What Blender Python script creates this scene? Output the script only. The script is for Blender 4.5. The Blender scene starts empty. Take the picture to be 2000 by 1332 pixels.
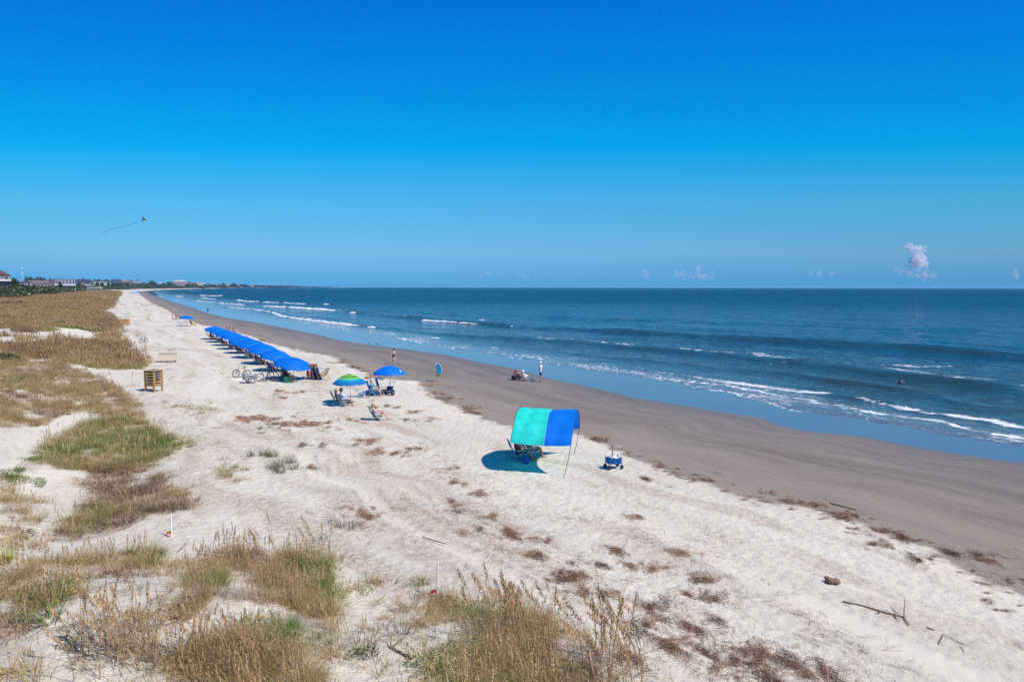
import bpy, math, random
import numpy as np
from mathutils import Vector, Matrix

random.seed(7)
rng = np.random.default_rng(7)
scene = bpy.context.scene
COL = scene.collection
R = math.radians

# ------------------------------------------------------------------ camera
CAM_Z, FPX = 8.6, 1333.0
PITCH, ROLL = math.atan((666 - 561.5) / FPX), 0.0015
_f = np.array([0.0, math.cos(PITCH), -math.sin(PITCH)])
_u0 = np.array([0.0, math.sin(PITCH), math.cos(PITCH)])
_r0 = np.array([1.0, 0.0, 0.0])
CR = _r0 * math.cos(ROLL) + _u0 * math.sin(ROLL)
CU = _u0 * math.cos(ROLL) - _r0 * math.sin(ROLL)
CF = _f
cam_data = bpy.data.cameras.new("camera")
cam = bpy.data.objects.new("camera", cam_data)
COL.objects.link(cam)
cam.matrix_world = Matrix(((CR[0], CU[0], -CF[0], 0), (CR[1], CU[1], -CF[1], 0), (CR[2], CU[2], -CF[2], CAM_Z), (0, 0, 0, 1)))
cam_data.sensor_width = 36.0
cam_data.lens = 36.0 * FPX / 2000.0
cam_data.clip_start = 0.2
cam_data.clip_end = 300000.0
scene.camera = cam

# ------------------------------------------------------------------ world, sun, exposure
SUN_EL = R(52)
SUN_AZ = math.atan2(0.87, -0.49)          # clockwise from +Y (shadows fall to the left and away)
world = bpy.data.worlds.new("World")
scene.world = world
world.use_nodes = True
wn = world.node_tree
wn.nodes.clear()
sky = wn.nodes.new("ShaderNodeTexSky")
sky.sky_type = 'NISHITA'
sky.sun_disc = False
sky.sun_elevation = SUN_EL
sky.sun_rotation = SUN_AZ
sky.altitude = 0
sky.air_density = 1.0
sky.dust_density = 0.0
sky.ozone_density = 2.0
# a polarised, saturated photograph: the sky's colour balance by height above the horizon, the same all round
tcw = wn.nodes.new("ShaderNodeTexCoord")
sep = wn.nodes.new("ShaderNodeSeparateXYZ")
wn.links.new(tcw.outputs['Generated'], sep.inputs[0])
rmp = wn.nodes.new("ShaderNodeValToRGB")
GRADE = [(0.0, (.09, .46, 1.30)), (0.012, (.12, .48, 1.26)), (0.052, (.30, .65, 1.15)), (0.125, (.21, .876, 1.27)), (0.196, (.006, .99, 1.53)),
         (0.287, (.006, .91, 1.63)), (0.376, (.006, .77, 1.78)), (0.7, (.10, .78, 1.65))]
el = rmp.color_ramp.elements
while len(el) < len(GRADE): el.new(0.5)
for e_, (p_, c_) in zip(el, GRADE):
    e_.position = p_; e_.color = (c_[0] / 2, c_[1] / 2, c_[2] / 2, 1)
def wmath(op, a, b):
    n = wn.nodes.new("ShaderNodeMath"); n.operation = op
    for i, v in enumerate((a, b)):
        if hasattr(v, 'links'): wn.links.new(v, n.inputs[i])
        else: n.inputs[i].default_value = v
    return n.outputs[0]
xx_ = wmath('MULTIPLY', sep.outputs['X'], sep.outputs['X'])
zz_ = wmath('DIVIDE', sep.outputs['Z'], wmath('SQRT', wmath('SUBTRACT', 1.0, wmath('MULTIPLY', xx_, 0.85)), 0.0))
wn.links.new(zz_, rmp.inputs[0])
dim_ = wmath('SUBTRACT', 2.0, wmath('MULTIPLY', xx_, 0.85))     # deeper towards the sides

mulw = wn.nodes.new("ShaderNodeVectorMath"); mulw.operation = 'MULTIPLY'
wn.links.new(sky.outputs[0], mulw.inputs[0]); wn.links.new(rmp.outputs[0], mulw.inputs[1])
bg = wn.nodes.new("ShaderNodeBackground")
wo = wn.nodes.new("ShaderNodeOutputWorld")
scw = wn.nodes.new("ShaderNodeVectorMath"); scw.operation = 'SCALE'; wn.links.new(dim_, scw.inputs['Scale'])
wn.links.new(mulw.outputs[0], scw.inputs[0])
bg.inputs['Strength'].default_value = 0.10
wn.links.new(scw.outputs[0], bg.inputs['Color'])
wn.links.new(bg.outputs[0], wo.inputs['Surface'])

sun_data = bpy.data.lights.new("sun", 'SUN')
sun_data.energy = 5.0
sun_data.angle = R(0.5)
sun_data.color = (1.0, 0.92, 0.83)
sun = bpy.data.objects.new("sun", sun_data)
COL.objects.link(sun)
SUND = Vector((math.sin(SUN_AZ) * math.cos(SUN_EL), math.cos(SUN_AZ) * math.cos(SUN_EL), math.sin(SUN_EL)))
sun.rotation_euler = SUND.to_track_quat('Z', 'Y').to_euler()
sun.location = (60, -40, 80)

vs = scene.view_settings
vs.view_transform = 'Standard'
vs.look = 'None'
vs.exposure = 0.0
vs.gamma = 1.0
vs.use_curve_mapping = False
scene.cycles.max_bounces = 8
scene.cycles.transparent_max_bounces = 12
scene.cycles.volume_bounces = 8
scene.cycles.use_denoising = False
scene.cycles.sample_clamp_indirect = 4.0
scene.cycles.caustics_reflective = False
scene.cycles.caustics_refractive = False

# ------------------------------------------------------------------ numeric helpers
def _hash(ix, iy, seed):
    h = (ix.astype(np.int64) * 374761393 + iy.astype(np.int64) * 668265263 + seed * 1442695041) & 0xFFFFFFFF
    h = ((h ^ (h >> 13)) * 1274126177) & 0xFFFFFFFF
    h = ((h ^ (h >> 16)) * 2246822519) & 0xFFFFFFFF
    return ((h ^ (h >> 15)) & 0xFFFFFF) / float(0xFFFFFF) * 2 - 1

def noise2(x, y, seed=0):
    x = np.asarray(x, float); y = np.asarray(y, float)
    ix = np.floor(x); iy = np.floor(y)
    fx = x - ix; fy = y - iy
    ux = fx * fx * fx * (fx * (fx * 6 - 15) + 10); uy = fy * fy * fy * (fy * (fy * 6 - 15) + 10)
    a = _hash(ix, iy, seed); b = _hash(ix + 1, iy, seed); c = _hash(ix, iy + 1, seed); d = _hash(ix + 1, iy + 1, seed)
    return (a * (1 - ux) + b * ux) * (1 - uy) + (c * (1 - ux) + d * ux) * uy

def fbm(x, y, octv=4, seed=0, gain=0.5):
    t = 0; amp = 1.0; tot = 0
    for i in range(octv):
        t = t + amp * noise2(np.asarray(x) * 2 ** i + 17.3 * i, np.asarray(y) * 2 ** i - 9.1 * i, seed + i)
        tot += amp; amp *= gain
    return t / tot

def sstep(a, b, x):
    t = np.clip((np.asarray(x, float) - a) / (b - a), 0, 1)
    return t * t * (3 - 2 * t)

DX, DY = -0.48, 0.877                      # along the beach; the sea lies to the right of it
_n = math.hypot(DX, DY); DX /= _n; DY /= _n
def so(x, y):
    return DX * x + DY * y, DY * x - DX * y   # along, across (seaward)

def ray(px, py):
    return CF + (px - 1000) / FPX * CR - (py - 666) / FPX * CU

def P(px, py, z=0.0):
    d = ray(px, py)
    t = (z - CAM_Z) / d[2]
    return np.array([d[0] * t, d[1] * t, z])

def table(pts, z):
    a = np.array([so(*P(px, py, z)[:2]) for px, py in pts])
    a = a[np.argsort(a[:, 0])]
    return a

# edge of the wet film, traced from the place
FILM = [(2000, 906), (1886, 890.5), (1772, 871.5), (1677, 852.5), (1570, 843), (1514, 830), (1491, 818), (1403, 803), (1297, 786), (1240, 776.5),
        (1200, 767), (1112, 747.5), (1062, 739), (1000, 720), (962, 712.5), (912, 702.5), (850, 691), (795, 682.5), (725, 675), (662, 665), (612, 652.5),
        (562, 642.5), (512, 632.5), (450, 622.5), (400, 611), (375, 601), (337, 590), (308, 580)]
_t = table(FILM, 0.15)
FS = np.concatenate([[-400, -60], _t[:, 0], [900, 1430, 2000, 2555, 3600, 5321, 8168, 9850, 11000, 12500, 30000]])
FO = np.concatenate([[37, 37], _t[:, 1], [13, 12, 50, 121, 300, 690, 1735, 2700, 2650, -9000, -60000]])
def offw(s):
    return np.interp(s, FS, FO)

def sw(x, y):
    s, o = so(np.asarray(x, float), np.asarray(y, float))
    return s, o - offw(s)

def wtable(pts, z, lo=None, hi=None):
    a = np.array([sw(*P(px, py, z)[:2]) for px, py in pts])
    a = a[np.argsort(a[:, 0])]
    return a[:, 0], a[:, 1]

DRY = [(2000, 1153), (1919, 1125), (1849, 1077), (1779, 1058), (1751, 1046), (1701, 1034), (1662, 1013), (1578, 986), (1500, 977), (1440, 961), (1378, 938), (1300, 914),
       (1240, 893), (1195, 866), (1150, 850), (1080, 838), (1000, 830), (949, 819), (915, 802), (900, 789), (872, 782), (847, 770), (830, 755), (816, 741), (760, 738), (718, 730),
       (687, 716), (669, 706), (648, 693), (620, 688), (590, 684), (540, 672), (500, 656), (470, 650), (430, 638), (396, 634), (360, 622), (330, 606), (300, 593)]
DRYS, DRYW = wtable(DRY, 0.85)
def wdry(s):
    return np.interp(s, DRYS, DRYW)

FRONT = [(2000, 871), (1936, 864), (1873, 854), (1810, 843), (1768, 835.5), (1726, 828), (1703, 823), (1684, 818.5), (1642, 815.5), (1600, 811), (1560, 806), (1520, 798), (1512, 792),
         (1490, 786), (1450, 777), (1422, 767.5), (1400, 763), (1360, 758.5), (1330, 753), (1304, 745), (1266, 738), (1230, 734), (1162, 726), (1112, 720), (1075, 711), (1050, 702.5),
         (1000, 699), (957, 692.5), (920, 687.5), (890, 684), (855, 676), (832, 672), (805, 665.5), (776, 659.5)]
FRS, FRW = wtable(FRONT, 0.05)
FRS = np.concatenate([FRS, [FRS[-1] + 40, 400, 2000]]); FRW = np.concatenate([FRW, [9, 9, 8]])
def wfront(s):
    return np.interp(s, FRS, FRW) + 0.5 * noise2(s / 3.1, s * 0 + 3, 5) + 0.25 * noise2(s / 1.1, s * 0 + 8, 6)

WD_S = [-60, 0, 10, 17, 23, 34, 46, 70, 136, 300, 600, 2000, 9000]
WD_W = [-28, -28.5, -29.5, -33, -35.5, -35.5, -35, -34, -33, -31.5, -30, -32, -60]
def wdune(s):
    return np.interp(s, WD_S, WD_W)

# vehicle ruts on the upper beach
TRACKS = [[(560, 880), (624, 914), (680, 945), (751, 1000), (835, 1046), (919, 1086), (1000, 1133), (1100, 1185), (1250, 1260), (1400, 1340)],
          [(590, 860), (680, 897), (764, 939), (848, 990), (960, 1050), (1080, 1110)],
          [(1500, 1083), (1640, 1120), (1785, 1160), (1880, 1185), (2000, 1222)],
          [(1180, 985), (1350, 1052), (1500, 1130), (1640, 1195), (1780, 1262), (2000, 1345)],
          [(420, 760), (380, 700), (350, 660), (325, 630), (305, 606)]]
TRT = [wtable(t, 1.2) for t in TRACKS]
TRW = [0.34, 0.28, 0.10, 0.5, 0.5]
TRD = [0.05, 0.03, 0.02, 0.02, 0.02]

def track_amount(s, w):
    out = np.zeros_like(s); dep = np.zeros_like(s)
    for (ts, tw), hw, d in zip(TRT, TRW, TRD):
        c = np.interp(s, ts, tw)
        inside = sstep(ts[0] - 1.0, ts[0] + 1.5, s) * (1 - sstep(ts[-1] - 1.5, ts[-1] + 1.0, s))
        q = (w - c) / hw
        m = np.exp(-q ** 4) * inside
        out = np.maximum(out, m)
        dep = dep - d * m + d * 0.7 * np.exp(-((np.abs(q) - 1.35) / 0.3) ** 2) * inside
    return out, dep

def T(x, y, fine=True):
    x = np.asarray(x, float); y = np.asarray(y, float)
    s, w = sw(x, y)
    wd = wdry(s); dn = wdune(s)
    z = np.interp(w, [-1e6, -400, 0, 8, 20, 60, 200, 1e6], [0.15 + .0, 0.15, 0.15, 0.03, -0.30, -1.3, -4, -6])
    damp = sstep(0, 1, np.clip(w / np.minimum(wd, -2), 0, 1.0))
    z = z + 0.55 * np.clip(w / np.minimum(wd, -2), 0, 1.0)
    z = z + 0.14 * sstep(0.0, 1.6, wd - w)
    z = z + 0.5 * sstep(0, 1, np.clip((wd - 1 - w) / np.maximum(wd - 1 - dn, 3), 0, 1))
    far = 1 - sstep(300, 900, np.hypot(x, y))
    b1 = fbm(x / 9.0, y / 9.0, 3, 11); b2 = fbm(x / 2.6, y / 2.6, 3, 21)
    dd = dn - w + 1.4 * noise2(x / 4.0, y / 4.0, 31)
    rise = sstep(-0.5, 5.5, dd)
    z = z + rise * (0.75 + 0.55 * b1 + 0.16 * b2) + 0.55 * sstep(5, 20, dd)
    z = z + 1.6 * sstep(28, 75, dd) + 0.4 * sstep(25, 60, dd) * b1
    flat = 1 - sstep(0.5, 3.0, wd - w + 1)
    z = z + 0.035 * (1 - flat) * far * fbm(x / 3.0, y / 3.0, 2, 41)
    z = z + 0.02 * flat * fbm(s / 14.0, w / 5.0, 2, 51) * sstep(0, 3, -w)
    if fine:
        near = 1 - sstep(45, 110, np.hypot(x, y))
        tr, dep = track_amount(s, w)
        rough = (1 - flat) * near * (1 - 0.75 * tr)
        u = s / 1.6; v = w
        z = z + rough * (0.022 * fbm(u / .42, v / .42, 2, 61) + 0.010 * noise2(x / .16, y / .16, 71))
        z = z + dep * (1 - flat) * (1 - rise) * near
    return z

def T1(x, y):
    return float(T(np.array([x]), np.array([y]), False)[0])

def G(px, py):
    """the point of the ground seen at a place of the photograph"""
    z = 1.2
    for _ in range(12):
        p = P(px, py, z)
        z = 0.5 * z + 0.5 * T1(p[0], p[1])
    p = P(px, py, z)
    return Vector((p[0], p[1], T1(p[0], p[1])))

# ------------------------------------------------------------------ node helpers
from bpy.types import NodeSocket
def N(nt, t, props=None, **ins):
    n = nt.nodes.new(t)
    for k, v in (props or {}).items():
        setattr(n, k, v)
    for k, v in ins.items():
        key = int(k[1:]) if k[0] == 'i' and k[1:].isdigit() else k.replace('_', ' ')
        s = n.inputs[key]
        if isinstance(v, NodeSocket):
            nt.links.new(v, s)
        else:
            if isinstance(v, tuple) and len(v) == 3 and s.type == 'RGBA':
                v = v + (1,)
            s.default_value = v
    return n

def mth(nt, op, a, b=0.0, c=None, clamp=False):
    kw = dict(i0=a, i1=b)
    if c is not None: kw['i2'] = c
    return N(nt, 'ShaderNodeMath', {'operation': op, 'use_clamp': clamp}, **kw).outputs[0]

def mixc(nt, f, a, b, mode='MIX'):
    return N(nt, 'ShaderNodeMix', {'data_type': 'RGBA', 'blend_type': mode}, i0=f, i6=a, i7=b).outputs[2]

def mrange(nt, v, a, b, c=0.0, d=1.0, smooth=True):
    return N(nt, 'ShaderNodeMapRange', {'interpolation_type': 'SMOOTHSTEP' if smooth else 'LINEAR'}, Value=v, From_Min=a, From_Max=b, To_Min=c, To_Max=d).outputs[0]

def attr(nt, name, kind='GEOMETRY', out='Fac'):
    n = nt.nodes.new('ShaderNodeAttribute'); n.attribute_name = name; n.attribute_type = kind
    return n.outputs[out]

def noi(nt, vec, scale, detail=3.0, rough=0.5, out='Fac', dist=0.0):
    return N(nt, 'ShaderNodeTexNoise', None, Vector=vec, Scale=scale, Detail=detail, Roughness=rough, Distortion=dist).outputs[out]

def newmat(name):
    m = bpy.data.materials.new(name); m.use_nodes = True
    nt = m.node_tree
    b = nt.nodes['Principled BSDF']
    return m, nt, b, nt.nodes['Material Output']

def setin(nt, b, **ins):
    for k, v in ins.items():
        s = b.inputs[k.replace('_', ' ')]
        if isinstance(v, NodeSocket): nt.links.new(v, s)
        else: s.default_value = v + (1,) if isinstance(v, tuple) and len(v) == 3 and s.type == 'RGBA' else v

_cache = {}
def simple(name, col, rough=0.7, metal=0.0, var=0.12, scale=9.0, spec=0.3, bump=0.0):
    if name in _cache: return _cache[name]
    m, nt, b, o = newmat(name)
    tc = nt.nodes.new('ShaderNodeTexCoord').outputs['Object']
    n = noi(nt, tc, scale, 3)
    f = mrange(nt, n, 0.25, 0.75, 1 - var, 1 + var, False)
    c = N(nt, 'ShaderNodeVectorMath', {'operation': 'SCALE'}, i0=col, Scale=f).outputs[0]
    setin(nt, b, Base_Color=c, Roughness=rough, Metallic=metal, Specular_IOR_Level=spec)
    if bump:
        bp = N(nt, 'ShaderNodeBump', None, Strength=bump, Distance=0.02, Height=n).outputs[0]
        setin(nt, b, Normal=bp)
    _cache[name] = m
    return m

def cloth(name, col, trans=0.35, var=0.06, tcol=None, wrinkle=0.25, scale=4.0):
    """thin fabric that lets some light through"""
    if name in _cache: return _cache[name]
    m, nt, b, o = newmat(name)
    nt.nodes.remove(b)
    tc = nt.nodes.new('ShaderNodeTexCoord').outputs['Object']
    n = noi(nt, tc, scale, 3, 0.5)
    f = mrange(nt, n, 0.25, 0.75, 1 - var, 1 + var, False)
    c = N(nt, 'ShaderNodeVectorMath', {'operation': 'SCALE'}, i0=col, Scale=f).outputs[0]
    bp = N(nt, 'ShaderNodeBump', None, Strength=wrinkle, Distance=0.05, Height=n).outputs[0]
    d = N(nt, 'ShaderNodeBsdfDiffuse', None, Color=c, Normal=bp).outputs[0]
    t = N(nt, 'ShaderNodeBsdfTranslucent', None, Color=tcol or col, Normal=bp).outputs[0]
    g = N(nt, 'ShaderNodeBsdfGlossy', None, Color=(1, 1, 1), Roughness=0.5).outputs[0]
    mx = N(nt, 'ShaderNodeMixShader', None, i0=trans, i1=d, i2=t).outputs[0]
    mx = N(nt, 'ShaderNodeMixShader', None, i0=0.012, i1=mx, i2=g).outputs[0]
    nt.links.new(mx, o.inputs['Surface'])
    _cache[name] = m
    return m

# ------------------------------------------------------------------ object helpers
def mesh_np(name, v, f, mat=None, smooth=True, attrs=None):
    v = np.asarray(v, np.float32); f = np.asarray(f, np.int32)
    me = bpy.data.meshes.new(name)
    me.vertices.add(len(v)); me.vertices.foreach_set('co', v.ravel())
    k = f.shape[1]
    me.loops.add(f.size); me.loops.foreach_set('vertex_index', f.ravel())
    me.polygons.add(len(f)); me.polygons.foreach_set('loop_start', np.arange(0, f.size, k, dtype=np.int32))
    if smooth: me.polygons.foreach_set('use_smooth', np.ones(len(f), bool))
    me.update(calc_edges=True)
    for an, av in (attrs or {}).items():
        a = me.attributes.new(an, 'FLOAT', 'POINT'); a.data.foreach_set('value', np.asarray(av, np.float32))
    if mat: me.materials.append(mat)
    return me

def link(name, me, parent=None, loc=None):
    o = bpy.data.objects.new(name, me); COL.objects.link(o)
    if parent is not None: o.parent = parent
    if loc is not None: o.location = loc
    return o

def tag(o, label, cat, group=None, kind=None):
    if label: o['label'] = label
    if cat: o['category'] = cat
    if group: o['group'] = group
    if kind: o['kind'] = kind
    return o

def thing(name, label, cat, loc=(0, 0, 0), rz=0.0, group=None):
    o = bpy.data.objects.new(name, None); COL.objects.link(o)
    o.empty_display_size = 0.2
    o.location = loc; o.rotation_euler = (0, 0, rz)
    return tag(o, label, cat, group)

def copy_tree(o, parent=None):
    c = o.copy(); COL.objects.link(c)
    if parent is not None: c.parent = parent
    for ch in list(o.children): copy_tree(ch, c)
    return c

class MB:
    """collects shapes and links them as one mesh"""
    def __init__(self): self.v = []; self.f = []; self.mi = []; self.cur = 0
    def add(self, vs_, fs_):
        o = len(self.v); self.v += [tuple(p) for p in vs_]
        for q in fs_: self.f.append(tuple(i + o for i in q)); self.mi.append(self.cur)
        return self
    def box(self, c, s, rot=None):
        hx, hy, hz = s[0] / 2, s[1] / 2, s[2] / 2
        ps = [Vector((x, y, z)) for z in (-hz, hz) for y in (-hy, hy) for x in (-hx, hx)]
        if rot is not None: ps = [rot @ p for p in ps]
        ps = [p + Vector(c) for p in ps]
        return self.add(ps, [(0, 2, 3, 1), (4, 5, 7, 6), (0, 1, 5, 4), (2, 6, 7, 3), (0, 4, 6, 2), (1, 3, 7, 5)])
    def bar(self, a, b, w, h):
        a = Vector(a); b = Vector(b); d = b - a
        q = d.to_track_quat('X', 'Z').to_matrix()
        return self.box((a + b) / 2, (d.length, w, h), q)
    def tube(self, pts, r, n=6, cap=True):
        pts = [Vector(p) for p in pts]; m = len(pts)
        rs = r if isinstance(r, (list, tuple)) else [r] * m
        vs_ = []; fs_ = []
        ref = None
        for i, p in enumerate(pts):
            t = (pts[min(i + 1, m - 1)] - pts[max(i - 1, 0)])
            if t.length < 1e-9: t = Vector((0, 0, 1))
            t.normalize()
            if ref is None: ref = Vector((1, 0, 0)) if abs(t.x) < 0.8 else Vector((0, 1, 0))
            a = (ref - t * ref.dot(t)).normalized(); b = t.cross(a); ref = a
            for k in range(n):
                an = 2 * math.pi * k / n
                vs_.append(p + (a * math.cos(an) + b * math.sin(an)) * rs[i])
        for i in range(m - 1):
            for k in range(n):
                k2 = (k + 1) % n
                fs_.append((i * n + k, i * n + k2, (i + 1) * n + k2, (i + 1) * n + k))
        if cap: fs_ += [tuple(range(n - 1, -1, -1)), tuple((m - 1) * n + k for k in range(n))]
        return self.add(vs_, fs_)
    def lathe(self, prof, n=16, c=(0, 0, 0), rot=None, close=False):
        vs_ = []; fs_ = []
        for (r, z) in prof:
            for k in range(n):
                a = 2 * math.pi * k / n
                p = Vector((r * math.cos(a), r * math.sin(a), z))
                if rot is not None: p = rot @ p
                vs_.append(p + Vector(c))
        for i in range(len(prof) - 1):
            for k in range(n):
                k2 = (k + 1) % n
                fs_.append((i * n + k, i * n + k2, (i + 1) * n + k2, (i + 1) * n + k))
        if close:
            fs_ += [tuple(range(n - 1, -1, -1)), tuple((len(prof) - 1) * n + k for k in range(n))]
        return self.add(vs_, fs_)
    def ring(self, c, axis, r, rt, n=18, m=6):
        axis = Vector(axis).normalized()
        q = axis.to_track_quat('Z', 'Y').to_matrix()
        vs_ = []; fs_ = []
        for i in range(n):
            a = 2 * math.pi * i / n
            for j in range(m):
                b = 2 * math.pi * j / m
                p = Vector(((r + rt * math.cos(b)) * math.cos(a), (r + rt * math.cos(b)) * math.sin(a), rt * math.sin(b)))
                vs_.append(q @ p + Vector(c))
        for i in range(n):
            for j in range(m):
                i2 = (i + 1) % n; j2 = (j + 1) % m
                fs_.append((i * m + j, i2 * m + j, i2 * m + j2, i * m + j2))
        return self.add(vs_, fs_)
    def grid(self, fn, nu, nv):
        vs_ = [fn(i / nu, j / nv) for j in range(nv + 1) for i in range(nu + 1)]
        fs_ = [(j * (nu + 1) + i, j * (nu + 1) + i + 1, (j + 1) * (nu + 1) + i + 1, (j + 1) * (nu + 1) + i) for j in range(nv) for i in range(nu)]
        return self.add(vs_, fs_)
    def ell(self, c, s, n=10, m=6, rot=None):
        prof = [(max(0.001, math.sin(math.pi * j / m)), -math.cos(math.pi * j / m)) for j in range(m + 1)]
        vs_ = []; fs_ = []
        for (r, z) in prof:
            for k in range(n):
                a = 2 * math.pi * k / n
                p = Vector((r * math.cos(a) * s[0], r * math.sin(a) * s[1], z * s[2]))
                if rot is not None: p = rot @ p
                vs_.append(p + Vector(c))
        for i in range(m):
            for k in range(n):
                k2 = (k + 1) % n
                fs_.append((i * n + k, i * n + k2, (i + 1) * n + k2, (i + 1) * n + k))
        return self.add(vs_, fs_)
    def mesh(self, name, mats, smooth=False):
        me = bpy.data.meshes.new(name)
        me.from_pydata(self.v, [], self.f)
        for m in (mats if isinstance(mats, (list, tuple)) else [mats]): me.materials.append(m)
        if self.cur: me.polygons.foreach_set('material_index', self.mi)
        if smooth: me.polygons.foreach_set('use_smooth', [True] * len(me.polygons))
        me.update()
        return me
    def build(self, name, mats, parent=None, smooth=False, loc=None):
        return link(name, self.mesh(name, mats, smooth), parent, loc)
# ------------------------------------------------------------------ the beach and dunes
def polar(rows, az, keep=None, zf=None, zref=7.6):
    rr = FPX * zref / rows
    A, RR = np.meshgrid(az, rr)
    X = (np.sin(A) * RR).ravel(); Y = (np.cos(A) * RR).ravel()
    nr, na = len(rows), len(az)
    i = np.arange(nr - 1)[:, None]; j = np.arange(na - 1)[None, :]
    f = np.stack([i * na + j, i * na + j + 1, (i + 1) * na + j + 1, (i + 1) * na + j], -1).reshape(-1, 4)
    return X, Y, f

def compact(X, Y, f, keepv):
    kf = keepv[f].any(1)
    f = f[kf]
    used = np.zeros(len(X), bool); used[f.ravel()] = True
    idx = np.cumsum(used) - 1
    return X[used], Y[used], idx[f]

az = np.concatenate([np.linspace(-1.3, -0.74, 40)[:-1], np.linspace(-0.74, 0.74, 640), np.linspace(0.74, 1.2, 30)[1:]])
rows = np.concatenate([np.linspace(2600, 900, 120)[:-1], np.linspace(900, 4, 460), np.array([3.4, 2.8, 2.3, 1.9, 1.6, 1.35, 1.15, 1.0, .9, .8])])
LX, LY, LF = polar(rows, az)
_s, _w = sw(LX, LY)
LX, LY, LF = compact(LX, LY, LF, _w < 45)
LS, LW = sw(LX, LY)
LZ = T(LX, LY)

# ------------------------------------------------------------------ plants: areas where they grow, seen from the place
def world_poly(pts):
    return np.array([[G(x, y)[0], G(x, y)[1]] for x, y in pts])

def in_poly(x, y, poly):
    n = len(poly); ins = np.zeros(len(x), bool); j = n - 1
    for i in range(n):
        xi, yi = poly[i]; xj, yj = poly[j]
        c = ((yi > y) != (yj > y)) & (x < (xj - xi) * (y - yi) / (yj - yi + 1e-12) + xi)
        ins ^= c; j = i
    return ins

# name, polygon, kind, tufts per square metre
AREAS = [
    ("front arm", [(338, 1212), (352, 1165), (385, 1120), (440, 1085), (520, 1072), (600, 1085), (645, 1100), (655, 1150), (648, 1185), (600, 1200), (545, 1192), (480, 1172), (430, 1170), (375, 1205), (350, 1222)], 'oat', 26),
    ("front bank", [(455, 1245), (500, 1205), (560, 1190), (645, 1185), (662, 1222), (645, 1290), (630, 1420), (300, 1420), (328, 1300), (370, 1262)], 'oat', 24),
    ("front right", [(820, 1235), (832, 1185), (862, 1165), (905, 1180), (960, 1205), (1000, 1195), (1060, 1212), (1092, 1215), (1105, 1255), (1140, 1238), (1172, 1285), (1185, 1420), (800, 1420), (812, 1300)], 'mix', 15),
    ("front right core", [(930, 1240), (1000, 1210), (1085, 1220), (1100, 1290), (1095, 1420), (910, 1420)], 'oat', 16),
    ("pole tuft", [(835, 1165), (862, 1158), (893, 1168), (895, 1200), (860, 1215), (830, 1200)], 'oat', 16),
    ("edge tuft", [(1105, 1245), (1140, 1238), (1165, 1270), (1165, 1332), (1110, 1310)], 'dead', 16),
    ("brown edge", [(665, 1105), (700, 1125), (722, 1145), (760, 1175), (830, 1195), (830, 1235), (770, 1220), (735, 1190), (690, 1145)], 'sparse', 9),
    ("left mound", [(75, 890), (110, 852), (175, 822), (230, 815), (300, 830), (348, 868), (332, 890), (290, 912), (240, 918), (180, 922), (100, 915)], 'green', 16),
    ("mound foot", [(180, 915), (300, 905), (332, 950), (390, 988), (350, 1002), (300, 1002), (268, 1022), (208, 1047), (140, 1060), (88, 1056), (130, 1010), (178, 980), (150, 950)], 'dead', 15),
    ("mound foot green", [(130, 1010), (180, 985), (240, 985), (230, 1020), (170, 1045), (110, 1050)], 'green', 9),
    ("bright low", [(0, 932), (60, 892), (90, 905), (60, 945), (0, 955)], 'bright', 14),
    ("yellow patch", [(0, 958), (60, 965), (80, 985), (70, 1015), (0, 1035)], 'pale', 11),
    ("yellow patch low", [(0, 1030), (50, 1030), (90, 1050), (70, 1075), (0, 1080)], 'sparse', 10),
    ("upper left", [(-60, 700), (60, 688), (150, 722), (222, 748), (270, 792), (286, 818), (235, 818), (180, 802), (120, 812), (90, 832), (-60, 832)], 'oat', 9),
    ("near left low", [(-40, 1140), (60, 1100), (160, 1078), (212, 1096), (165, 1140), (132, 1178), (60, 1192), (20, 1185)], 'mix', 14),
    ("near left green", [(60, 1150), (110, 1135), (160, 1140), (150, 1170), (80, 1180)], 'bright', 9),
    ("mid left", [(150, 1088), (270, 1078), (330, 1108), (330, 1132), (220, 1128)], 'sparse', 10),
    ("mid left green", [(250, 1085), (300, 1075), (318, 1105), (270, 1115)], 'green', 11),
    ("hollow stubble", [(180, 1140), (290, 1140), (350, 1215), (290, 1260), (205, 1250)], 'sparse', 3.5),
    ("bottom left", [(-40, 1215), (60, 1205), (70, 1245), (10, 1265), (-40, 1265)], 'mix', 11),
    ("bottom corner", [(-40, 1275), (50, 1255), (85, 1290), (60, 1420), (-40, 1420)], 'mix', 9),
    ("bottom stalks", [(110, 1180), (200, 1180), (320, 1260), (320, 1420), (120, 1420)], 'sparse', 5),
    ("under poles", [(700, 1110), (740, 1135), (735, 1160), (700, 1150)], 'sparse', 6),
    ("low vine", [(690, 1240), (760, 1225), (840, 1260), (830, 1320), (720, 1310)], 'sparse', 2.5),
]
FIELD = world_poly([(-700, 700), (-700, 600), (0, 586), (60, 579), (120, 572), (180, 566), (225, 561.5), (240, 563), (228, 590), (222, 600), (228, 640), (243, 682), (270, 706), (283, 718), (240, 722), (160, 716), (118, 706), (60, 698), (0, 690), (-200, 690)])
APOLY = [(n, world_poly(p), k, d) for n, p, k, d in AREAS]

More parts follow.
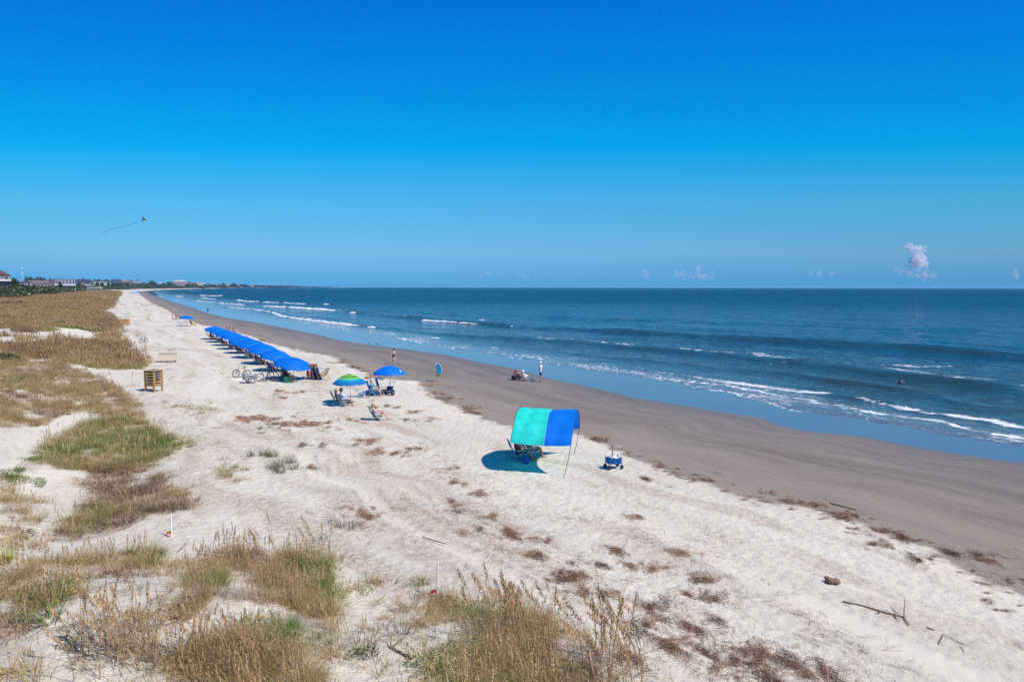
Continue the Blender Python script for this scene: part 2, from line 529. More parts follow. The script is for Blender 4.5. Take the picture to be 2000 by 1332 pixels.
HOLES = [(122, 636, 20, 3.5), (160, 589, 12, 1.8), (64, 592, 8, 2), (22, 611, 16, 1.5), (80, 656, 16, 3), (150, 678, 12, 3), (190, 668, 8, 3), (35, 588, 22, 2), (205, 583, 10, 2), (75, 705, 30, 3), (230, 648, 6, 5),
         (60, 815, 30, 6), (150, 790, 20, 4), (115, 835, 20, 8), (200, 845, 16, 5), (235, 892, 22, 5), (170, 965, 18, 7), (250, 950, 20, 6), (330, 975, 14, 5), (125, 745, 16, 4), (40, 765, 14, 4), (205, 770, 12, 4)]
def to_px(x, y):
    d = np.stack([x, y, T(x, y, False) - CAM_Z], -1); f = np.maximum(d @ CF, .1)
    return 1000 + FPX * (d @ CR) / f, 666 - FPX * (d @ CU) / f
def in_hole(x, y):
    px, py = to_px(x, y); out = np.zeros(len(x), bool); n_ = 1 + .45 * noise2(x / 1.5, y / 1.5, 71)
    for cx, cy, rx, ry in HOLES: out |= ((px - cx) / rx) ** 2 + ((py - cy) / ry) ** 2 < n_
    return out
def field_density(x, y):
    return sstep(-0.36, -0.04, fbm(x / 8, y / 14, 4, 201) + 0.08)

LVEG = np.zeros_like(LX)
_near = np.hypot(LX, LY) < 900
xx, yy = LX[_near], LY[_near]
vv = np.zeros_like(xx)
for n_, p_, k_, d_ in APOLY:
    m_ = in_poly(xx, yy, p_)
    vv[m_] = np.maximum(vv[m_], {'oat': .75, 'green': .75, 'mix': .5, 'dead': .7, 'bright': .6, 'pale': .5, 'sparse': .25}[k_])
m_ = in_poly(xx, yy, FIELD)
vv[m_] = np.maximum(vv[m_], 0.85 * field_density(xx[m_], yy[m_]))
vv[in_hole(xx, yy)] *= .15
m_ = (LW[_near] < -62)
vv[m_] = 0.9
LVEG[_near] = vv
LVEG[~_near] = np.where(LW[~_near] < -34, 0.9, 0.0)
# blur the areas' edges by sampling noise
LVEG = np.clip(LVEG * (1 + 0.5 * fbm(LX / 1.3, LY / 1.3, 2, 211)), 0, 1)
def sand_material():
    m, nt, b, o = newmat("beach_sand")
    pos = nt.nodes.new('ShaderNodeNewGeometry').outputs['Position']
    w = attr(nt, 'w'); wd = attr(nt, 'wd'); veg = attr(nt, 'veg'); trk = attr(nt, 'track'); s = attr(nt, 's')
    # beach-aligned coordinates, stretched along the shore
    cmb = N(nt, 'ShaderNodeCombineXYZ', None, X=mth(nt, 'MULTIPLY', s, 0.28), Y=w, Z=0.0).outputs[0]
    cm2 = N(nt, 'ShaderNodeCombineXYZ', None, X=mth(nt, 'MULTIPLY', s, 0.12), Y=w, Z=0.0).outputs[0]
    n_big = noi(nt, cmb, 0.22, 4, 0.55)
    n_mid = noi(nt, cmb, 1.1, 4, 0.6)
    n_fin = noi(nt, pos, 9.0, 5, 0.7)
    n_spk = noi(nt, cmb, 26.0, 4, 0.7)
    dry = mixc(nt, mrange(nt, n_big, 0.3, 0.7), (0.59, 0.545, 0.438), (0.685, 0.638, 0.518))
    dry = mixc(nt, mrange(nt, n_mid, 0.50, 0.72, 0, 0.55), dry, (0.45, 0.36, 0.275))
    n_pk = noi(nt, pos, 3.2, 5, 0.72)
    dry = mixc(nt, mrange(nt, n_pk, 0.60, 0.74, 0, 0.6), dry, (0.33, 0.25, 0.18))
    dry = mixc(nt, mrange(nt, n_spk, 0.56, 0.68, 0, 0.55), dry, (0.30, 0.26, 0.215))
    dry = mixc(nt, mth(nt, 'MULTIPLY', trk, 0.45), dry, (0.68, 0.62, 0.51))
    lt_ = attr(nt, 'litter')
    dry = mixc(nt, mth(nt, 'MULTIPLY', lt_, mrange(nt, n_fin, 0.40, 0.58, 0.15, 0.9)), dry, (0.38, 0.275, 0.19))
    # litter under the grass
    lit = mixc(nt, n_fin, (0.27, 0.20, 0.135), (0.50, 0.41, 0.31))
    vf = mrange(nt, mth(nt, 'ADD', veg, mth(nt, 'MULTIPLY', mth(nt, 'SUBTRACT', n_fin, 0.5), 0.9)), 0.35, 0.8, 0, 0.8)
    dry = mixc(nt, vf, dry, lit)
    # damp sand
    n_dp = noi(nt, cm2, 0.45, 6, 0.68)
    n_ds = noi(nt, cm2, 3.0, 4, 0.6)
    damp = mixc(nt, mrange(nt, n_dp, 0.3, 0.75), (0.162, 0.130, 0.099), (0.258, 0.212, 0.162))
    damp = mixc(nt, mrange(nt, noi(nt, cmb, 5.0, 4, .7), 0.56, 0.7, 0, 0.4), damp, (0.13, 0.105, 0.085))
    damp = mixc(nt, mrange(nt, n_ds, 0.60, 0.78, 0, 0.5), damp, (0.33, 0.27, 0.21))
    damp = mixc(nt, mrange(nt, wd, 0.0, 9.0, 0.40, 0.0), damp, (0.38, 0.325, 0.262))
    damp = mixc(nt, mrange(nt, w, -4.0, 0.0, 0.0, 0.45), damp, (0.12, 0.097, 0.076))
    tide = noi(nt, N(nt, 'ShaderNodeCombineXYZ', None, X=mth(nt, 'MULTIPLY', s, 0.035), Y=w, Z=5.0).outputs[0], 1.6, 4, .6)
    damp = mixc(nt, mth(nt, 'MULTIPLY', mrange(nt, mth(nt, 'ABSOLUTE', mth(nt, 'SUBTRACT', tide, 0.5)), 0.0, 0.022, 1, 0), 0.4), damp, (0.34, 0.28, 0.22))
    shl = noi(nt, pos, 17.0, 2, .5)
    damp = mixc(nt, mrange(nt, shl, 0.72, 0.76, 0, .8), damp, (0.5, 0.46, 0.41))
    edge = mth(nt, 'ADD', wd, mth(nt, 'MULTIPLY', mth(nt, 'SUBTRACT', noi(nt, pos, 0.9, 4, 0.6), 0.5), 2.6))
    isdamp = mrange(nt, edge, -0.25, 0.35)
    col = mixc(nt, isdamp, dry, damp)
    fe = mth(nt, 'ADD', w, mth(nt, 'MULTIPLY', mth(nt, 'SUBTRACT', noi(nt, cm2, 0.35, 3, 0.5), 0.5), 1.6))
    isfilm = mrange(nt, fe, -0.25, 0.45)
    col = mixc(nt, isfilm, col, (0.125, 0.112, 0.12))
    rough = mth(nt, 'SUBTRACT', 0.95, mth(nt, 'MULTIPLY', isdamp, mrange(nt, w, -14, -1, 0.2, 0.42)))
    ro = N(nt, 'ShaderNodeMix', {'data_type': 'FLOAT'}, i0=isfilm, i2=rough, i3=0.035).outputs[0]
    sp = N(nt, 'ShaderNodeMix', {'data_type': 'FLOAT'}, i0=isfilm, i2=0.25, i3=1.0).outputs[0]
    # fine relief: footprints and ripples fade on the damp sand
    dist = N(nt, 'ShaderNodeVectorMath', {'operation': 'LENGTH'}, i0=pos).outputs['Value']
    vor = N(nt, 'ShaderNodeTexVoronoi', {'feature': 'SMOOTH_F1'}, Vector=pos, Scale=3.6, Smoothness=0.5).outputs['Distance']
    hgt = mth(nt, 'ADD', mth(nt, 'MULTIPLY', n_fin, 0.6), mth(nt, 'MULTIPLY', vor, 0.7))
    hgt = mth(nt, 'ADD', hgt, mth(nt, 'MULTIPLY', n_spk, 0.25))
    amt = mth(nt, 'MULTIPLY', mth(nt, 'SUBTRACT', 1.0, mth(nt, 'MULTIPLY', isdamp, 0.84)), mth(nt, 'SUBTRACT', 1.0, mth(nt, 'MULTIPLY', trk, 0.7)))
    amt = mth(nt, 'MULTIPLY', amt, mth(nt, 'SUBTRACT', 1.0, isfilm))
    bmp = N(nt, 'ShaderNodeBump', None, Strength=amt, Distance=0.07, Height=hgt).outputs[0]
    fr = noi(nt, cm2, 2.2, 3, 0.55)
    bm2 = N(nt, 'ShaderNodeBump', None, Strength=mth(nt, 'MULTIPLY', isfilm, 0.05), Distance=0.05, Height=fr, Normal=bmp).outputs[0]
    setin(nt, b, Base_Color=col, Roughness=ro, Specular_IOR_Level=sp, Normal=bm2)
    return m
SAND = sand_material()
_dn = wdune(LS)
tr_, _ = track_amount(LS, LW)
LLIT = np.zeros_like(LS)
for (ts, tw), hw, k_ in ((TRT[0], .55, 1.0), (TRT[1], .5, .8), (TRT[3], .8, .35)):
    q_ = np.abs(LW - np.interp(LS, ts, tw)) / hw
    LLIT = np.maximum(LLIT, k_ * np.exp(-((q_ - 2.1) / .9) ** 2) * sstep(ts[0], ts[0] + 3, LS) * (1 - sstep(ts[-1] - 3, ts[-1] + 4, LS)))
LLIT = LLIT * sstep(-.35, .25, fbm(LS / 4, LW / 1.2, 3, 45))
LLIT = np.maximum(LLIT, .7 * sstep(.12, .5, fbm(LS / 9, LW / 1.6, 4, 46)) * sstep(-38, -33, LW) * (1 - sstep(-19, -16, LW)))
tr_ = tr_ * (1 - sstep(-1, 2, _dn - LW))
ground = link("beach_ground", mesh_np("beach_ground", np.stack([LX, LY, LZ], 1), LF, SAND, True,
              {'w': LW, 'wd': LW - wdry(LS), 's': LS, 'veg': LVEG, 'track': tr_, 'litter': LLIT}))
tag(ground, "pale sandy beach running from the dunes to dark wet sand", None, None, 'structure')

# ------------------------------------------------------------------ the sea
FOAM = [  # pixel line, shoreward reach m, strength, trailing reach m
    ([(345, 572.5), (372, 576), (407, 578), (437, 578)], 3.0, 0.9, 8),
    ([(347, 579), (382, 581), (425, 584)], 2.0, 0.75, 5),
    ([(380, 587.5), (425, 591), (460, 594), (487, 595.5)], 1.6, 0.8, 4),
    ([(461, 586), (507, 589.5), (545, 591), (575, 592.5), (600, 594)], 1.8, 0.85, 6),
    ([(515, 597.5), (550, 599.5), (600, 602.5), (670, 606.5)], 1.5, 1.15, 9),
    ([(442, 599), (495, 604.5), (535, 610), (550, 616), (587, 622), (650, 630), (705, 635.5)], 1.2, 1.15, 6),
    ([(633, 594.5), (641, 594.8)], 1.0, 1.0, 3), ([(686, 610.5), (694, 610.8)], 1.0, 1.0, 2), ([(702, 607), (718, 608.5)], 1.0, 0.9, 2),
    ([(721, 638.6), (733, 639.4)], 0.8, 1.0, 2), ([(790, 617.8), (800, 618.4)], 0.8, 1.0, 2), ([(936, 625.3), (945, 625.8)], 0.6, 0.95, 2),
    ([(730, 648), (755, 651.5)], 0.6, 0.8, 2), ([(777, 659.5), (800, 663)], 0.6, 0.8, 2), ([(842, 657), (858, 660)], 0.6, 0.9, 2),
    ([(825, 625), (862, 627.5), (897, 629)], 0.8, 1.0, 3), ([(900, 630.5), (935, 632)], 0.7, 0.9, 3), ([(974, 635), (1004, 638.5)], 0.8, 1.2, 3),
    ([(1042, 660), (1082, 663), (1112, 662.5), (1150, 665.5), (1190, 671), (1237, 676)], 0.8, 0.86, 6),
    ([(1042, 660), (1075, 662.5)], 0.6, 1.0, 1.5), ([(1205, 672), (1237, 676)], 0.6, 1.0, 1.5),
    ([(957, 687), (1000, 692), (1037, 697), (1070, 702)], 0.5, 0.95, 2.0),
    ([(956, 676), (979, 679.5)], 0.4, 0.85, 1.2), ([(1117, 697), (1128, 698)], 0.5, 1.0, 1.5),
    ([(1278, 734), (1320, 741), (1380, 747), (1420, 750), (1470, 760), (1506, 768), (1540, 774), (1580, 780)], 0.4, 0.95, 1.5),
    ([(1358, 735), (1390, 741), (1426, 746), (1454, 750), (1486, 753), (1510, 757), (1540, 762), (1600, 767)], 0.5, 1.2, 1.6),
    ([(1204, 670), (1234, 677), (1280, 675)], 0.6, 0.8, 2.5), ([(1322, 680), (1360, 686), (1400, 689), (1436, 690)], 0.6, 0.9, 2.5),
    ([(1458, 687), (1500, 692), (1550, 697)], 0.8, 0.82, 4), ([(1475, 694), (1510, 699), (1545, 702)], 0.8, 0.85, 4), ([(1504, 706.5), (1536, 706.5)], 0.7, 0.9, 2),
    ([(1524, 665.5), (1566, 668.5)], 0.4, 0.6, 0.8),
    ([(1648, 709), (1695, 712), (1747, 711), (1810, 715), (1852, 715)], 1.0, 0.86, 5), ([(1699, 722), (1747, 723), (1789, 731), (1825, 738), (1873, 745), (1936, 747)], 0.9, 0.80, 6),
    ([(1985, 756), (2010, 758)], 0.6, 0.8, 1.5),
    ([(1680, 777.5), (1718, 786), (1751, 793), (1789, 798.5), (1810, 804), (1852, 808), (1894, 814.5), (1936, 819.5), (1968, 828), (2010, 834)], 0.45, 1.1, 1.5),
    ([(1600, 786), (1625, 787), (1669, 797.5), (1709, 803), (1747, 809), (1789, 813), (1831, 818.5), (1873, 832), (1915, 841), (1957, 848), (2010, 854)], 0.4, 1.0, 1.3),
]
RIDGES = [  # pixel line of the crest, height m, length m
    ([(1000, 637), (1120, 642), (1250, 650), (1400, 658), (1524, 665), (1640, 671), (1800, 681), (2000, 696), (2100, 703)], 0.62, 3.2),
    ([(900, 655), (1042, 661), (1204, 673), (1322, 682), (1450, 694), (1560, 706), (1700, 724), (1850, 744), (2000, 764)], 0.46, 2.8),
    ([(1100, 684), (1250, 701), (1400, 717), (1560, 730), (1700, 751), (1850, 775), (2000, 797)], 0.26, 1.8),
    ([(1280, 710), (1320, 714)], 0.22, 1.2),
    ([(1250, 720), (1358, 735), (1454, 750), (1600, 768), (1680, 777), (1789, 798), (1894, 813), (2000, 832)], 0.24, 1.0),
    ([(600, 596), (700, 602), (900, 612), (1200, 623), (1500, 632), (2000, 648)], 0.35, 4.0),
    ([(515, 597), (600, 602), (670, 606), (800, 619), (950, 632), (1004, 638)], 0.5, 3.0),
    ([(442, 599), (535, 610), (587, 622), (705, 635), (800, 645), (900, 655)], 0.4, 2.2),
]
rowsS = np.concatenate([np.linspace(640, 30, 400)[:-1], np.linspace(30, 3, 60)[:-1], 3 * 0.80 ** np.arange(0, 13)])
azs = np.concatenate([np.linspace(-0.8, -0.74, 8)[:-1], np.linspace(-0.74, 0.74, 760), np.linspace(0.74, 1.35, 60)[1:]])
SX, SY, SF = polar(rowsS, azs, zref=8.6)
_s, _w = sw(SX, SY)
SX, SY, SF = compact(SX, SY, SF, (_w > 3) & (np.hypot(SX, SY) < 2e5))
SS, SWv = sw(SX, SY)
SWF = SWv - wfront(SS)
def line_sw(pts, z=0.1):
    a = np.array([sw(*P(px, py, z)[:2]) for px, py in pts]); a = a[np.argsort(a[:, 0])]
    return a[:, 0], a[:, 1]
face_shade = np.zeros_like(SX)
h = np.zeros_like(SX); foam = np.zeros_like(SX)
jig = 0.35 * noise2(SS / 2.2, SWv * 0, 81) + 0.9 * noise2(SS / 9.0, SWv * 0, 82)
for pts, amp, L in RIDGES:
    ls, lw = line_sw(pts)
    if len(ls) < 2: continue
    e = min(6.0, (ls[-1] - ls[0]) * .3) + .3
    env = sstep(ls[0] - e, ls[0] + e, SS) * (1 - sstep(ls[-1] - e * 2, ls[-1] + e * 2, SS))
    q = (SWv - np.interp(SS, ls, lw) - jig) / L
    shp = np.where(q < 0, np.exp(-(q / 0.55) ** 2), np.exp(-(q / 1.3) ** 2))
    mod = 0.72 + 0.4 * noise2(SS / 13.0, SWv / 30, int(amp * 1000))
    face_shade = np.maximum(face_shade, env * min(1, amp / .42) * np.exp(-((q + .62) / .55) ** 2) * np.clip(mod, 0, 1.1))  # mask of the shoreward wave faces, whose darker look is put into the colour
    h += amp * env * shp * mod - 0.3 * amp * env * np.exp(-((q + 1.5) / 0.9) ** 2)
dS = np.hypot(SX, SY)
openw = sstep(6, 40, SWF)
h += openw * (0.16 * noise2(SS / 30, SWv / 7 + noise2(SS / 60, SWv / 60, 4) * 1.5, 91) + 0.07 * noise2(SS / 7, SWv / 2.2, 92)) * (1 - sstep(300, 1500, dS))
h += openw * .07 * noise2(SS / 3.2, SWv / 1.0, 90) * (1 - sstep(120, 400, dS))
h += 0.028 * sstep(1, 10, SWF) * noise2(SS / 1.5, SWv / .6, 93) * (1 - sstep(60, 200, dS))
for pts, rch, stg, trail in FOAM:
    if pts[0][1] < 640 and pts[-1][1] < 640: continue
    ls, lw = line_sw(pts); rch = rch * 1.6 * (.75 + .55 * noise2(SS / 2.6, SS * 0 + rch, 98) + .3 * noise2(SS / .8, SS * 0 + rch, 99)); trail = trail * 1.5; stg = (stg + .08) * (.9 + .28 * noise2(SS / 1.7, SWv / 2, 94))
    L = ls[-1] - ls[0]
    e = min(2.5, L * 0.25) + 0.15
    env = sstep(ls[0] - e, ls[0] + e * .3, SS) * (1 - sstep(ls[-1] - e * .3, ls[-1] + e, SS))
    d = SWv - np.interp(SS, ls, lw) - jig * 0.35
    f_ = np.where(d < 0, 1 - np.clip(-d / np.maximum(rch * 0.8, .05), 0, 1) ** 2, 1 - 0.48 * sstep(0, 1, d / np.maximum(rch, .05)) - 0.52 * np.clip((d - rch) / np.maximum(trail * 1.3, .1), 0, 1))
    foam = np.maximum(foam, stg * env * np.clip(f_, 0, 1))
# the swash front and the suds behind it
fr = np.exp(-((SWF - 0.22) / 0.22) ** 2) * (0.72 + 0.5 * noise2(SS / 4.0, SWv * 0, 95)) * (1 - sstep(150, 420, SS))
suds = sstep(0, 0.3, SWF) * (1 - sstep(4, 12, SWF)) * (0.54 + 0.22 * fbm(SS / 6, SWv / 2.2, 3, 96)) * (1 - sstep(150, 300, SS))
foam = np.maximum(foam, np.maximum(fr, suds))
caps = sstep(0.62, 0.9, fbm(SS / 40, SWv / 9, 3, 97)) * openw * (1 - sstep(600, 1500, dS)) * 0.5
lvl = 0.03 + h * sstep(0.5, 5, SWF)
zs = np.where(SWF < 14, np.maximum(T(SX, SY, False) + np.clip(SWF * 0.03, -0.12, 0.035), 0) * (1 - sstep(3, 14, SWF)) + lvl * sstep(3, 14, SWF), lvl)
zs = np.where(SWF < 0, T(SX, SY, False) + np.clip(SWF * 0.03, -0.12, 0), zs)
zs = zs - 0.0 * caps

def sea_material():
    m, nt, b, o = newmat("sea_water")
    pos = nt.nodes.new('ShaderNodeNewGeometry').outputs['Position']
    s = attr(nt, 's'); w = attr(nt, 'w'); fo = attr(nt, 'foam'); wf = attr(nt, 'wf')
    c1 = N(nt, 'ShaderNodeCombineXYZ', None, X=mth(nt, 'MULTIPLY', s, 0.35), Y=w, Z=0.0).outputs[0]
    c2 = N(nt, 'ShaderNodeCombineXYZ', None, X=mth(nt, 'MULTIPLY', s, 0.5), Y=w, Z=3.0).outputs[0]
    deep = mixc(nt, mrange(nt, noi(nt, c1, 0.12, 5, 0.7), 0.35, 0.65), (0.001, 0.028, 0.062), (0.003, 0.062, 0.12))
    shal = mixc(nt, noi(nt, c1, 0.25, 3), (0.040, 0.062, 0.055), (0.026, 0.056, 0.060))
    body = mixc(nt, mrange(nt, wf, 10, 70), shal, deep)
    body = mixc(nt, mrange(nt, wf, 0.0, 9.0), (0.115, 0.10, 0.092), body)
    fshade = attr(nt, 'face_shade')
    body = mixc(nt, mth(nt, 'MULTIPLY', fshade, .6), body, (0.040, 0.052, 0.036))  # thin water's olive, with the faces' weaker sky reflection painted in
    lace = noi(nt, c2, 3.4, 6, 0.72, dist=0.8)
    vor = N(nt, 'ShaderNodeTexVoronoi', {'feature': 'DISTANCE_TO_EDGE'}, Vector=c2, Scale=1.5).outputs['Distance']
    lv = mth(nt, 'ADD', lace, mth(nt, 'MULTIPLY', mrange(nt, vor, 0.0, 0.25), -0.16))
    thr = mth(nt, 'SUBTRACT', 0.90, mth(nt, 'MULTIPLY', fo, 0.68))
    fm = mrange(nt, mth(nt, 'SUBTRACT', lv, thr), -0.05, 0.10)
    fm = mth(nt, 'MULTIPLY', fm, mrange(nt, fo, 0.05, 0.25))
    col = mixc(nt, fm, body, (0.74, 0.76, 0.78))
    ro = N(nt, 'ShaderNodeMix', {'data_type': 'FLOAT'}, i0=fm, i2=0.10, i3=0.8).outputs[0]
    hb = mth(nt, 'ADD', mth(nt, 'MULTIPLY', noi(nt, c1, 0.55, 4, 0.6), 1.0), mth(nt, 'MULTIPLY', noi(nt, c1, 0.10, 3, 0.5), 2.6))
    bs = mrange(nt, wf, 0.5, 16, 0.10, 1.0)
    dist = N(nt, 'ShaderNodeVectorMath', {'operation': 'LENGTH'}, i0=pos).outputs['Value']
    hb = mth(nt, 'MULTIPLY', hb, mrange(nt, dist, 40, 1200, 1.4, 5.0))
    spc = mrange(nt, dist, 100, 1200, 0.36, 0.02)
    bp = N(nt, 'ShaderNodeBump', None, Strength=bs, Distance=0.5, Height=hb).outputs[0]
    bp = N(nt, 'ShaderNodeBump', None, Strength=mth(nt, 'MULTIPLY', fm, 0.6), Distance=0.1, Height=lace, Normal=bp).outputs[0]
    setin(nt, b, Base_Color=col, Roughness=ro, IOR=1.333, Specular_IOR_Level=spc, Normal=bp)
    # seen very flat, a choppy sea shows the faces of its waves and mirrors far less of the low sky
    far = N(nt, 'ShaderNodeBsdfDiffuse', None, Color=mixc(nt, mth(nt, 'MULTIPLY', fshade, .6), mixc(nt, mrange(nt, noi(nt, c1, 0.16, 6, .78), .36, .64), (0.0008, 0.040, 0.086), (0.0015, 0.100, 0.188)), (0.022, 0.044, 0.040))).outputs[0]
    ff = mth(nt, 'MULTIPLY', mrange(nt, dist, 70, 480, 0.08, 0.80), mth(nt, 'SUBTRACT', 1.0, fm))
    ff = mth(nt, 'MULTIPLY', ff, mrange(nt, wf, 10, 45))
    ff = mth(nt, 'MAXIMUM', ff, mth(nt, 'MULTIPLY', fshade, .75))
    nt.links.new(N(nt, 'ShaderNodeMixShader', None, i0=ff, i1=b.outputs[0], i2=far).outputs[0], o.inputs['Surface'])
    return m
SEA = sea_material()
sea = link("sea_water", mesh_np("sea_water", np.stack([SX, SY, zs], 1), SF, SEA, True, {'s': SS, 'w': SWv, 'foam': foam, 'wf': SWF, 'face_shade': face_shade}))
tag(sea, "deep blue sea with low breaking waves and white foam", None, None, 'structure')
# ------------------------------------------------------------------ grass and ground plants
def leaf_material(name, ramp, trans=0.3, rough=0.6):
    m, nt, b, o = newmat(name)
    nt.nodes.remove(b)
    t = attr(nt, 'tint', 'INSTANCER')
    bl = attr(nt, 'blade', 'GEOMETRY')
    f = mth(nt, 'ADD', mth(nt, 'SUBTRACT', t, 0.26), mth(nt, 'MULTIPLY', bl, 0.52))
    cr = nt.nodes.new('ShaderNodeValToRGB')
    el = cr.color_ramp.elements
    while len(el) < len(ramp): el.new(0.5)
    for e, (p, c) in zip(el, ramp): e.position = p; e.color = c + (1,)
    nt.links.new(f, cr.inputs[0])
    d = N(nt, 'ShaderNodeBsdfDiffuse', None, Color=cr.outputs[0]).outputs[0]
    tr = N(nt, 'ShaderNodeBsdfTranslucent', None, Color=cr.outputs[0]).outputs[0]
    g = N(nt, 'ShaderNodeBsdfGlossy', None, Color=(1, 1, 1), Roughness=0.45).outputs[0]
    mx = N(nt, 'ShaderNodeMixShader', None, i0=trans, i1=d, i2=tr).outputs[0]
    mx = N(nt, 'ShaderNodeMixShader', None, i0=0.04, i1=mx, i2=g).outputs[0]
    nt.links.new(mx, o.inputs['Surface'])
    return m

# one ramp for all: 0 grey-brown dead, .35 straw gold, .6 olive, 1 fresh green
GRASS = leaf_material("dune_grass_blades", [(0.0, (.11, .07, .06)), (0.14, (.36, .23, .14)), (0.30, (.70, .51, .26)), (0.44, (.60, .47, .18)), (0.60, (.38, .335, .11)), (0.8, (.15, .215, .042)), (1.0, (.20, .31, .035))], .48)
HEADS = leaf_material("seed_heads", [(0.0, (.36, .21, .10)), (0.5, (.54, .35, .17)), (1.0, (.66, .47, .26))])
WRACK = leaf_material("dry_reed_stems", [(0.0, (.13, .065, .036)), (0.35, (.25, .125, .064)), (0.7, (.37, .21, .11)), (1.0, (.50, .34, .20))], 0.1)

def blade_mesh(name, n, rad, hgt, wid, lean, seed, heads=0, curl=0.5, mats=None, headlen=0.22, wind=(-0.25, 0.05)):
    r = random.Random(seed)
    v = []; f = []; mi = []; bl = []
    def blade(x, y, az, h, w, le, cu, m, b):
        o = len(v)
        dx, dy = math.cos(az), math.sin(az)
        sx, sy = -dy * w / 2, dx * w / 2
        k = 3
        for i in range(k + 1):
            t = i / k
            out = h * (le * t + cu * t * t * 0.6)
            z = h * (t - cu * 0.35 * t * t * t)
            px_ = x + dx * out + wind[0] * h * t * t; py_ = y + dy * out + wind[1] * h * t * t
            ww = 1 - t ** 1.5
            if i < k: v.extend([(px_ - sx * ww, py_ - sy * ww, z), (px_ + sx * ww, py_ + sy * ww, z)]); bl.extend([b, b])
            else: v.append((px_, py_, z)); bl.append(b)
        for i in range(k - 1):
            f.append((o + 2 * i, o + 2 * i + 1, o + 2 * i + 3, o + 2 * i + 2)); mi.append(m)
        f.append((o + 2 * (k - 1), o + 2 * (k - 1) + 1, o + 2 * k)); mi.append(m)
        return (v[o + 2 * k])
    for i in range(n):
        a = r.uniform(0, 2 * math.pi); q = rad * math.sqrt(r.random())
        blade(math.cos(a) * q, math.sin(a) * q, a + r.gauss(0, 0.7), hgt * r.uniform(0.5, 1.1), wid * r.uniform(0.7, 1.3), lean * r.uniform(0.1, 1.3), curl * r.uniform(0, 1.4), 0, r.random())
    for i in range(heads):
        a = r.uniform(0, 2 * math.pi); q = rad * math.sqrt(r.random()) * 0.8
        h = hgt * r.uniform(1.2, 1.75)
        tip = blade(math.cos(a) * q, math.sin(a) * q, a, h, wid * 0.8, 0.12, 0.12, 0, r.uniform(0, .35))
        for j in range(16):
            t = j / 16
            az = r.uniform(0, 6.28)
            L = headlen * 0.19
            c = Vector((tip[0] - 0.25 * headlen * t + wind[0] * headlen * (1 - t), tip[1], tip[2] - headlen * t))
            d = Vector((math.cos(az) * 0.5 - 0.35, math.sin(az) * 0.5, -0.75)).normalized() * L
            sd = Vector((-d.y, d.x, 0)).normalized() * wid * 1.0 if abs(d.x) + abs(d.y) > 1e-4 else Vector((wid, 0, 0))
            o = len(v)
            v.extend([tuple(c), tuple(c + d * .5 + sd), tuple(c + d), tuple(c + d * .5 - sd)]); b = r.random(); bl.extend([b] * 4)
            f.append((o, o + 1, o + 2, o + 3)); mi.append(1)
    me = bpy.data.meshes.new(name); me.from_pydata(v, [], f)
    for m in (mats or [GRASS, HEADS]): me.materials.append(m)
    me.polygons.foreach_set('material_index', mi)
    a_ = me.attributes.new('blade', 'FLOAT', 'POINT'); a_.data.foreach_set('value', np.array(bl, np.float32))
    me.update()
    return me

def creeper_mesh(name, n, rad, hgt, leaf, seed):
    r = random.Random(seed); v = []; f = []; bl = []
    for i in range(n):
        a = r.uniform(0, 6.283); q = rad * math.sqrt(r.random())
        c = Vector((math.cos(a) * q, math.sin(a) * q, hgt * (1 - (q / rad) ** 2 * .8) * r.uniform(0.15, 1)))
        e1 = Vector((r.gauss(0, 1), r.gauss(0, 1), r.gauss(0, .45))).normalized()
        e2 = e1.cross(Vector((r.gauss(0, 1), r.gauss(0, 1), 1))).normalized()
        L = leaf * r.uniform(.6, 1.3); o = len(v)
        v += [tuple(c - e1 * L), tuple(c + e2 * L * .45), tuple(c + e1 * L), tuple(c - e2 * L * .45)]
        f.append((o, o + 1, o + 2, o + 3)); bl += [r.random()] * 4
    me = bpy.data.meshes.new(name); me.from_pydata(v, [], f); me.materials.append(GRASS); me.materials.append(HEADS)
    a_ = me.attributes.new('blade', 'FLOAT', 'POINT'); a_.data.foreach_set('value', np.array(bl, np.float32)); me.update()
    return me

def straw_mesh(name, n, lx, ly, zt, wid, seed, ln=(0.15, 0.5)):
    r = random.Random(seed); v = []; f = []; bl = []
    for i in range(n):
        x = r.gauss(0, lx * .5); y = r.gauss(0, ly * .5)
        a = r.gauss(0, 0.7) + (0 if r.random() < .75 else 1.5)
        L = r.uniform(*ln) / 2; z = zt * r.random() * math.exp(-(x / lx) ** 2 - (y / ly) ** 2) + 0.012
        d = Vector((math.cos(a), math.sin(a), r.gauss(0, 0.10))) * L
        s_ = Vector((-math.sin(a), math.cos(a), 0)) * wid / 2
        up = Vector((0, 0, wid * .7)); c = Vector((x, y, z)); o = len(v)
        v += [tuple(c - d - s_), tuple(c - d + s_), tuple(c - d + up), tuple(c + d - s_), tuple(c + d + s_), tuple(c + d + up)]
        f += [(o, o + 3, o + 5, o + 2), (o + 1, o + 2, o + 5, o + 4)]; bl += [r.random()] * 6
    me = bpy.data.meshes.new(name); me.from_pydata(v, [], f); me.materials.append(WRACK)
    a_ = me.attributes.new('blade', 'FLOAT', 'POINT'); a_.data.foreach_set('value', np.array(bl, np.float32)); me.update()
    return me

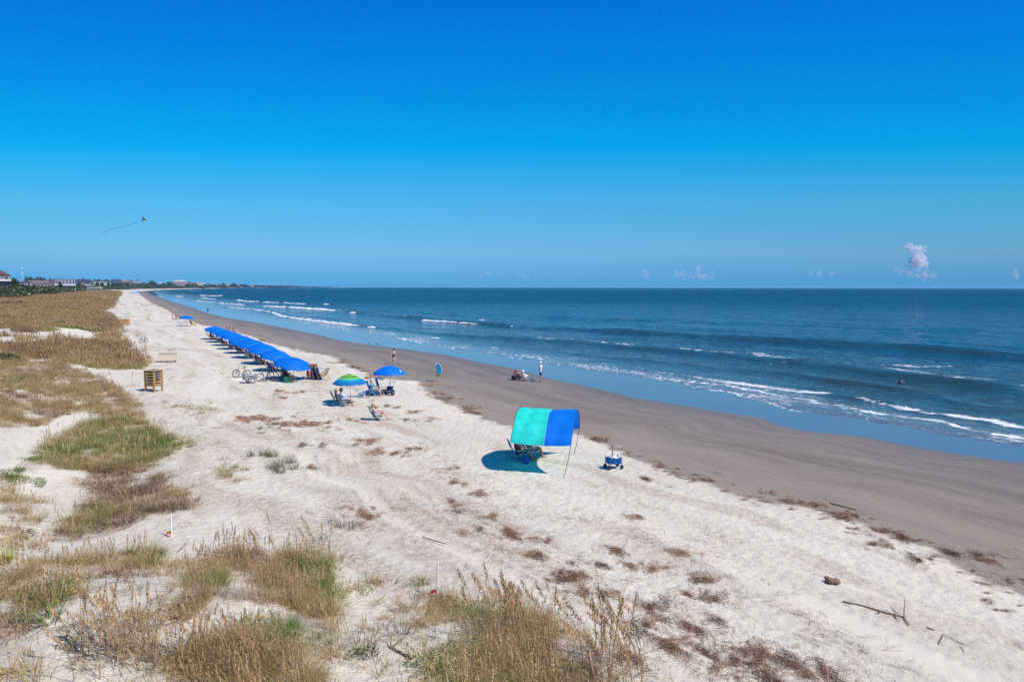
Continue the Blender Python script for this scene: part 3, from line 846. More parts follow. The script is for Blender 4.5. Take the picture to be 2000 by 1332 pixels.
def scatter(name, label, meshes, pts, rotz, scl, idx, tint, tilt=None):
    """one countless mass: the meshes set on the points by geometry nodes"""
    col = bpy.data.collections.new(name + "_kinds")
    for i, me in enumerate(meshes):
        col.objects.link(bpy.data.objects.new("%s_kind_%02d" % (name, i), me))
    n = len(pts)
    me = bpy.data.meshes.new(name)
    me.vertices.add(n); me.vertices.foreach_set('co', np.asarray(pts, np.float32).ravel())
    rot = np.zeros((n, 3), np.float32); rot[:, 2] = rotz
    if tilt is not None: rot[:, :2] = tilt
    a = me.attributes.new('rot', 'FLOAT_VECTOR', 'POINT'); a.data.foreach_set('vector', rot.ravel())
    sc = np.asarray(scl, np.float32)
    if sc.ndim == 1: sc = np.repeat(sc[:, None], 3, 1)
    a = me.attributes.new('scl', 'FLOAT_VECTOR', 'POINT'); a.data.foreach_set('vector', np.ascontiguousarray(sc).ravel())
    a = me.attributes.new('idx', 'INT', 'POINT'); a.data.foreach_set('value', np.asarray(idx, np.int32))
    a = me.attributes.new('tint', 'FLOAT', 'POINT'); a.data.foreach_set('value', np.asarray(tint, np.float32))
    o = link(name, me)
    g = bpy.data.node_groups.new(name + "_nodes", 'GeometryNodeTree')
    g.interface.new_socket('Geometry', in_out='INPUT', socket_type='NodeSocketGeometry')
    g.interface.new_socket('Geometry', in_out='OUTPUT', socket_type='NodeSocketGeometry')
    gi = g.nodes.new('NodeGroupInput'); go = g.nodes.new('NodeGroupOutput')
    ci = g.nodes.new('GeometryNodeCollectionInfo'); ci.inputs['Collection'].default_value = col
    ci.inputs['Separate Children'].default_value = True; ci.inputs['Reset Children'].default_value = True
    ip = g.nodes.new('GeometryNodeInstanceOnPoints'); ip.inputs['Pick Instance'].default_value = True
    def na(nm, ty):
        x = g.nodes.new('GeometryNodeInputNamedAttribute'); x.data_type = ty; x.inputs['Name'].default_value = nm
        return x.outputs['Attribute']
    e2r = g.nodes.new('FunctionNodeEulerToRotation')
    g.links.new(na('rot', 'FLOAT_VECTOR'), e2r.inputs[0])
    g.links.new(gi.outputs[0], ip.inputs['Points']); g.links.new(ci.outputs[0], ip.inputs['Instance'])
    g.links.new(na('idx', 'INT'), ip.inputs['Instance Index']); g.links.new(e2r.outputs[0], ip.inputs['Rotation'])
    g.links.new(na('scl', 'FLOAT_VECTOR'), ip.inputs['Scale']); g.links.new(ip.outputs[0], go.inputs[0])
    md = o.modifiers.new(name, 'NODES'); md.node_group = g
    tag(o, label, None, None, 'stuff')
    return o

# --- kinds: 0-3 oats with heads, 4-7 plain grass, 8-10 dead tangle, 11-13 creepers, 14-15 thin stubble, 16-19 wide far clumps
K = []
for i in range(4): K.append(blade_mesh("oat_grass", 38, 0.20, 0.44, 0.010, 0.9, 100 + i, heads=4, curl=1.2))
for i in range(4): K.append(blade_mesh("dune_grass", 46, 0.21, 0.40, 0.011, 1.0, 110 + i, curl=1.3))
for i in range(3): K.append(blade_mesh("dead_tangle", 60, 0.24, 0.26, 0.010, 1.1, 120 + i, curl=1.2))
for i in range(3): K.append(creeper_mesh("creeper", 90, 0.26, 0.17, 0.035, 130 + i))
for i in range(2): K.append(blade_mesh("stubble", 14, 0.22, 0.30, 0.010, 0.35, 140 + i, heads=1))
for i in range(4): K.append(blade_mesh("far_grass", 70, 0.62, 0.70, 0.036, 0.5, 150 + i, heads=10, headlen=0.42))
KIND = {'oat': ([0, 1, 2, 3, 4, 5, 8, 9], (0.36, 0.22)), 'green': ([4, 5, 6, 7, 4, 5, 0, 1], (0.58, 0.14)), 'mix': ([0, 1, 4, 8, 9, 11, 12, 14], (0.36, 0.22)),
        'dead': ([8, 9, 10, 8, 9, 6, 14], (0.12, 0.12)), 'bright': ([11, 12, 13, 11, 4], (0.88, 0.12)), 'pale': ([0, 1, 4, 5, 14], (0.42, 0.1)), 'sparse': ([14, 15, 8, 9, 12, 5], (0.27, 0.2))}
pts, rz_, sc_, ix_, ti_ = [], [], [], [], []
GREENSPOT = [G(x, y) for x, y in [(430, 1140), (622, 1112), (622, 1158), (600, 1240), (560, 1250), (330, 870), (250, 860), (130, 885), (1010, 1205), (945, 1200), (885, 1240), (60, 740), (20, 760)]]
for n_, poly, kind, den in APOLY:
    lo = poly.min(0); hi = poly.max(0)
    cnt = int(den * np.prod(hi - lo) * (1.25 if kind in ('mix', 'sparse', 'bright', 'pale') else 1.15))
    x = rng.uniform(lo[0], hi[0], cnt); y = rng.uniform(lo[1], hi[1], cnt)
    # a little spill over the outline
    jx = x + rng.normal(0, .16, cnt); jy = y + rng.normal(0, .16, cnt)
    k_ = in_poly(x, y, poly)
    x, y = jx[k_], jy[k_]
    k_ = ~in_hole(x, y); x, y = x[k_], y[k_]
    pn = fbm(x / 1.3, y / 1.3, 2, 221)
    keep = (pn > (-0.42 if kind in ('oat', 'green') else -0.2)) & (fbm(x / .55, y / .55, 2, 223) > -.5)
    x, y, pn = x[keep], y[keep], pn[keep]
    ks, (tm, ts) = KIND[kind]
    big = fbm(x / 1.1, y / 1.1, 2, 231)
    t = tm + ts * 1.2 * big + rng.normal(0, ts * 0.45, len(x))
    for g_ in GREENSPOT:
        rr_ = 0.15 * math.sqrt(g_[0] ** 2 + g_[1] ** 2) ** 0.55 * 1.0
        t = t + 0.5 * np.exp(-((x - g_[0]) ** 2 + (y - g_[1]) ** 2) / rr_ ** 2) * (kind in ('oat', 'green', 'mix'))
    pts.append(np.stack([x, y, T(x, y, False) - 0.02], 1)); rz_.append(rng.normal(0, 0.35, len(x)) if kind in ('oat', 'pale') else rng.uniform(0, 6.28, len(x)))
    q_ = rng.uniform(0.62, 1.15, len(x)) * (1 + 0.25 * pn) * (.62 if n_ == 'pole tuft' else 1); sc_.append(np.stack([q_] * 3, 1)); ix_.append(rng.choice(ks, len(x))); ti_.append(np.clip(t, 0, 1))
# the wide dune field behind, thinning into big clumps far away
for d0, d1, den, ks, s0, s1, zz in [(30, 80, 6.0, [0, 1, 2, 3, 4, 5, 8], 0.9, 1.5, 1.0), (62, 180, 1.9, [16, 17, 18, 19], 0.6, 1.0, .95), (150, 430, 0.65, [16, 17, 18, 19], 1.0, 1.5, .75), (380, 1100, 0.16, [16, 17, 18, 19], 2.2, 3.0, .42)]:
    cnt = int((d1 - d0) * 1.05 * 62 * den)
    s_ = rng.uniform(d0 * .9, d1 * 1.1, cnt); w_ = rng.uniform(-88, -28, cnt)
    o__ = w_ + offw(s_); x = DX * s_ + DY * o__; y = DY * s_ - DX * o__
    dd = np.hypot(x, y)
    k_ = (dd > d0) & (dd < d1); x, y = x[k_], y[k_]
    jx = x + rng.normal(0, .4, len(x)); jy = y + rng.normal(0, .8, len(x))
    k_ = in_poly(x, y, FIELD); x, y = jx[k_], jy[k_]
    s_, w_ = sw(x, y)
    k_ = (rng.random(len(x)) < field_density(x, y)) & ~in_hole(x, y); x, y, w_ = x[k_], y[k_], w_[k_]
    big = fbm(x / 9, y / 6, 3, 241); med = fbm(x / 2.5, y / 2.0, 2, 251)
    t = 0.38 + 0.28 * big + 0.20 * med + rng.normal(0, .06, len(x)) + 0.42 * sstep(0.25, 0.5, fbm(x / 12, y / 8, 2, 261)) + 0.12 * sstep(-60, -70, w_)
    pts.append(np.stack([x, y, T(x, y, False) - 0.03], 1)); rz_.append(rng.normal(0, 0.5, len(x)))
    q_ = rng.uniform(s0, s1, len(x)); sc_.append(np.stack([q_, q_, q_ * zz], 1)); ix_.append(rng.choice(ks, len(x))); ti_.append(np.clip(t, 0.0, 1))
# thin green-grey grass on the sand before the dunes
for cx, cy, rx, ry, cnt, t0 in [(395, 803, 42, 16, 34, .62), (350, 800, 25, 10, 10, .6), (368, 866, 42, 16, 30, .6), (440, 918, 26, 16, 20, .5), (470, 935, 30, 10, 8, .4), (325, 935, 30, 15, 10, .4), (350, 960, 30, 20, 10, .3),
                                (245, 612, 16, 12, 60, .62), (240, 640, 12, 10, 30, .6), (268, 655, 10, 6, 25, .66), (258, 690, 20, 14, 26, .55), (245, 665, 10, 10, 18, .55), (300, 700, 14, 8, 10, .5),
                                (730, 1140, 12, 5, 6, .3), (822, 1140, 8, 5, 4, .7), (600, 1330, 30, 8, 8, .4), (985, 1175, 40, 10, 5, .6), (415, 1105, 60, 10, 26, .4), (705, 1275, 20, 10, 6, .75), (640, 1205, 14, 20, 14, .4)]:
    for _ in range(cnt):
        g_ = G(cx + random.gauss(0, rx * .5), cy + random.gauss(0, ry * .5))
        pts.append(np.array([[g_[0], g_[1], g_[2] - 0.02]])); rz_.append([random.uniform(0, 6.28)]); q_ = random.uniform(.5, 1.0); sc_.append(np.array([[q_] * 3])); ix_.append([random.choice([14, 15, 5, 6, 14])]); ti_.append([t0 + random.gauss(0, .08)])
pts = np.concatenate(pts); n_t = len(pts)
dune_grass = scatter("dune_grass", "brown and green dune grass covering the sand hills", K, pts, np.concatenate(rz_), np.concatenate(sc_), np.concatenate(ix_), np.concatenate(ti_),
                     rng.normal(0, 0.10, (n_t, 2)))
print("grass tufts", n_t)

# --- dry reed stems washed up on the sand
S_ = []
for i in range(4): S_.append(straw_mesh("reed_heap", 62, 0.42, 0.15, 0.08, 0.007, 300 + i, (.08, .34)))
for i in range(3): S_.append(straw_mesh("reed_scatter", 20, 0.8, 0.40, 0.01, 0.007, 310 + i, (0.05, 0.25)))
for i in range(2): S_.append(straw_mesh("reed_stem", 3, 0.5, 0.3, 0.01, 0.009, 320 + i, (0.1, 0.6)))
PATCH = [(560, 823, 75, 9), (612, 830, 30, 7), (500, 817, 14, 6), (645, 838, 25, 5), (715, 862, 30, 4), (700, 867, 20, 4), (755, 884, 38, 6), (780, 890, 20, 5), (810, 875, 22, 6), (600, 870, 25, 4), (610, 912, 12, 5),
         (875, 915, 20, 5), (905, 945, 14, 6), (900, 985, 20, 7), (895, 1000, 16, 5), (935, 965, 22, 3), (980, 1040, 50, 16), (1050, 1052, 35, 6), (1045, 1085, 12, 4), (720, 1015, 26, 20), (690, 995, 20, 10),
         (1160, 1105, 30, 7), (1240, 1103, 28, 8), (1335, 1077, 28, 7), (1372, 1133, 26, 8), (1410, 1168, 22, 6), (1130, 1127, 22, 8), (1085, 1130, 24, 7), (1165, 1160, 36, 6), (1262, 1230, 25, 12),
         (1300, 1212, 30, 7), (1372, 1228, 36, 13), (1310, 1258, 40, 9), (1350, 1275, 50, 12), (1405, 1292, 45, 13), (1490, 1272, 35, 9), (1525, 1298, 55, 16), (1575, 1318, 55, 11), (1480, 1300, 30, 14), (1540, 1330, 90, 10), (1230, 1290, 20, 8),
         (920, 797, 15, 4), (1172, 856, 9, 5), (1180, 862, 8, 4), (1300, 913, 18, 3), (1255, 935, 10, 3), (1375, 937, 15, 3), (1500, 963, 20, 3), (1545, 979, 35, 4), (1590, 985, 16, 3), (1640, 1005, 20, 3), (1655, 1010, 14, 3),
         (1730, 1038, 22, 3), (1720, 1063, 20, 6), (1800, 1093, 22, 4), (1935, 1096, 24, 7), (1925, 1085, 18, 4), (1765, 1050, 8, 2), (1970, 1136, 30, 5), (1855, 1080, 12, 2), (560, 765, 30, 3), (545, 778, 25, 2),
         (925, 805, 20, 4), (860, 770, 20, 4), (846, 752, 14, 4), (870, 778, 22, 3), (700, 740, 20, 2), (735, 738, 14, 3), (690, 717, 14, 3), (655, 708, 16, 2), (960, 1010, 14, 6), (1240, 1010, 12, 3), (745, 795, 20, 2),
         (690, 822, 20, 3), (820, 822, 30, 4), (800, 805, 20, 3), (1200, 1075, 25, 5), (1290, 1110, 25, 6), (1330, 1160, 20, 6), (1285, 1185, 30, 7)]
pts, rz_, sc_, ix_, ti_ = [], [], [], [], []
shore_a = math.atan2(DY, DX)
def put_straw(px, py, k, s, t, sp=0.5):
    g_ = G(px, py)
    pts.append((g_[0], g_[1], g_[2])); rz_.append(shore_a + math.pi * 0 + random.gauss(-0.45, sp)); sc_.append(s); ix_.append(k); ti_.append(t)
for cx, cy, rx, ry in PATCH:
    d = FPX * 7.3 / (cy - 560)
    area = (rx * d / FPX) * (ry * d / FPX * d / 7.3) * 3.1
    cnt = int(np.clip(area * 7.0, 5, 110))
    t0 = random.uniform(0.1, 0.6)
    for _ in range(cnt):
        a = random.uniform(0, 6.28); q = math.sqrt(random.random()) * random.choice([.8, 1.0, 1.5])
        wob = .5 * ry * math.sin(math.cos(a) * q * 3.1 + cx)
        put_straw(cx + 1.15 * rx * q * math.cos(a), cy + ry * (.75 * q * math.sin(a) + .25 * q * math.cos(a)) + wob, random.choice([0, 1, 2, 3, 0, 4, 5]), random.uniform(.35, 1.15) * (1 if cy > 900 else 1.2), min(1, max(0, t0 + random.gauss(0, .15))), 0.6)
for cx, cy, rx, ry in PATCH:
    for _ in range(int(6 + rx * ry / 22)):
        put_straw(cx + random.gauss(0, rx * 1.3), cy + random.gauss(0, ry * 1.7), random.choice([4, 5, 6, 7, 8]), random.uniform(.3, .8), random.uniform(.1, .8), .8)
# loose stems over the upper beach
c_ = 60000
s_ = rng.uniform(4, 75, c_); w_ = rng.uniform(-38, -12, c_)
k_ = (w_ < wdry(s_) - .3) & (w_ > wdune(s_) + .3); s_, w_ = s_[k_], w_[k_]
o_ = w_ + offw(s_); x = DX * s_ + DY * o_; y = DY * s_ - DX * o_
pn = fbm(s_ / 5.0, w_ / 1.6, 3, 331) - .25 * sstep(-24, -19, w_)
k_ = rng.random(len(x)) < .17 * sstep(-.15, .35, pn) * np.clip(22 / np.hypot(x, y), .25, 1.3); x, y, pn = x[k_], y[k_], pn[k_]
z = T(x, y, False)
for i in range(len(x)):
    pts.append((x[i], y[i], z[i])); rz_.append(shore_a + random.gauss(-.45, .8)); sc_.append(random.uniform(.35, .85)); ix_.append(random.choice([4, 5, 6, 7, 8, 7, 8])); ti_.append(random.uniform(0, .75))
# drifts along the tide line and across the beach farther off
for _ in range(430):
    s_ = 4 * math.exp(random.uniform(0, 4.55))
    if s_ < 36 and random.random() < .62: continue
    if s_ < 34 or random.random() < 0.5: w_ = wdry(s_) + random.gauss(-.15, .35 if random.random() < .6 else 1.2)
    else: w_ = random.uniform(wdune(s_) + 1.5, wdry(s_) - 1.5)
    if random.random() < 0.3: w_ = wdry(s_) + random.uniform(0, 1.2)
    o_ = w_ + offw(s_); bx = DX * s_ + DY * o_; by = DY * s_ - DX * o_
    sz = 0.42 + s_ / 240
    t0 = random.uniform(0.0, .3)
    for _ in range(random.randint(3, 7)):
        q_ = random.gauss(0, 1.3 * sz); x = bx + DX * q_ + random.gauss(0, .3 * sz); y = by + DY * q_ + random.gauss(0, 0.3 * sz)
        pts.append((x, y, T1(x, y))); rz_.append(random.gauss(0.1, .4)); sc_.append(random.uniform(.6, 1.1) * sz); ix_.append(random.choice([0, 1, 4, 5, 6])); ti_.append(t0 + random.uniform(0, .2))
scatter("reed_litter", "brown dry reed stems washed up in drifts on the sand", S_, np.array(pts), np.array(rz_), np.array(sc_), np.array(ix_), np.array(ti_))
print("reed pieces", len(pts))
# ------------------------------------------------------------------ people
def capsule(mb, a, b, ra, rb):
    a = Vector(a); b = Vector(b)
    mb.ell(a, (ra, ra, ra), 10, 6); mb.ell(b, (rb, rb, rb), 10, 6)
    if (b - a).length > 1e-4: mb.tube([a, b], [ra, rb], 10, True)

def V3(*a): return Vector(a)
def pose_joints(pose):
    J = dict(pelvis=V3(0, 0, .95), waist=V3(0, .0, 1.10), chest=V3(0, .0, 1.30), neck=V3(0, -.01, 1.46), hbase=V3(0, .0, 1.53), head=V3(0, .02, 1.63))
    for s, n in ((-1, 'l'), (1, 'r')):
        J['sho' + n] = V3(s * .185, -.01, 1.40); J['elb' + n] = V3(s * .245, -.03, 1.12); J['wri' + n] = V3(s * .25, .06, .87)
        J['hip' + n] = V3(s * .09, 0, .90); J['kne' + n] = V3(s * .10, .02, .49); J['ank' + n] = V3(s * .10, -.01, .08)
    if pose == 'walk':
        J['knel'] = V3(-.09, .17, .50); J['ankl'] = V3(-.09, .20, .09); J['kner'] = V3(.09, -.02, .48); J['ankr'] = V3(.09, -.26, .15)
        J['elbl'] = V3(-.25, -.12, 1.14); J['wril'] = V3(-.25, -.08, .90); J['elbr'] = V3(.25, .05, 1.13); J['wrir'] = V3(.24, .22, .94)
    if pose in ('sit', 'lowsit', 'lounge', 'ground'):
        zp = {'sit': .36, 'lowsit': .22, 'lounge': .42, 'ground': .14}[pose]
        rc = {'sit': .30, 'lowsit': .42, 'lounge': .75, 'ground': .05}[pose]
        c, s_ = math.cos(rc), math.sin(rc)
        def up(d, f=0.0): return V3(0, -s_ * d + c * f, zp + c * d + s_ * f)
        J.update(pelvis=up(0), waist=up(.15), chest=up(.35), neck=up(.52), hbase=up(.59, .03), head=up(.69, .07))
        for s, n in ((-1, 'l'), (1, 'r')):
            J['sho' + n] = up(.46) + V3(s * .185, 0, 0); J['elb' + n] = up(.24, .14) + V3(s * .27, 0, 0); J['wri' + n] = up(.16, .38) + V3(s * .20, 0, 0)
            J['hip' + n] = V3(s * .09, .02, zp - .02)
            if pose == 'sit': J['kne' + n] = V3(s * .13, .44, zp + .07); J['ank' + n] = V3(s * .13, .55, .08)
            if pose == 'lowsit': J['kne' + n] = V3(s * .09, .36, zp + .26); J['ank' + n] = V3(s * .10, .66, .09)
            if pose == 'lounge': J['kne' + n] = V3(s * .10, .44, zp + .04); J['ank' + n] = V3(s * .10, .86, zp - .04)
            if pose == 'ground': J['kne' + n] = V3(s * .14, .34, .38); J['ank' + n] = V3(s * .12, .48, .08); J['wri' + n] = V3(s * .15, .36, .40)
    if pose == 'board':
        for s, n in ((-1, 'l'), (1, 'r')):
            J['elb' + n] = V3(s * .36, -.02, 1.30); J['wri' + n] = V3(s * .30, -.16, 1.45)
    return J

SKINS = {'fair': (.58, .36, .27), 'tan': (.42, .235, .155), 'pink': (.62, .34, .26)}
def person(label, loc, face, pose='stand', h=1.72, skin='fair', wear=(), hair=None, hat=None, group=None, vox=0.028, wide=1.0, cat='person'):
    """wear: (name, [(bone, t0, t1)], material, thickness)"""
    J = pose_joints(pose); k = h / 1.72
    bones = [('pelvis', 'pelvis', 'waist', .135, .12), ('torso', 'waist', 'chest', .12, .14), ('torso', 'chest', 'neck', .13, .07), ('neck', 'neck', 'hbase', .052, .05)]
    for n in 'lr':
        bones += [('torso', 'chest', 'sho' + n, .10, .065), ('uarm', 'sho' + n, 'elb' + n, .055, .042), ('farm', 'elb' + n, 'wri' + n, .041, .028),
                  ('pelvis', 'pelvis', 'hip' + n, .12, .10), ('thigh', 'hip' + n, 'kne' + n, .092, .06), ('shin', 'kne' + n, 'ank' + n, .056, .038)]
    mb = MB(); recs = []
    for lab, a, b, ra, rb in bones:
        ra *= wide if lab in ('pelvis', 'torso', 'thigh') else 1; rb *= wide if lab in ('pelvis', 'torso') else 1
        capsule(mb, J[a], J[b], ra, rb); recs.append((lab, J[a], J[b], ra, rb))
    hd = (J['head'] - J['hbase']).normalized()
    fw = V3(0, 1, 0) - hd * hd.y; fw.normalize()
    if pose == 'ground' or pose == 'stand': pass
    side = fw.cross(hd).normalized()
    hq = Matrix((side, fw, hd)).transposed()
    mb.ell(J['head'], (.077, .098, .118), 12, 9, hq); mb.ell(J['head'] + fw * .03 - hd * .06, (.055, .065, .06), 10, 6, hq)
    mb.ell(J['head'] + fw * .10 - hd * .012, (.014, .022, .022), 6, 4, hq)
    for s in (-1, 1): mb.ell(J['head'] + side * s * .078, (.012, .02, .032), 6, 4, hq)
    recs.append(('head', J['hbase'], J['head'] + hd * .05, .1, .1))
    for n in 'lr':
        ft = V3(0, .2, -.05) if pose != 'lounge' else V3(0, .06, .2)
        a = J['ank' + n]; toe = a + ft
        if pose != 'lounge': toe.z = max(.03, toe.z) if a.z < .12 else toe.z
        capsule(mb, a - V3(0, .03, .03 if pose != 'lounge' else 0), toe, .042, .032); recs.append(('foot', a, toe, .04, .03))
        d = (J['wri' + n] - J['elb' + n]).normalized(); hc = J['wri' + n] + d * .055
        mb.ell(hc, (.04, .045, .03), 8, 6, d.to_track_quat('Y', 'Z').to_matrix()); recs.append(('hand', J['wri' + n], J['wri' + n] + d * .1, .03, .03))
    tmp = bpy.data.objects.new("tmp", mb.mesh("tmp", simple("skin_" + skin, SKINS[skin], .55, var=.06)))
    COL.objects.link(tmp)
    rm = tmp.modifiers.new("r", 'REMESH'); rm.mode = 'VOXEL'; rm.voxel_size = vox
    sm = tmp.modifiers.new("s", 'SMOOTH'); sm.factor = .5; sm.iterations = 3
    dg = bpy.context.evaluated_depsgraph_get(); dg.update()
    me = bpy.data.meshes.new_from_object(tmp.evaluated_get(dg))
    om = tmp.data; bpy.data.objects.remove(tmp); bpy.data.meshes.remove(om)
    co = np.empty(len(me.vertices) * 3, np.float32); me.vertices.foreach_get('co', co); co = co.reshape(-1, 3)
    no = np.empty(len(me.vertices) * 3, np.float32); me.vertices.foreach_get('normal', no); no = no.reshape(-1, 3)
    best = np.full(len(co), 1e9); lab = np.zeros(len(co), int); tt = np.zeros(len(co))
    names = [r[0] for r in recs]
    for i, (l_, a, b, ra, rb) in enumerate(recs):
        a = np.array(a); b = np.array(b); ab = b - a; t = np.clip(((co - a) @ ab) / (ab @ ab + 1e-9), 0, 1)
        d = np.linalg.norm(co - (a + t[:, None] * ab), axis=1) - (ra + (rb - ra) * t)
        u = d < best; best[u] = d[u]; lab[u] = i; tt[u] = t[u]
    polys = [tuple(p.vertices) for p in me.polygons]
    root = thing("person", label, cat, loc, face, group)
    # fingers, eyes and mouth complete the one body mesh
    vs_ = [tuple(c) for c in co]; fs_ = list(polys); mi = [0] * len(fs_)
    ex = MB()
    for n in 'lr':
        d = (J['wri' + n] - J['elb' + n]).normalized(); sd = d.cross(V3(0, 0, 1) if abs(d.z) < .9 else V3(0, 1, 0)).normalized(); dn = sd.cross(d)
        for q, (off, L) in enumerate(((-.027, .062), (-.009, .075), (.009, .07), (.027, .055))):
            p0 = J['wri' + n] + d * .07 + sd * off
            ex.tube([p0, p0 + d * L * .55, p0 + d * L * .95 + dn * .018], [.009, .008, .006], 5)
        p0 = J['wri' + n] + d * .035 + sd * .03
        ex.tube([p0, p0 + sd * .025 + d * .025, p0 + sd * .03 + d * .055], [.010, .009, .007], 5)
    o_ = len(vs_); vs_ += ex.v; fs_ += [tuple(i + o_ for i in f) for f in ex.f]; mi += [0] * len(ex.f)
    ey = MB()
    for s in (-1, 1): ey.ell(J['head'] + fw * .088 + side * s * .032 + hd * .012, (.013, .008, .008), 6, 4, hq)
    ey.ell(J['head'] + fw * .088 - hd * .05, (.022, .007, .006), 6, 4, hq)
    o_ = len(vs_); vs_ += ey.v; fs_ += [tuple(i + o_ for i in f) for f in ey.f]; mi += [1] * len(ey.f)
    bm_ = bpy.data.meshes.new("body"); bm_.from_pydata(vs_, [], fs_)
    bm_.materials.append(simple("skin_" + skin, SKINS[skin], .55, var=.06)); bm_.materials.append(simple("eye_dark", (.05, .03, .03), .4))
    bm_.polygons.foreach_set('material_index', mi); bm_.polygons.foreach_set('use_smooth', [True] * len(fs_)); bm_.update()
    bo = link("body", bm_, root)
    for nm, sel, mat, th in wear:
        ok = np.zeros(len(co), bool)
        for bn, t0, t1 in sel:
            ids = [i for i, q in enumerate(names) if q == bn]
            ok |= np.isin(lab, ids) & (tt >= t0) & (tt <= t1)
        used = {}; nv = []; nf = []
        for p in polys:
            if all(ok[i] for i in p):
                q = []
                for i in p:
                    if i not in used: used[i] = len(nv); nv.append(tuple(co[i] + no[i] * th))
                    q.append(used[i])
                nf.append(tuple(q))
        if nf:
            m_ = bpy.data.meshes.new(nm); m_.from_pydata(nv, [], nf); m_.materials.append(mat); m_.polygons.foreach_set('use_smooth', [True] * len(nf)); m_.update()
            link(nm, m_, root)
    if hair is not None:
        hm = MB(); hm.ell(J['head'] - fw * .02 + hd * .022, (.087, .098, .112), 12, 8, hq)
        if hair[1]: hm.ell(J['head'] - fw * .075 - hd * .09, (.075, .045, .13), 10, 6, hq)
        hm.build("hair", hair[0], root, True)
    if hat is not None:
        mt, brim, kind = hat
        hm = MB()
        if kind == 'cap':
            hm.lathe([(.001, .135), (.06, .125), (.092, .08), (.1, .03), (.103, .025)], 14, J['head'] + hd * .01, hq)
            hm.grid(lambda u, v: J['head'] + hd * .045 + side * (u - .5) * .15 + fw * (.085 + v * .085 * (1 - (2 * u - 1) ** 2 * .5)) - hd * .02 * v, 6, 3)
        else:
            hm.lathe([(.001, .14), (.07, .135), (.095, .10), (.10, .04), (.103, .035), (brim * .8, .02), (brim, .0), (brim, -.006), (.1, .03)], 18, J['head'] + hd * .01, hq)
        hm.build("hat", mt, root, True)
    if k != 1: root.scale = (k, k, k)
    return root

TEE = [('torso', 0, 1), ('pelvis', 0, 1), ('uarm', 0, .62)]
TANK = [('torso', 0, .95), ('pelvis', .2, 1)]
LONG = [('torso', 0, 1), ('pelvis', 0, 1), ('uarm', 0, 1), ('farm', 0, .85)]
SHORTS = [('pelvis', 0, .75), ('thigh', 0, .72)]
BRIEF = [('pelvis', 0, 1), ('thigh', 0, .16)]
BRA = [('torso', .62, .8)]
def fab(n, c): return simple("fabric_" + n, c, .85, var=.1, scale=30)

FACE_SEA = math.atan2(-DX, DY) - math.pi / 2     # local +Y looks out to sea
SEA_DIR = Vector((math.cos(FACE_SEA + math.pi / 2), math.sin(FACE_SEA + math.pi / 2), 0))
ALONG = Vector((DX, DY, 0))

# ------------------------------------------------------------------ beach furniture
ALU = simple("aluminium_tube", (.62, .62, .63), .35, .85)
WOOD = simple("golden_wood", (.46, .27, .11), .65, var=.22, scale=14)
DARKWOOD = simple("brown_wood_pole", (.16, .09, .05), .6, var=.2)
WHITEP = simple("white_plastic", (.78, .78, .77), .4, var=.03)
BLACK = simple("black_plastic", (.02, .02, .022), .5)
RUBBER = simple("black_rubber", (.025, .024, .024), .8)
NAVY = cloth("navy_canvas", (.018, .035, .12), .12)
ROYAL = cloth("royal_blue_fabric", (.012, .13, .62), .22)

def sling(mb, pts, w, th=.012):
    """a hung strip of fabric through the points, with thickness"""
    pts = [Vector(p) for p in pts]
    L = []
    for i, p in enumerate(pts):
        t = (pts[min(i + 1, len(pts) - 1)] - pts[max(i - 1, 0)]).normalized()
        n_ = Vector((1, 0, 0)).cross(t).normalized()
        for sgn in (-1, 1):
            for x in (-w / 2, w / 2): L.append(p + Vector((x, 0, 0)) + n_ * th / 2 * sgn)
    f = []
    for i in range(len(pts) - 1):
        a = i * 4; b = a + 4
        f += [(a, a + 1, b + 1, b), (a + 2, b + 2, b + 3, a + 3), (a, b, b + 2, a + 2), (a + 1, a + 3, b + 3, b + 1)]
    f += [(0, 2, 3, 1), (len(L) - 4, len(L) - 3, len(L) - 1, len(L) - 2)]
    return mb.add(L, f)

def beach_chair(label, loc, rz, fabric, frame=None, seat_h=.30, back=.72, rec=.42, w=.56, group=None, arms=True, cat='beach chair'):
    frame = frame or ALU
    r = thing("beach_chair", label, cat, loc, rz, group)
    c, s = math.cos(rec), math.sin(rec)
    hp = Vector((0, -.20, seat_h - .04)); top = hp + Vector((0, -s * back, c * back)); frt = Vector((0, .26, seat_h + .03))
    f = MB()
    for x in (-w / 2, w / 2):
        X = Vector((x, 0, 0))
        f.tube([frt + X, hp + X, top + X], .013, 6)
        f.tube([Vector((x * 1.02, .30, .0)), Vector((x * 1.02, -.16, seat_h + .17))], .012, 6)
        f.tube([Vector((x * 1.04, -.42, .0)), Vector((x * 1.04, .20, seat_h + .17))], .012, 6)
    f.tube([top + Vector((-w / 2, 0, 0)), top + Vector((w / 2, 0, 0))], .013, 6)
    f.tube([Vector((-w / 2, .30, .012)), Vector((w / 2, .30, .012))], .011, 6); f.tube([Vector((-w / 2, -.42, .012)), Vector((w / 2, -.42, .012))], .011, 6)
    f.build("frame", frame, r)
    a = MB(); sling(a, [frt, frt.lerp(hp, .5) - Vector((0, 0, .035)), hp + Vector((0, .02, -.01))], w - .03); a.build("seat", fabric, r)
    a = MB(); sling(a, [hp + Vector((0, 0, .03)), hp.lerp(top, .5) - Vector((0, c * .03, s * .03)), top], w - .03); a.build("backrest", fabric, r)
    if arms:
        for x in (-w / 2, w / 2):
            a = MB(); a.box((x * 1.05, .02, seat_h + .18), (.045, .42, .022)); a.build("armrest", frame if frame is DARKWOOD else WHITEP, r)
    return r

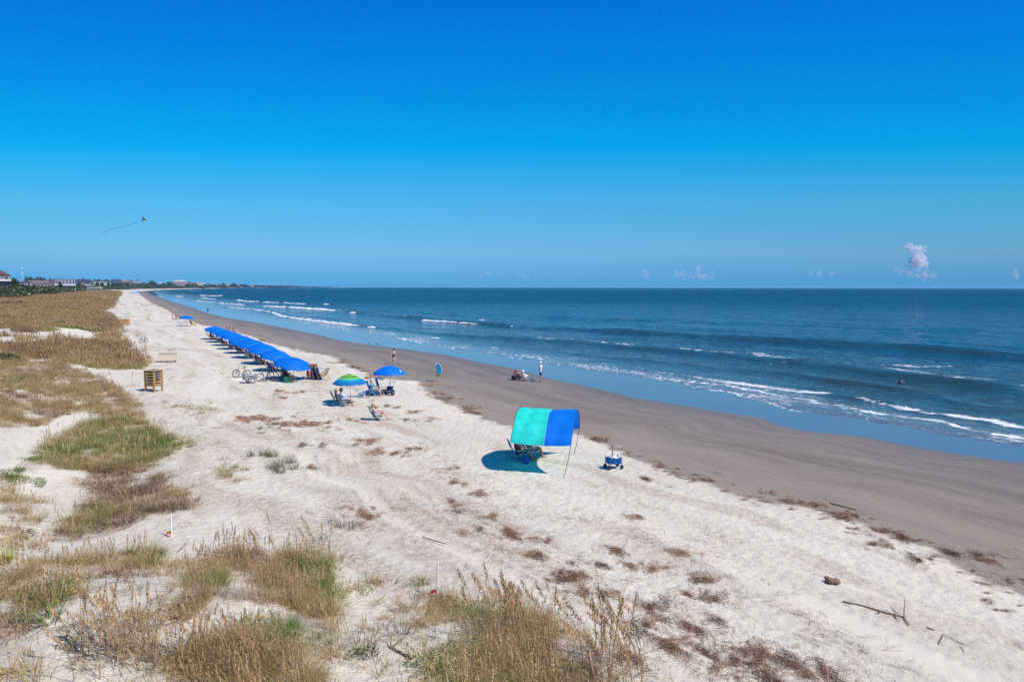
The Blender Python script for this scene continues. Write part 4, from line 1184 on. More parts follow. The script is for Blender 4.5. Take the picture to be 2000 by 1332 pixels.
def umbrella(label, loc, rz, dia, peak, mats, pole_mat, group=None, n=8, drop=.46, lean=(0, 0), pole_r=.02, bands=None, valance=.10, name="beach_umbrella", tilt=0.0):
    r = thing(name, label, "beach umbrella", loc, rz, group)
    Rd = dia / 2
    HUB = Vector((0, 0, peak - .1)); TQ_ = Matrix.Rotation(tilt, 3, Vector((-SUND.y, SUND.x, 0)).normalized())
    L = Vector((lean[0], lean[1], 0))
    def surf(rr, a):
        t = rr / Rd
        seg = (a / (2 * math.pi) * n) % 1.0
        sag = math.sin(math.pi * seg)
        rad = rr * (1 - .045 * sag * t)
        z = peak - drop * t ** 1.75 - .035 * sag * t * t * (1 - t) * 4 + .02 * sag * t * t
        q = Vector((rad * math.cos(a), rad * math.sin(a), z)) + L * (z / peak)
        return TQ_ @ (q - HUB) + HUB if tilt else q
    na, K_ = n * 4, 9
    def canopy(r0, r1, nm, mat):
        m = MB(); vs_ = []; fs_ = []
        for i in range(K_ + 1):
            rr = Rd * (r0 + (r1 - r0) * i / K_)
            for j in range(na): vs_.append(surf(max(rr, .002), 2 * math.pi * j / na))
        for i in range(K_):
            for j in range(na):
                j2 = (j + 1) % na; fs_.append((i * na + j, i * na + j2, (i + 1) * na + j2, (i + 1) * na + j))
        if r1 >= .999 and valance:
            o = len(vs_)
            for j in range(na):
                p = surf(Rd, 2 * math.pi * j / na); sc_ = .6 + .4 * abs(math.sin(math.pi * j / 2))
                vs_.append(p + Vector((p.x * .012, p.y * .012, -valance * sc_)))
            for j in range(na):
                j2 = (j + 1) % na; fs_.append((K_ * na + j, K_ * na + j2, o + j2, o + j))
        m.add(vs_, fs_); return m.build(nm, mat, r, True)
    if bands:
        for (r0, r1, mt) in bands: canopy(r0, r1, "canopy_band", mt)
    else: canopy(0, 1, "canopy", mats)
    p = MB(); p.tube([Vector((0, 0, -.25)), Vector((0, 0, peak * .5)) + L * .5, Vector((0, 0, peak + .03)) + L], pole_r, 8); p.build("pole", pole_mat, r)
    f = MB(); f.ell(Vector((0, 0, peak + .04)) + L, (.03, .03, .045), 8, 6); f.build("finial", pole_mat, r, True)
    for j in range(n):
        a = 2 * math.pi * j / n
        m = MB(); m.tube([surf(Rd * t, a) - Vector((0, 0, .025)) for t in (.02, .2, .4, .6, .8, 1.0)], .008, 5); m.build("rib", ALU, r)
    return r

# ---- the row of nine blue umbrellas
CAN = cloth("umbrella_blue_canvas", (.003, .175, .68), .26, tcol=(.004, .22, .8))
ORD = ["first", "second", "third", "fourth", "fifth", "sixth", "seventh", "eighth", "ninth"]
A0, A1 = G(574, 741), G(423, 663)
row_pos = []
proto_u = None; proto_c = None; proto_l = None
for i in range(9):
    t = i / 8
    p = A0.lerp(A1, t); p.z = T1(p.x, p.y); row_pos.append(p)
    lab = "%s blue umbrella in the long row, counted from the bicycles" % ORD[i]
    if proto_u is None: proto_u = o = umbrella(lab, p, 0, 3.15, 1.92, CAN, DARKWOOD, "row of blue beach umbrellas", lean=(0, 0), drop=.62, tilt=R(13), valance=.14)
    else: o = copy_tree(proto_u)
    o.location = p; o.rotation_euler.z = random.uniform(-.3, .3); o['label'] = lab
    sc = random.uniform(.92, 1.04); o.scale = (sc, sc, random.uniform(.92, 1.05))
COLS = [NAVY, NAVY, cloth("black_canvas", (.02, .02, .028), .1), NAVY, cloth("teal_canvas", (.02, .14, .16), .15), NAVY]
protos = {}
def row_chair(i, dx, dz, fabric, lab, rec=.5):
    p = row_pos[i] + ALONG * dx - SEA_DIR * dz; p.z = T1(p.x, p.y)
    key = fabric.name
    if key not in protos: protos[key] = beach_chair(lab, p, FACE_SEA, fabric, DARKWOOD, .30, .85, rec, .6, "chairs under the row of umbrellas"); o = protos[key]
    else: o = copy_tree(protos[key])
    o.location = p; o.rotation_euler.z = FACE_SEA + random.uniform(-.15, .15); o['label'] = lab
    return o
for i in range(9):
    row_chair(i, -.75, .55 + random.uniform(-.15, .2), COLS[0], "navy canvas chair on the bicycle side under the %s blue umbrella" % ORD[i])
    row_chair(i, .75, .55 + random.uniform(-.15, .2), COLS[(i * 2) % 6 if i % 2 else 3], "navy canvas chair on the far side under the %s blue umbrella" % ORD[i])
row_chair(0, -1.55, .35, COLS[0], "navy canvas chair at the bicycle end, just outside the first blue umbrella")
row_chair(0, .05, .95, COLS[2], "black canvas chair squeezed between the two navy chairs under the first blue umbrella")
for i, f_, nm in [(1, COLS[4], "teal"), (3, COLS[2], "black"), (4, COLS[2], "black"), (6, COLS[4], "teal"), (7, COLS[2], "black")]:
    row_chair(i, 2.3, .3, f_, "%s canvas chair between the %s and %s blue umbrellas" % (nm, ORD[i], ORD[i + 1]))

DKHAIR = simple("dark_hair", (.02, .013, .01), .6); BRHAIR = simple("brown_hair", (.10, .05, .025), .6); GREYHAIR = simple("grey_hair", (.42, .40, .38), .7); BLHAIR = simple("blond_hair", (.45, .30, .13), .6)
STRAW = simple("straw_hat", (.45, .30, .17), .8); WHITEC = fab("white", (.75, .75, .74)); DKGREY = fab("dark_grey", (.05, .05, .06))
rp = [(0, -.75, 'tan', fab("maroon", (.22, .03, .05)), DKHAIR, None, "maroon shirt"), (0, .75, 'fair', fab("green", (.05, .22, .10)), BRHAIR, None, "green shirt"), (2, -.75, 'fair', fab("gold", (.55, .33, .06)), BLHAIR, None, "gold shirt"),
      (2, .75, 'tan', fab("royal", (.03, .12, .5)), DKHAIR, None, "blue shirt"), (3, -.75, 'fair', WHITEC, BRHAIR, STRAW, "white shirt and straw hat"), (4, .75, 'pink', DKGREY, DKHAIR, None, "dark grey shirt"),
      (5, -.75, 'fair', fab("lilac", (.42, .30, .5)), BRHAIR, None, "lilac shirt"), (6, .75, 'tan', fab("maroon", (.2, .03, .05)), DKHAIR, None, "maroon shirt"), (7, -.75, 'fair', WHITEC, GREYHAIR, STRAW, "white shirt and straw hat"), (8, .75, 'tan', DKGREY, DKHAIR, None, "dark grey shirt")]
for i, dx, sk, sh, hr, ht, words in rp:
    p = row_pos[i] + ALONG * dx - SEA_DIR * .65; p.z = T1(p.x, p.y)
    person("person in a %s seated under the %s blue umbrella" % (words, ORD[i]), p, FACE_SEA + random.uniform(-.2, .2), 'sit', 1.70, sk,
           [("shirt", TEE, sh, .012), ("shorts", SHORTS, fab("navy", (.02, .03, .09)), .014)], (hr, i % 3 == 0), (ht, .2, 'brim') if ht else None, "people under the row of umbrellas", .034)
# bags and cooler by the chairs
def cooler(label, loc, rz, body, lid, s=(.55, .35, .34), group=None):
    r = thing("cooler_box", label, "cooler", loc, rz, group)
    m = MB(); m.lathe([(.001, .0), (.46, .0), (.5, .03), (.5, .95), (.46, 1.0), (.001, 1.0)], 4, (0, 0, 0), Matrix.Rotation(math.pi / 4, 3, 'Z'))
    m.v = [(v[0] * s[0] * 1.41, v[1] * s[1] * 1.41, v[2] * s[2]) for v in m.v]; m.build("box", body, r)
    m = MB(); m.box((0, 0, s[2] + .035), (s[0] * 1.06, s[1] * 1.06, .06)); m.build("lid", lid, r)
    m = MB()
    for q in (-1, 1): m.tube([(q * (s[0] / 2 + .02), -.08, s[2] * .7), (q * (s[0] / 2 + .05), -.08, s[2] * .75), (q * (s[0] / 2 + .05), .08, s[2] * .75), (q * (s[0] / 2 + .02), .08, s[2] * .7)], .012, 5)
    m.build("handle", WHITEP, r)
    return r
cooler("dark green cooler under the first blue umbrella", G(562, 747), .3, simple("dark_green_plastic", (.01, .14, .08), .5), simple("dark_green_lid", (.012, .16, .10), .5), (.55, .42, .42))
cooler("white cooler beside the second blue umbrella's chairs", G(529, 722), .6, WHITEP, WHITEP)
cooler("white cooler beside the fifth blue umbrella's chairs", G(487, 699), .2, WHITEP, simple("blue_lid", (.03, .2, .55), .5))
# patterned chair in the gap by the second umbrella
PATT = cloth("cream_print", (.55, .53, .40), .3, var=.5, scale=12)
beach_chair("cream patterned beach chair in the gap by the second blue umbrella", G(541, 714), FACE_SEA + .5, PATT, ALU)

# ---- group just right of the row
def towel(label, loc, rz, col, w=.8, l=1.5):
    m = MB(); m.grid(lambda u, v: Vector(((u - .5) * w, (v - .5) * l, .025 + .018 * math.sin(u * 9 + v * 4) + .012 * math.sin(v * 17))), 10, 16)
    o = m.build("towel", col, None, True); o.location = loc; o.rotation_euler = (0, 0, rz)
    sd = o.modifiers.new("thick", 'SOLIDIFY'); sd.thickness = .012
    return tag(o, label, "towel")
person("person in a red top seated on the sand right of the umbrella row", G(602, 737), FACE_SEA, 'ground', 1.7, 'pink', [("top", TANK, fab("red", (.62, .06, .05)), .012), ("shorts", BRIEF, fab("red", (.62, .06, .05)), .012)], (BRHAIR, True), vox=.032)
person("person in an orange top seated near the folded lounge boards", G(610, 739), FACE_SEA + .6, 'ground', 1.7, 'fair', [("top", TANK, fab("orange", (.75, .25, .07)), .012), ("shorts", SHORTS, fab("orange", (.75, .25, .07)), .012)], (BLHAIR, True), vox=.032)
towel("white and pink towel on the sand by the red topped person", G(594, 739), .4, fab("pale_pink", (.72, .55, .55)))
def lounge_board(label, loc, rz, group):
    r = thing("lounge_board", label, "folded lounger", loc, rz, group)
    rot = Matrix.Rotation(-.32, 3, 'X')
    for x in (-.25, .25):
        m = MB(); m.box(rot @ Vector((x, 0, .7)), (.045, .05, 1.4), rot); m.build("side_rail", DARKWOOD, r)
    m = MB(); m.box(rot @ Vector((0, .0, .55)), (.46, .03, 1.0), rot); m.build("canvas", NAVY, r)
    m = MB(); m.box(rot @ Vector((0, .0, 1.24)), (.46, .035, .30), rot); m.build("headboard", DARKWOOD, r)
    m = MB(); m.tube([rot @ Vector((-.25, .02, 1.1)), Vector((-.25, .75, 0))], .02, 6); m.tube([rot @ Vector((.25, .02, 1.1)), Vector((.25, .75, 0))], .02, 6); m.build("prop_leg", DARKWOOD, r)
    return r
lounge_board("folded navy lounger standing upright, next to the orange topped person", G(617, 742), 1.35, "folded loungers standing on the sand")
lounge_board("folded navy lounger standing upright, next to the wooden deck chair", G(625, 742), 1.35, "folded loungers standing on the sand")
def deck_chair(label, loc, rz):
    r = thing("deck_chair", label, "deck chair", loc, rz)
    for x in (-.28, .28):
        m = MB(); m.bar((x, .5, 0), (x, -.42, 1.0), .05, .035); m.build("side_rail", WOOD, r)
        m = MB(); m.bar((x * .9, -.5, 0), (x * .9, .35, .62), .05, .035); m.build("side_rail", WOOD, r)
    m = MB(); sling(m, [(0, .33, .58), (0, .1, .3), (0, -.15, .45), (0, -.42, 1.0)], .5); m.build("canvas", cloth("cream_canvas", (.6, .5, .38), .3, .3, scale=10), r)
    m = MB(); m.tube([(-.3, -.42, 1.0), (.3, -.42, 1.0)], .02, 6); m.tube([(-.27, .33, .6), (.27, .33, .6)], .02, 6); m.build("cross_bar", WOOD, r)
    return r
deck_chair("wooden deck chair with cream canvas at the end of the umbrella row", G(633, 742), 1.2)

# ---- bicycles and trailer
CHROME = simple("grey_metal", (.32, .33, .34), .35, .8)
def bicycle(label, loc, rz, tilt, paint, group, wheel_r=.33):
    r = thing("bicycle", label, "bicycle", loc, 0, group)
    r.rotation_euler = (Matrix.Rotation(rz, 3, 'Z') @ Matrix.Rotation(tilt, 3, 'Y')).to_euler()
    W = wheel_r; fy, by = .55, -.5
    for y, nm in ((fy, "front"), (by, "rear")):
        w_ = MB(); w_.ring((0, y, W), (1, 0, 0), W - .025, .026, 24, 7); wo_ = w_.build("wheel", RUBBER, r, True)
        m = MB(); m.ring((0, y, W), (1, 0, 0), W - .06, .011, 24, 5)
        for q in range(10):
            a = math.pi * 2 * q / 10; m.tube([(0.01, y, W), (0, y + (W - .06) * math.cos(a), W + (W - .06) * math.sin(a))], .004, 4, False)
        m.tube([(-.05, y, W), (.05, y, W)], .02, 8); m.build("rim", CHROME, wo_)
    bb = (0, -.06, .28); st = (0, -.24, .78); hd = (0, .33, .80); hl = (0, .36, .68)
    m = MB()
    for a, b in ((bb, st), (st, hd), (bb, hl), (hd, hl)): m.tube([a, b], .02, 7)
    for x in (-.05, .05): m.tube([bb, (x, by, W)], .011, 6); m.tube([st, (x, by, W)], .011, 6)
    m.build("frame", paint, r)
    m = MB()
    for x in (-.05, .05): m.tube([(x * .6, .36, .68), (x, fy, W)], .014, 6)
    m.build("fork", paint, r)
    m = MB(); m.tube([hd, (0, .30, .98)], .015, 6); m.tube([(-.30, .12, 1.08), (-.26, .24, 1.06), (0, .31, .99), (.26, .24, 1.06), (.30, .12, 1.08)], .013, 6); m.build("handlebar", CHROME, r)
    m = MB(); m.ell((0, -.26, .90), (.085, .14, .045), 10, 6); m.tube([st, (0, -.26, .88)], .014, 6); m.build("saddle", BLACK, r, True)
    m = MB(); m.ring((.045, -.06, .28), (1, 0, 0), .085, .008, 16, 5); m.tube([(.06, -.06, .28), (.07, .08, .20)], .01, 5); m.tube([(-.06, -.06, .28), (-.07, -.2, .36)], .01, 5); m.box((.11, .09, .19), (.09, .06, .02)); m.box((-.11, -.21, .37), (.09, .06, .02)); m.build("crank", CHROME, r)
    return r
DKP = simple("dark_bike_paint", (.05, .05, .055), .4); OLIVE = simple("olive_bike_paint", (.10, .11, .08), .4)
GB = "bicycles parked on the sand"
bicycle("dark upright bicycle left of the two-wheeled trailer", G(472, 738), 1.35, .12, DKP, GB, .34)
bicycle("dark bicycle with the raised front wheel, between trailer and first umbrella", G(518, 744), 2.6, -.15, OLIVE, GB, .36)
bicycle("dark bicycle lying on its side by the first blue umbrella", G(528, 746), 1.9, 1.25, DKP, GB, .33)
bicycle("dark bicycle parked alone near the dune grass", G(280, 671), 1.15, .1, DKP, GB, .36)
def bike_trailer(label, loc, rz):
    r = thing("bike_trailer", label, "bike trailer", loc, rz)
    for x in (-.42, .42):
        w_ = MB(); w_.ring((x, 0, .27), (1, 0, 0), .24, .032, 20, 7); w = w_.build("wheel", RUBBER, r, True)
        m = MB(); m.ring((x, 0, .27), (1, 0, 0), .19, .014, 16, 5)
        for q in range(8): a = q * math.pi / 4; m.tube([(x, 0, .27), (x, .19 * math.cos(a), .27 + .19 * math.sin(a))], .006, 4, False)
        m.build("rim", WHITEP, w)
    m = MB(); m.box((0, 0, .34), (.66, 1.0, .03)); m.build("floor_pan", CHROME, r)
    for x, y, sx, sy in ((-.33, 0, .025, 1.0), (.33, 0, .025, 1.0), (0, .5, .64, .025), (0, -.5, .64, .025)):
        m = MB(); m.box((x, y, .50), (sx, sy, .28)); m.build("side_panel", simple("grey_panel", (.25, .27, .29), .5), r)
    m = MB(); m.tube([(0, .5, .36), (0, 1.05, .32), (.1, 1.35, .42)], .018, 6); m.build("tow_bar", CHROME, r)
    m = MB(); m.ell((0, 0, .58), (.3, .4, .14), 10, 6); m.build("cargo_cover", fab("grey_cover", (.3, .33, .36)), r, True)
    return r
bike_trailer("grey two-wheeled bike trailer standing between the bicycles", G(489, 748), 2.2)

# ---- free-standing umbrellas with their people
umbrella("blue umbrella on a pale pole with a white mark on its edge", G(763, 768), 0, 2.4, 2.05, cloth("umbrella_royal", (.004, .19, .82), .28, tcol=(.005, .24, .9)), simple("pale_wood_pole", (.55, .40, .27), .6), lean=(-.06, 0), drop=.55)
um = [o for o in COL.objects if o.get('label', '').startswith("blue umbrella on a pale pole")][0]
m = MB()
for q, (a, rr) in enumerate(((-.55, 1.02), (-.50, .96), (-.42, 1.03))):
    c_ = Vector((rr * math.cos(a) - .05, rr * math.sin(a), 2.05 - .55 * (rr / 1.2) ** 1.75 + .03)); m.box(c_, (.16, .05, .012), Matrix.Rotation(a + .5 * (q - 1), 3, 'Z') @ Matrix.Rotation(.62, 3, 'Y'))
m.build("white_mark", WHITEP, um)
GDK = cloth("umbrella_dark_green", (.01, .22, .12), .3); GLM = cloth("umbrella_lime", (.28, .62, .05), .35); GTQ = cloth("umbrella_turquoise", (.02, .42, .50), .3); GBL = cloth("umbrella_sea_blue", (.012, .20, .55), .3)
umbrella("green and blue banded umbrella on a thin pole by the seated couple", G(686, 788), .3, 2.15, 1.95, None, ALU, lean=(-.12, .0), drop=.56, bands=[(0, .22, GDK), (.22, .40, GLM), (.40, .50, GDK), (.50, .62, GLM), (.62, .78, GTQ), (.78, 1.0, GBL)], pole_r=.016)
# couple
CH = cloth("grey_sling", (.22, .25, .28), .2)
cp = G(661, 792); cq = G(671, 794)
beach_chair("grey sling chair of the woman in the couple", cp, FACE_SEA, CH, seat_h=.36)
beach_chair("grey sling chair of the man in the couple", cq, FACE_SEA - .1, CH, seat_h=.36)
person("woman in a straw hat and grey top seated left in the couple", cp, FACE_SEA, 'sit', 1.66, 'fair', [("shirt", TEE, fab("grey_blue", (.22, .25, .32)), .012), ("shorts", SHORTS, DKGREY, .014)], (BRHAIR, True), (STRAW, .19, 'brim'))
person("man in a dark hat and pale blue shirt seated right in the couple", cq, FACE_SEA - .1, 'sit', 1.76, 'tan', [("shirt", LONG, fab("pale_blue", (.42, .48, .72)), .015), ("shorts", SHORTS, fab("dark_navy", (.03, .04, .08)), .014)], (DKHAIR, False), (simple("dark_hat", (.05, .045, .03), .8), .17, 'brim'))
towel("pale towel hanging behind the seated couple's chairs", G(656, 795), .5, fab("pale_grey", (.62, .60, .58)), .5, .7)
# teal shirt group
tp = G(729, 773)
LBL = cloth("light_blue_sling", (.10, .25, .62), .3, var=.3, scale=14)
beach_chair("light blue striped chair at the left end beside the teal shirted person", G(707, 775), FACE_SEA - .2, LBL, seat_h=.26, back=.7, rec=.6)
beach_chair("blue chair holding the person in the teal shirt", tp, FACE_SEA - .5, ROYAL, seat_h=.38, back=.8, rec=.35)
person("person in a teal shirt and cap seated under the pale pole umbrella", tp, FACE_SEA - .5, 'sit', 1.74, 'fair', [("shirt", TEE, fab("teal", (.01, .30, .46)), .014), ("shorts", SHORTS, fab("khaki", (.22, .18, .13)), .014)], (GREYHAIR, False), (fab("grey_cap", (.4, .4, .42)), .12, 'cap'))
hc = beach_chair("dark blue hooded chair beside the pale umbrella pole", G(747, 772), FACE_SEA - .5, NAVY, seat_h=.38, back=.95, rec=.28, w=.66)
m = MB(); m.grid(lambda u, v: Vector(((u - .5) * .7, -.52 + .5 * v + .0, 1.20 + .12 * math.sin(v * 2.4) - .08 * abs(2 * u - 1) ** 2)), 8, 6); m.build("hood", cloth("steel_blue", (.08, .16, .30), .2), hc, True)
def beach_cart(label, loc, rz):
    r = thing("beach_cart", label, "beach cart", loc, rz)
    for x in (-.3, .3):
        m = MB(); m.ring((x, 0, .22), (1, 0, 0), .15, .07, 18, 8); w = m.build("wheel", RUBBER, r, True)
        m = MB(); m.ell((x, 0, .22), (.05, .10, .10), 10, 6); m.build("hub", CHROME, w, True)
    m = MB(); m.tube([(-.22, -.1, .2), (-.22, .5, .9)], .016, 6); m.tube([(.22, -.1, .2), (.22, .5, .9)], .016, 6); m.tube([(-.22, .5, .9), (.22, .5, .9)], .016, 6); m.tube([(-.3, 0, .22), (.3, 0, .22)], .016, 6); m.box((0, .05, .35), (.42, .35, .03)); m.build("frame", ALU, r)
    m = MB(); m.box((0, .12, .5), (.38, .28, .26)); m.build("bag", NAVY, r)
    return r
beach_cart("black-wheeled beach cart at the foot of the pale umbrella pole", G(760, 772), -.4)
# woman in the green chair
gp = G(738, 820)
beach_chair("green low sling chair with the sunbathing woman", gp, FACE_SEA - .35, cloth("green_sling", (.10, .42, .22), .35, var=.3, scale=10), seat_h=.20, back=.7, rec=.5)
person("woman with blond hair sunbathing in the low green chair", gp + SEA_DIR * -.05, FACE_SEA - .35, 'lowsit', 1.68, 'pink', [("top", TANK, fab("lilac_print", (.42, .36, .55)), .012), ("shorts", SHORTS, fab("pink", (.75, .35, .38)), .012)], (BLHAIR, True), (STRAW, .13, 'cap'))

# ---- people on the damp sand and in the water
person("woman in a black bikini and dark cap walking on the damp sand", G(769, 712), math.pi + .25, 'walk', 1.66, 'fair', [("bikini_bottom", BRIEF, BLACK, .01), ("bikini_top", BRA, fab("skin_pink", (.62, .42, .36)), .01)], (DKHAIR, False), (BLACK, .12, 'cap'))
bp = G(856, 745)
bf = .35
person("person standing barefoot, hidden behind a blue bodyboard", bp, bf, 'board', 1.62, 'fair', [("shorts", SHORTS, BLACK, .014), ("shirt", TANK, DKGREY, .01)], (BRHAIR, False), wide=1.1)
r = thing("bodyboard", "blue bodyboard with a white rim carried on a person's back", "bodyboard", bp + Vector((-.05, 0, .0)), bf)
m = MB()
def board(mb, w, h_, th, z0, y0):
    out = []
    for q in range(24):
        a = 2 * math.pi * q / 24
        x = w / 2 * math.copysign(abs(math.cos(a)) ** .38, math.cos(a)); z = h_ / 2 * math.copysign(abs(math.sin(a)) ** .38, math.sin(a))
        if z > 0: x *= 1 - .25 * (z / (h_ / 2)) ** 2
        out.append((x, z))
    rot = Matrix.Rotation(-.27, 3, 'Y') @ Matrix.Rotation(.12, 3, 'X')
    v = [rot @ Vector((x, y0 + s * th / 2, z)) + Vector((0, 0, z0)) for s in (-1, 1) for x, z in out]
    mb.add(v, [tuple(range(23, -1, -1)), tuple(range(24, 48))] + [(q, (q + 1) % 24, 24 + (q + 1) % 24, 24 + q) for q in range(24)])
board(m, .52, .98, .05, 1.17, -.27); m.build("deck_rim", WHITEP, r)
m = MB(); board(m, .45, .90, .012, 1.17, -.304); m.build("deck_pad", simple("board_blue", (.015, .23, .44), .5), r)
m = MB(); m.box((.2, -.31, 1.62), (.07, .02, .07)); m.build("strap_plug", BLACK, r)
person("man in a white shirt, white hat and blue shorts standing at the water", G(1056, 746), 1.25, 'stand', 1.78, 'tan', [("shirt", TEE, WHITEC, .018), ("shorts", SHORTS, fab("blue_shorts", (.03, .07, .26)), .02)], (GREYHAIR, False), (WHITEC, .15, 'brim'))
person("swimmer with dark hair, head and shoulders above the waves", Vector(tuple(P(1760, 745, .1)[:2]) + (-1.32,)), 2.2, 'stand', 1.72, 'tan', [("shorts", SHORTS, NAVY, .012)], (DKHAIR, False))
person("person standing at the far waterline beyond the single umbrella", G(406, 612), .2, 'stand', 1.8, 'tan', [("shorts", SHORTS, DKGREY, .014), ("shirt", TEE, fab("dark_navy", (.03, .04, .08)), .014)], (DKHAIR, False), vox=.04)
for px_, py_, w_ in [(473, 590, "between the two far foam lines"), (699, 611, "by the small whitecaps")][:1]:
    person("tiny dark swimmer " + w_, Vector(tuple(P(px_, py_, .1)[:2]) + (-.9,)), 1.0, 'stand', 1.75, 'tan', [("shorts", SHORTS, NAVY, .012)], (DKHAIR, False), vox=.05)
# sunbathers by the water
PINK = cloth("pink_sling", (.62, .16, .22), .3); FLOR = cloth("floral_sling", (.35, .48, .45), .25, var=.6, scale=13)
pc = G(1014, 743); qc = G(1026, 744)
beach_chair("pink low chair with a dark bag behind it on the damp sand", pc, FACE_SEA - .3, PINK, seat_h=.24, back=.8, rec=.35)
beach_chair("patterned low chair with a white towel, beside the pink chair", qc, FACE_SEA - .5, FLOR, seat_h=.24, back=.7, rec=.6)
person("person in a red top reclining in the pink low chair", pc, FACE_SEA - .3, 'lowsit', 1.66, 'pink', [("top", TANK, fab("rose", (.55, .12, .17)), .012), ("shorts", SHORTS, fab("rose", (.55, .12, .17)), .012)], (BRHAIR, True), (fab("rose", (.55, .12, .17)), .13, 'cap'))
person("person wrapped in a white shirt lounging in the patterned low chair", qc, FACE_SEA - .5, 'lowsit', 1.66, 'fair', [("shirt", LONG, WHITEC, .02), ("trousers", [('pelvis', 0, 1), ('thigh', 0, 1), ('shin', 0, .9)], fab("floral", (.25, .42, .38)), .016)], (GREYHAIR, False), (WHITEC, .17, 'brim'))
r = thing("beach_bag", "black bag on the damp sand behind the pink chair", "bag", G(1004, 741), .4)
m = MB(); m.lathe([(.001, 0), (.22, 0), (.25, .05), (.24, .32), (.2, .36), (.001, .36)], 10); m.build("bag_body", BLACK, r, True)
m = MB(); m.tube([(-.16, 0, .34), (-.12, 0, .5), (.12, 0, .5), (.16, 0, .34)], .012, 5); m.build("handle", BLACK, r)

# ---- the far umbrella, sunbathers and the group beside the row
umbrella("single blue umbrella far behind the long umbrella row", G(365, 637), 0, 3.0, 2.1, CAN, WOOD, lean=(-.1, 0), drop=.6)
fp = G(360, 637)
for dx, lab in ((-.9, "left"), (.9, "right")):
    p = fp + Vector((dx * .8, 0, 0)); p.z = T1(p.x, p.y)
    beach_chair("white framed chair under the far single umbrella, %s one" % lab, p, FACE_SEA, cloth("white_sling", (.7, .7, .7), .3), WHITEP)
person("person in dark clothes seated at the right of the far single umbrella", G(374, 637), FACE_SEA, 'sit', 1.75, 'tan', [("shirt", TEE, fab("brown", (.16, .08, .05)), .014), ("shorts", SHORTS, DKGREY, .014)], (DKHAIR, False), vox=.045)
cooler("yellow cooler at the right of the far single umbrella", G(381, 637), .3, simple("yellow_plastic", (.6, .42, .05), .5), simple("red_lid", (.5, .08, .05), .5))
for i, (px_, c_) in enumerate([(337, 'white'), (344, 'rose')]):
    person("far sunbather in a %s top on the sand left of the far single umbrella" % c_, G(px_, 624), FACE_SEA, 'ground', 1.7, 'pink', [("top", TANK, fab(c_, (.7, .7, .7)), .012), ("shorts", SHORTS, BLACK, .012)], (DKHAIR, True), vox=.05)
for i, (px_, py_, c_, k_) in enumerate([(446, 650, 'lilac', (.5, .3, .55)), (452, 650, 'white', (.75, .75, .75)), (459, 651, 'violet', (.25, .12, .4)), (440, 649, 'green', (.2, .42, .2))]):
    g_ = G(px_, py_)
    beach_chair("low %s chair in the small group beyond the umbrella row" % c_, g_, FACE_SEA, cloth("sling_" + c_, k_, .3), seat_h=.24)
    if c_ != 'green':
        person("person in a %s top seated in the small group beyond the umbrella row" % c_, g_, FACE_SEA + .4, 'lowsit', 1.68, 'fair', [("top", TANK, fab(c_, k_), .012), ("shorts", SHORTS, DKGREY, .012)], (DKHAIR, True), vox=.045)
# distant cluster of umbrellas where the beach narrows
TQ = cloth("umbrella_turquoise_far", (.04, .40, .62), .3)
du = None
for i, (px_, py_, mt) in enumerate([(269, 578, TQ), (258, 577.5, CAN), (262, 575.5, CAN), (266, 574, CAN), (269, 573, CAN), (272, 572, CAN)]):
    lab = ["turquoise umbrella at the near end of the far cluster"][0] if i == 0 else "%s blue umbrella of the far cluster, counted from its near end" % ORD[i - 1]
    o = umbrella(lab, G(px_, py_), 0, 3.6 if i == 0 else 4.2, 2.4, mt, WOOD, "far cluster of umbrellas", n=6)

# ---- the arched sunshade with its two people
F0 = G(1100, 935); B0 = G(1121, 887)
LSH = Vector((-2.46, .46, 0))
TURQ = cloth("shade_turquoise", (.03, .80, .68), .45, tcol=(.04, .92, .80), wrinkle=1.0, scale=2.6, var=.28)  # strong tone variation paints in highlights of light coming through the cloth
SBLU = cloth("shade_blue", (.003, .185, .80), .36, tcol=(.005, .27, .92), wrinkle=1.0, scale=2.2, var=.16)
def arch(t):
    """t 0..1 from the near foot over the top to the far foot"""
    ctrl = [(0, 0), (.015, .30), (.065, 1.30), (.13, 1.74), (.25, 2.14), (.38, 2.36), (.50, 2.43), (.63, 2.35), (.76, 2.09), (.87, 1.68), (.935, 1.25), (.985, .3), (1, 0)]
    x = t * (len(ctrl) - 1); i = min(int(x), len(ctrl) - 2); f_ = x - i
    def c(j): return ctrl[max(0, min(len(ctrl) - 1, j))]
    o = []
    for k in (0, 1):
        p0, p1, p2, p3 = c(i - 1)[k], c(i)[k], c(i + 1)[k], c(i + 2)[k]
        o.append(.5 * ((2 * p1) + (-p0 + p2) * f_ + (2 * p0 - 5 * p1 + 4 * p2 - p3) * f_ ** 2 + (-p0 + 3 * p1 - 3 * p2 + p3) * f_ ** 3))
    q = F0.lerp(B0, o[0]); z = o[1]
    return q + Vector((.30 * z - .07 * z * z, .02 * z, z))
sh = thing("arched_sunshade", "turquoise and blue cloth sunshade arched over two thin poles", "sunshade", (F0 + B0) / 2 + LSH / 2, 0)
sb = sh.location.copy()
def ground_fix(p, base):  # keep the foot on the sand
    return p
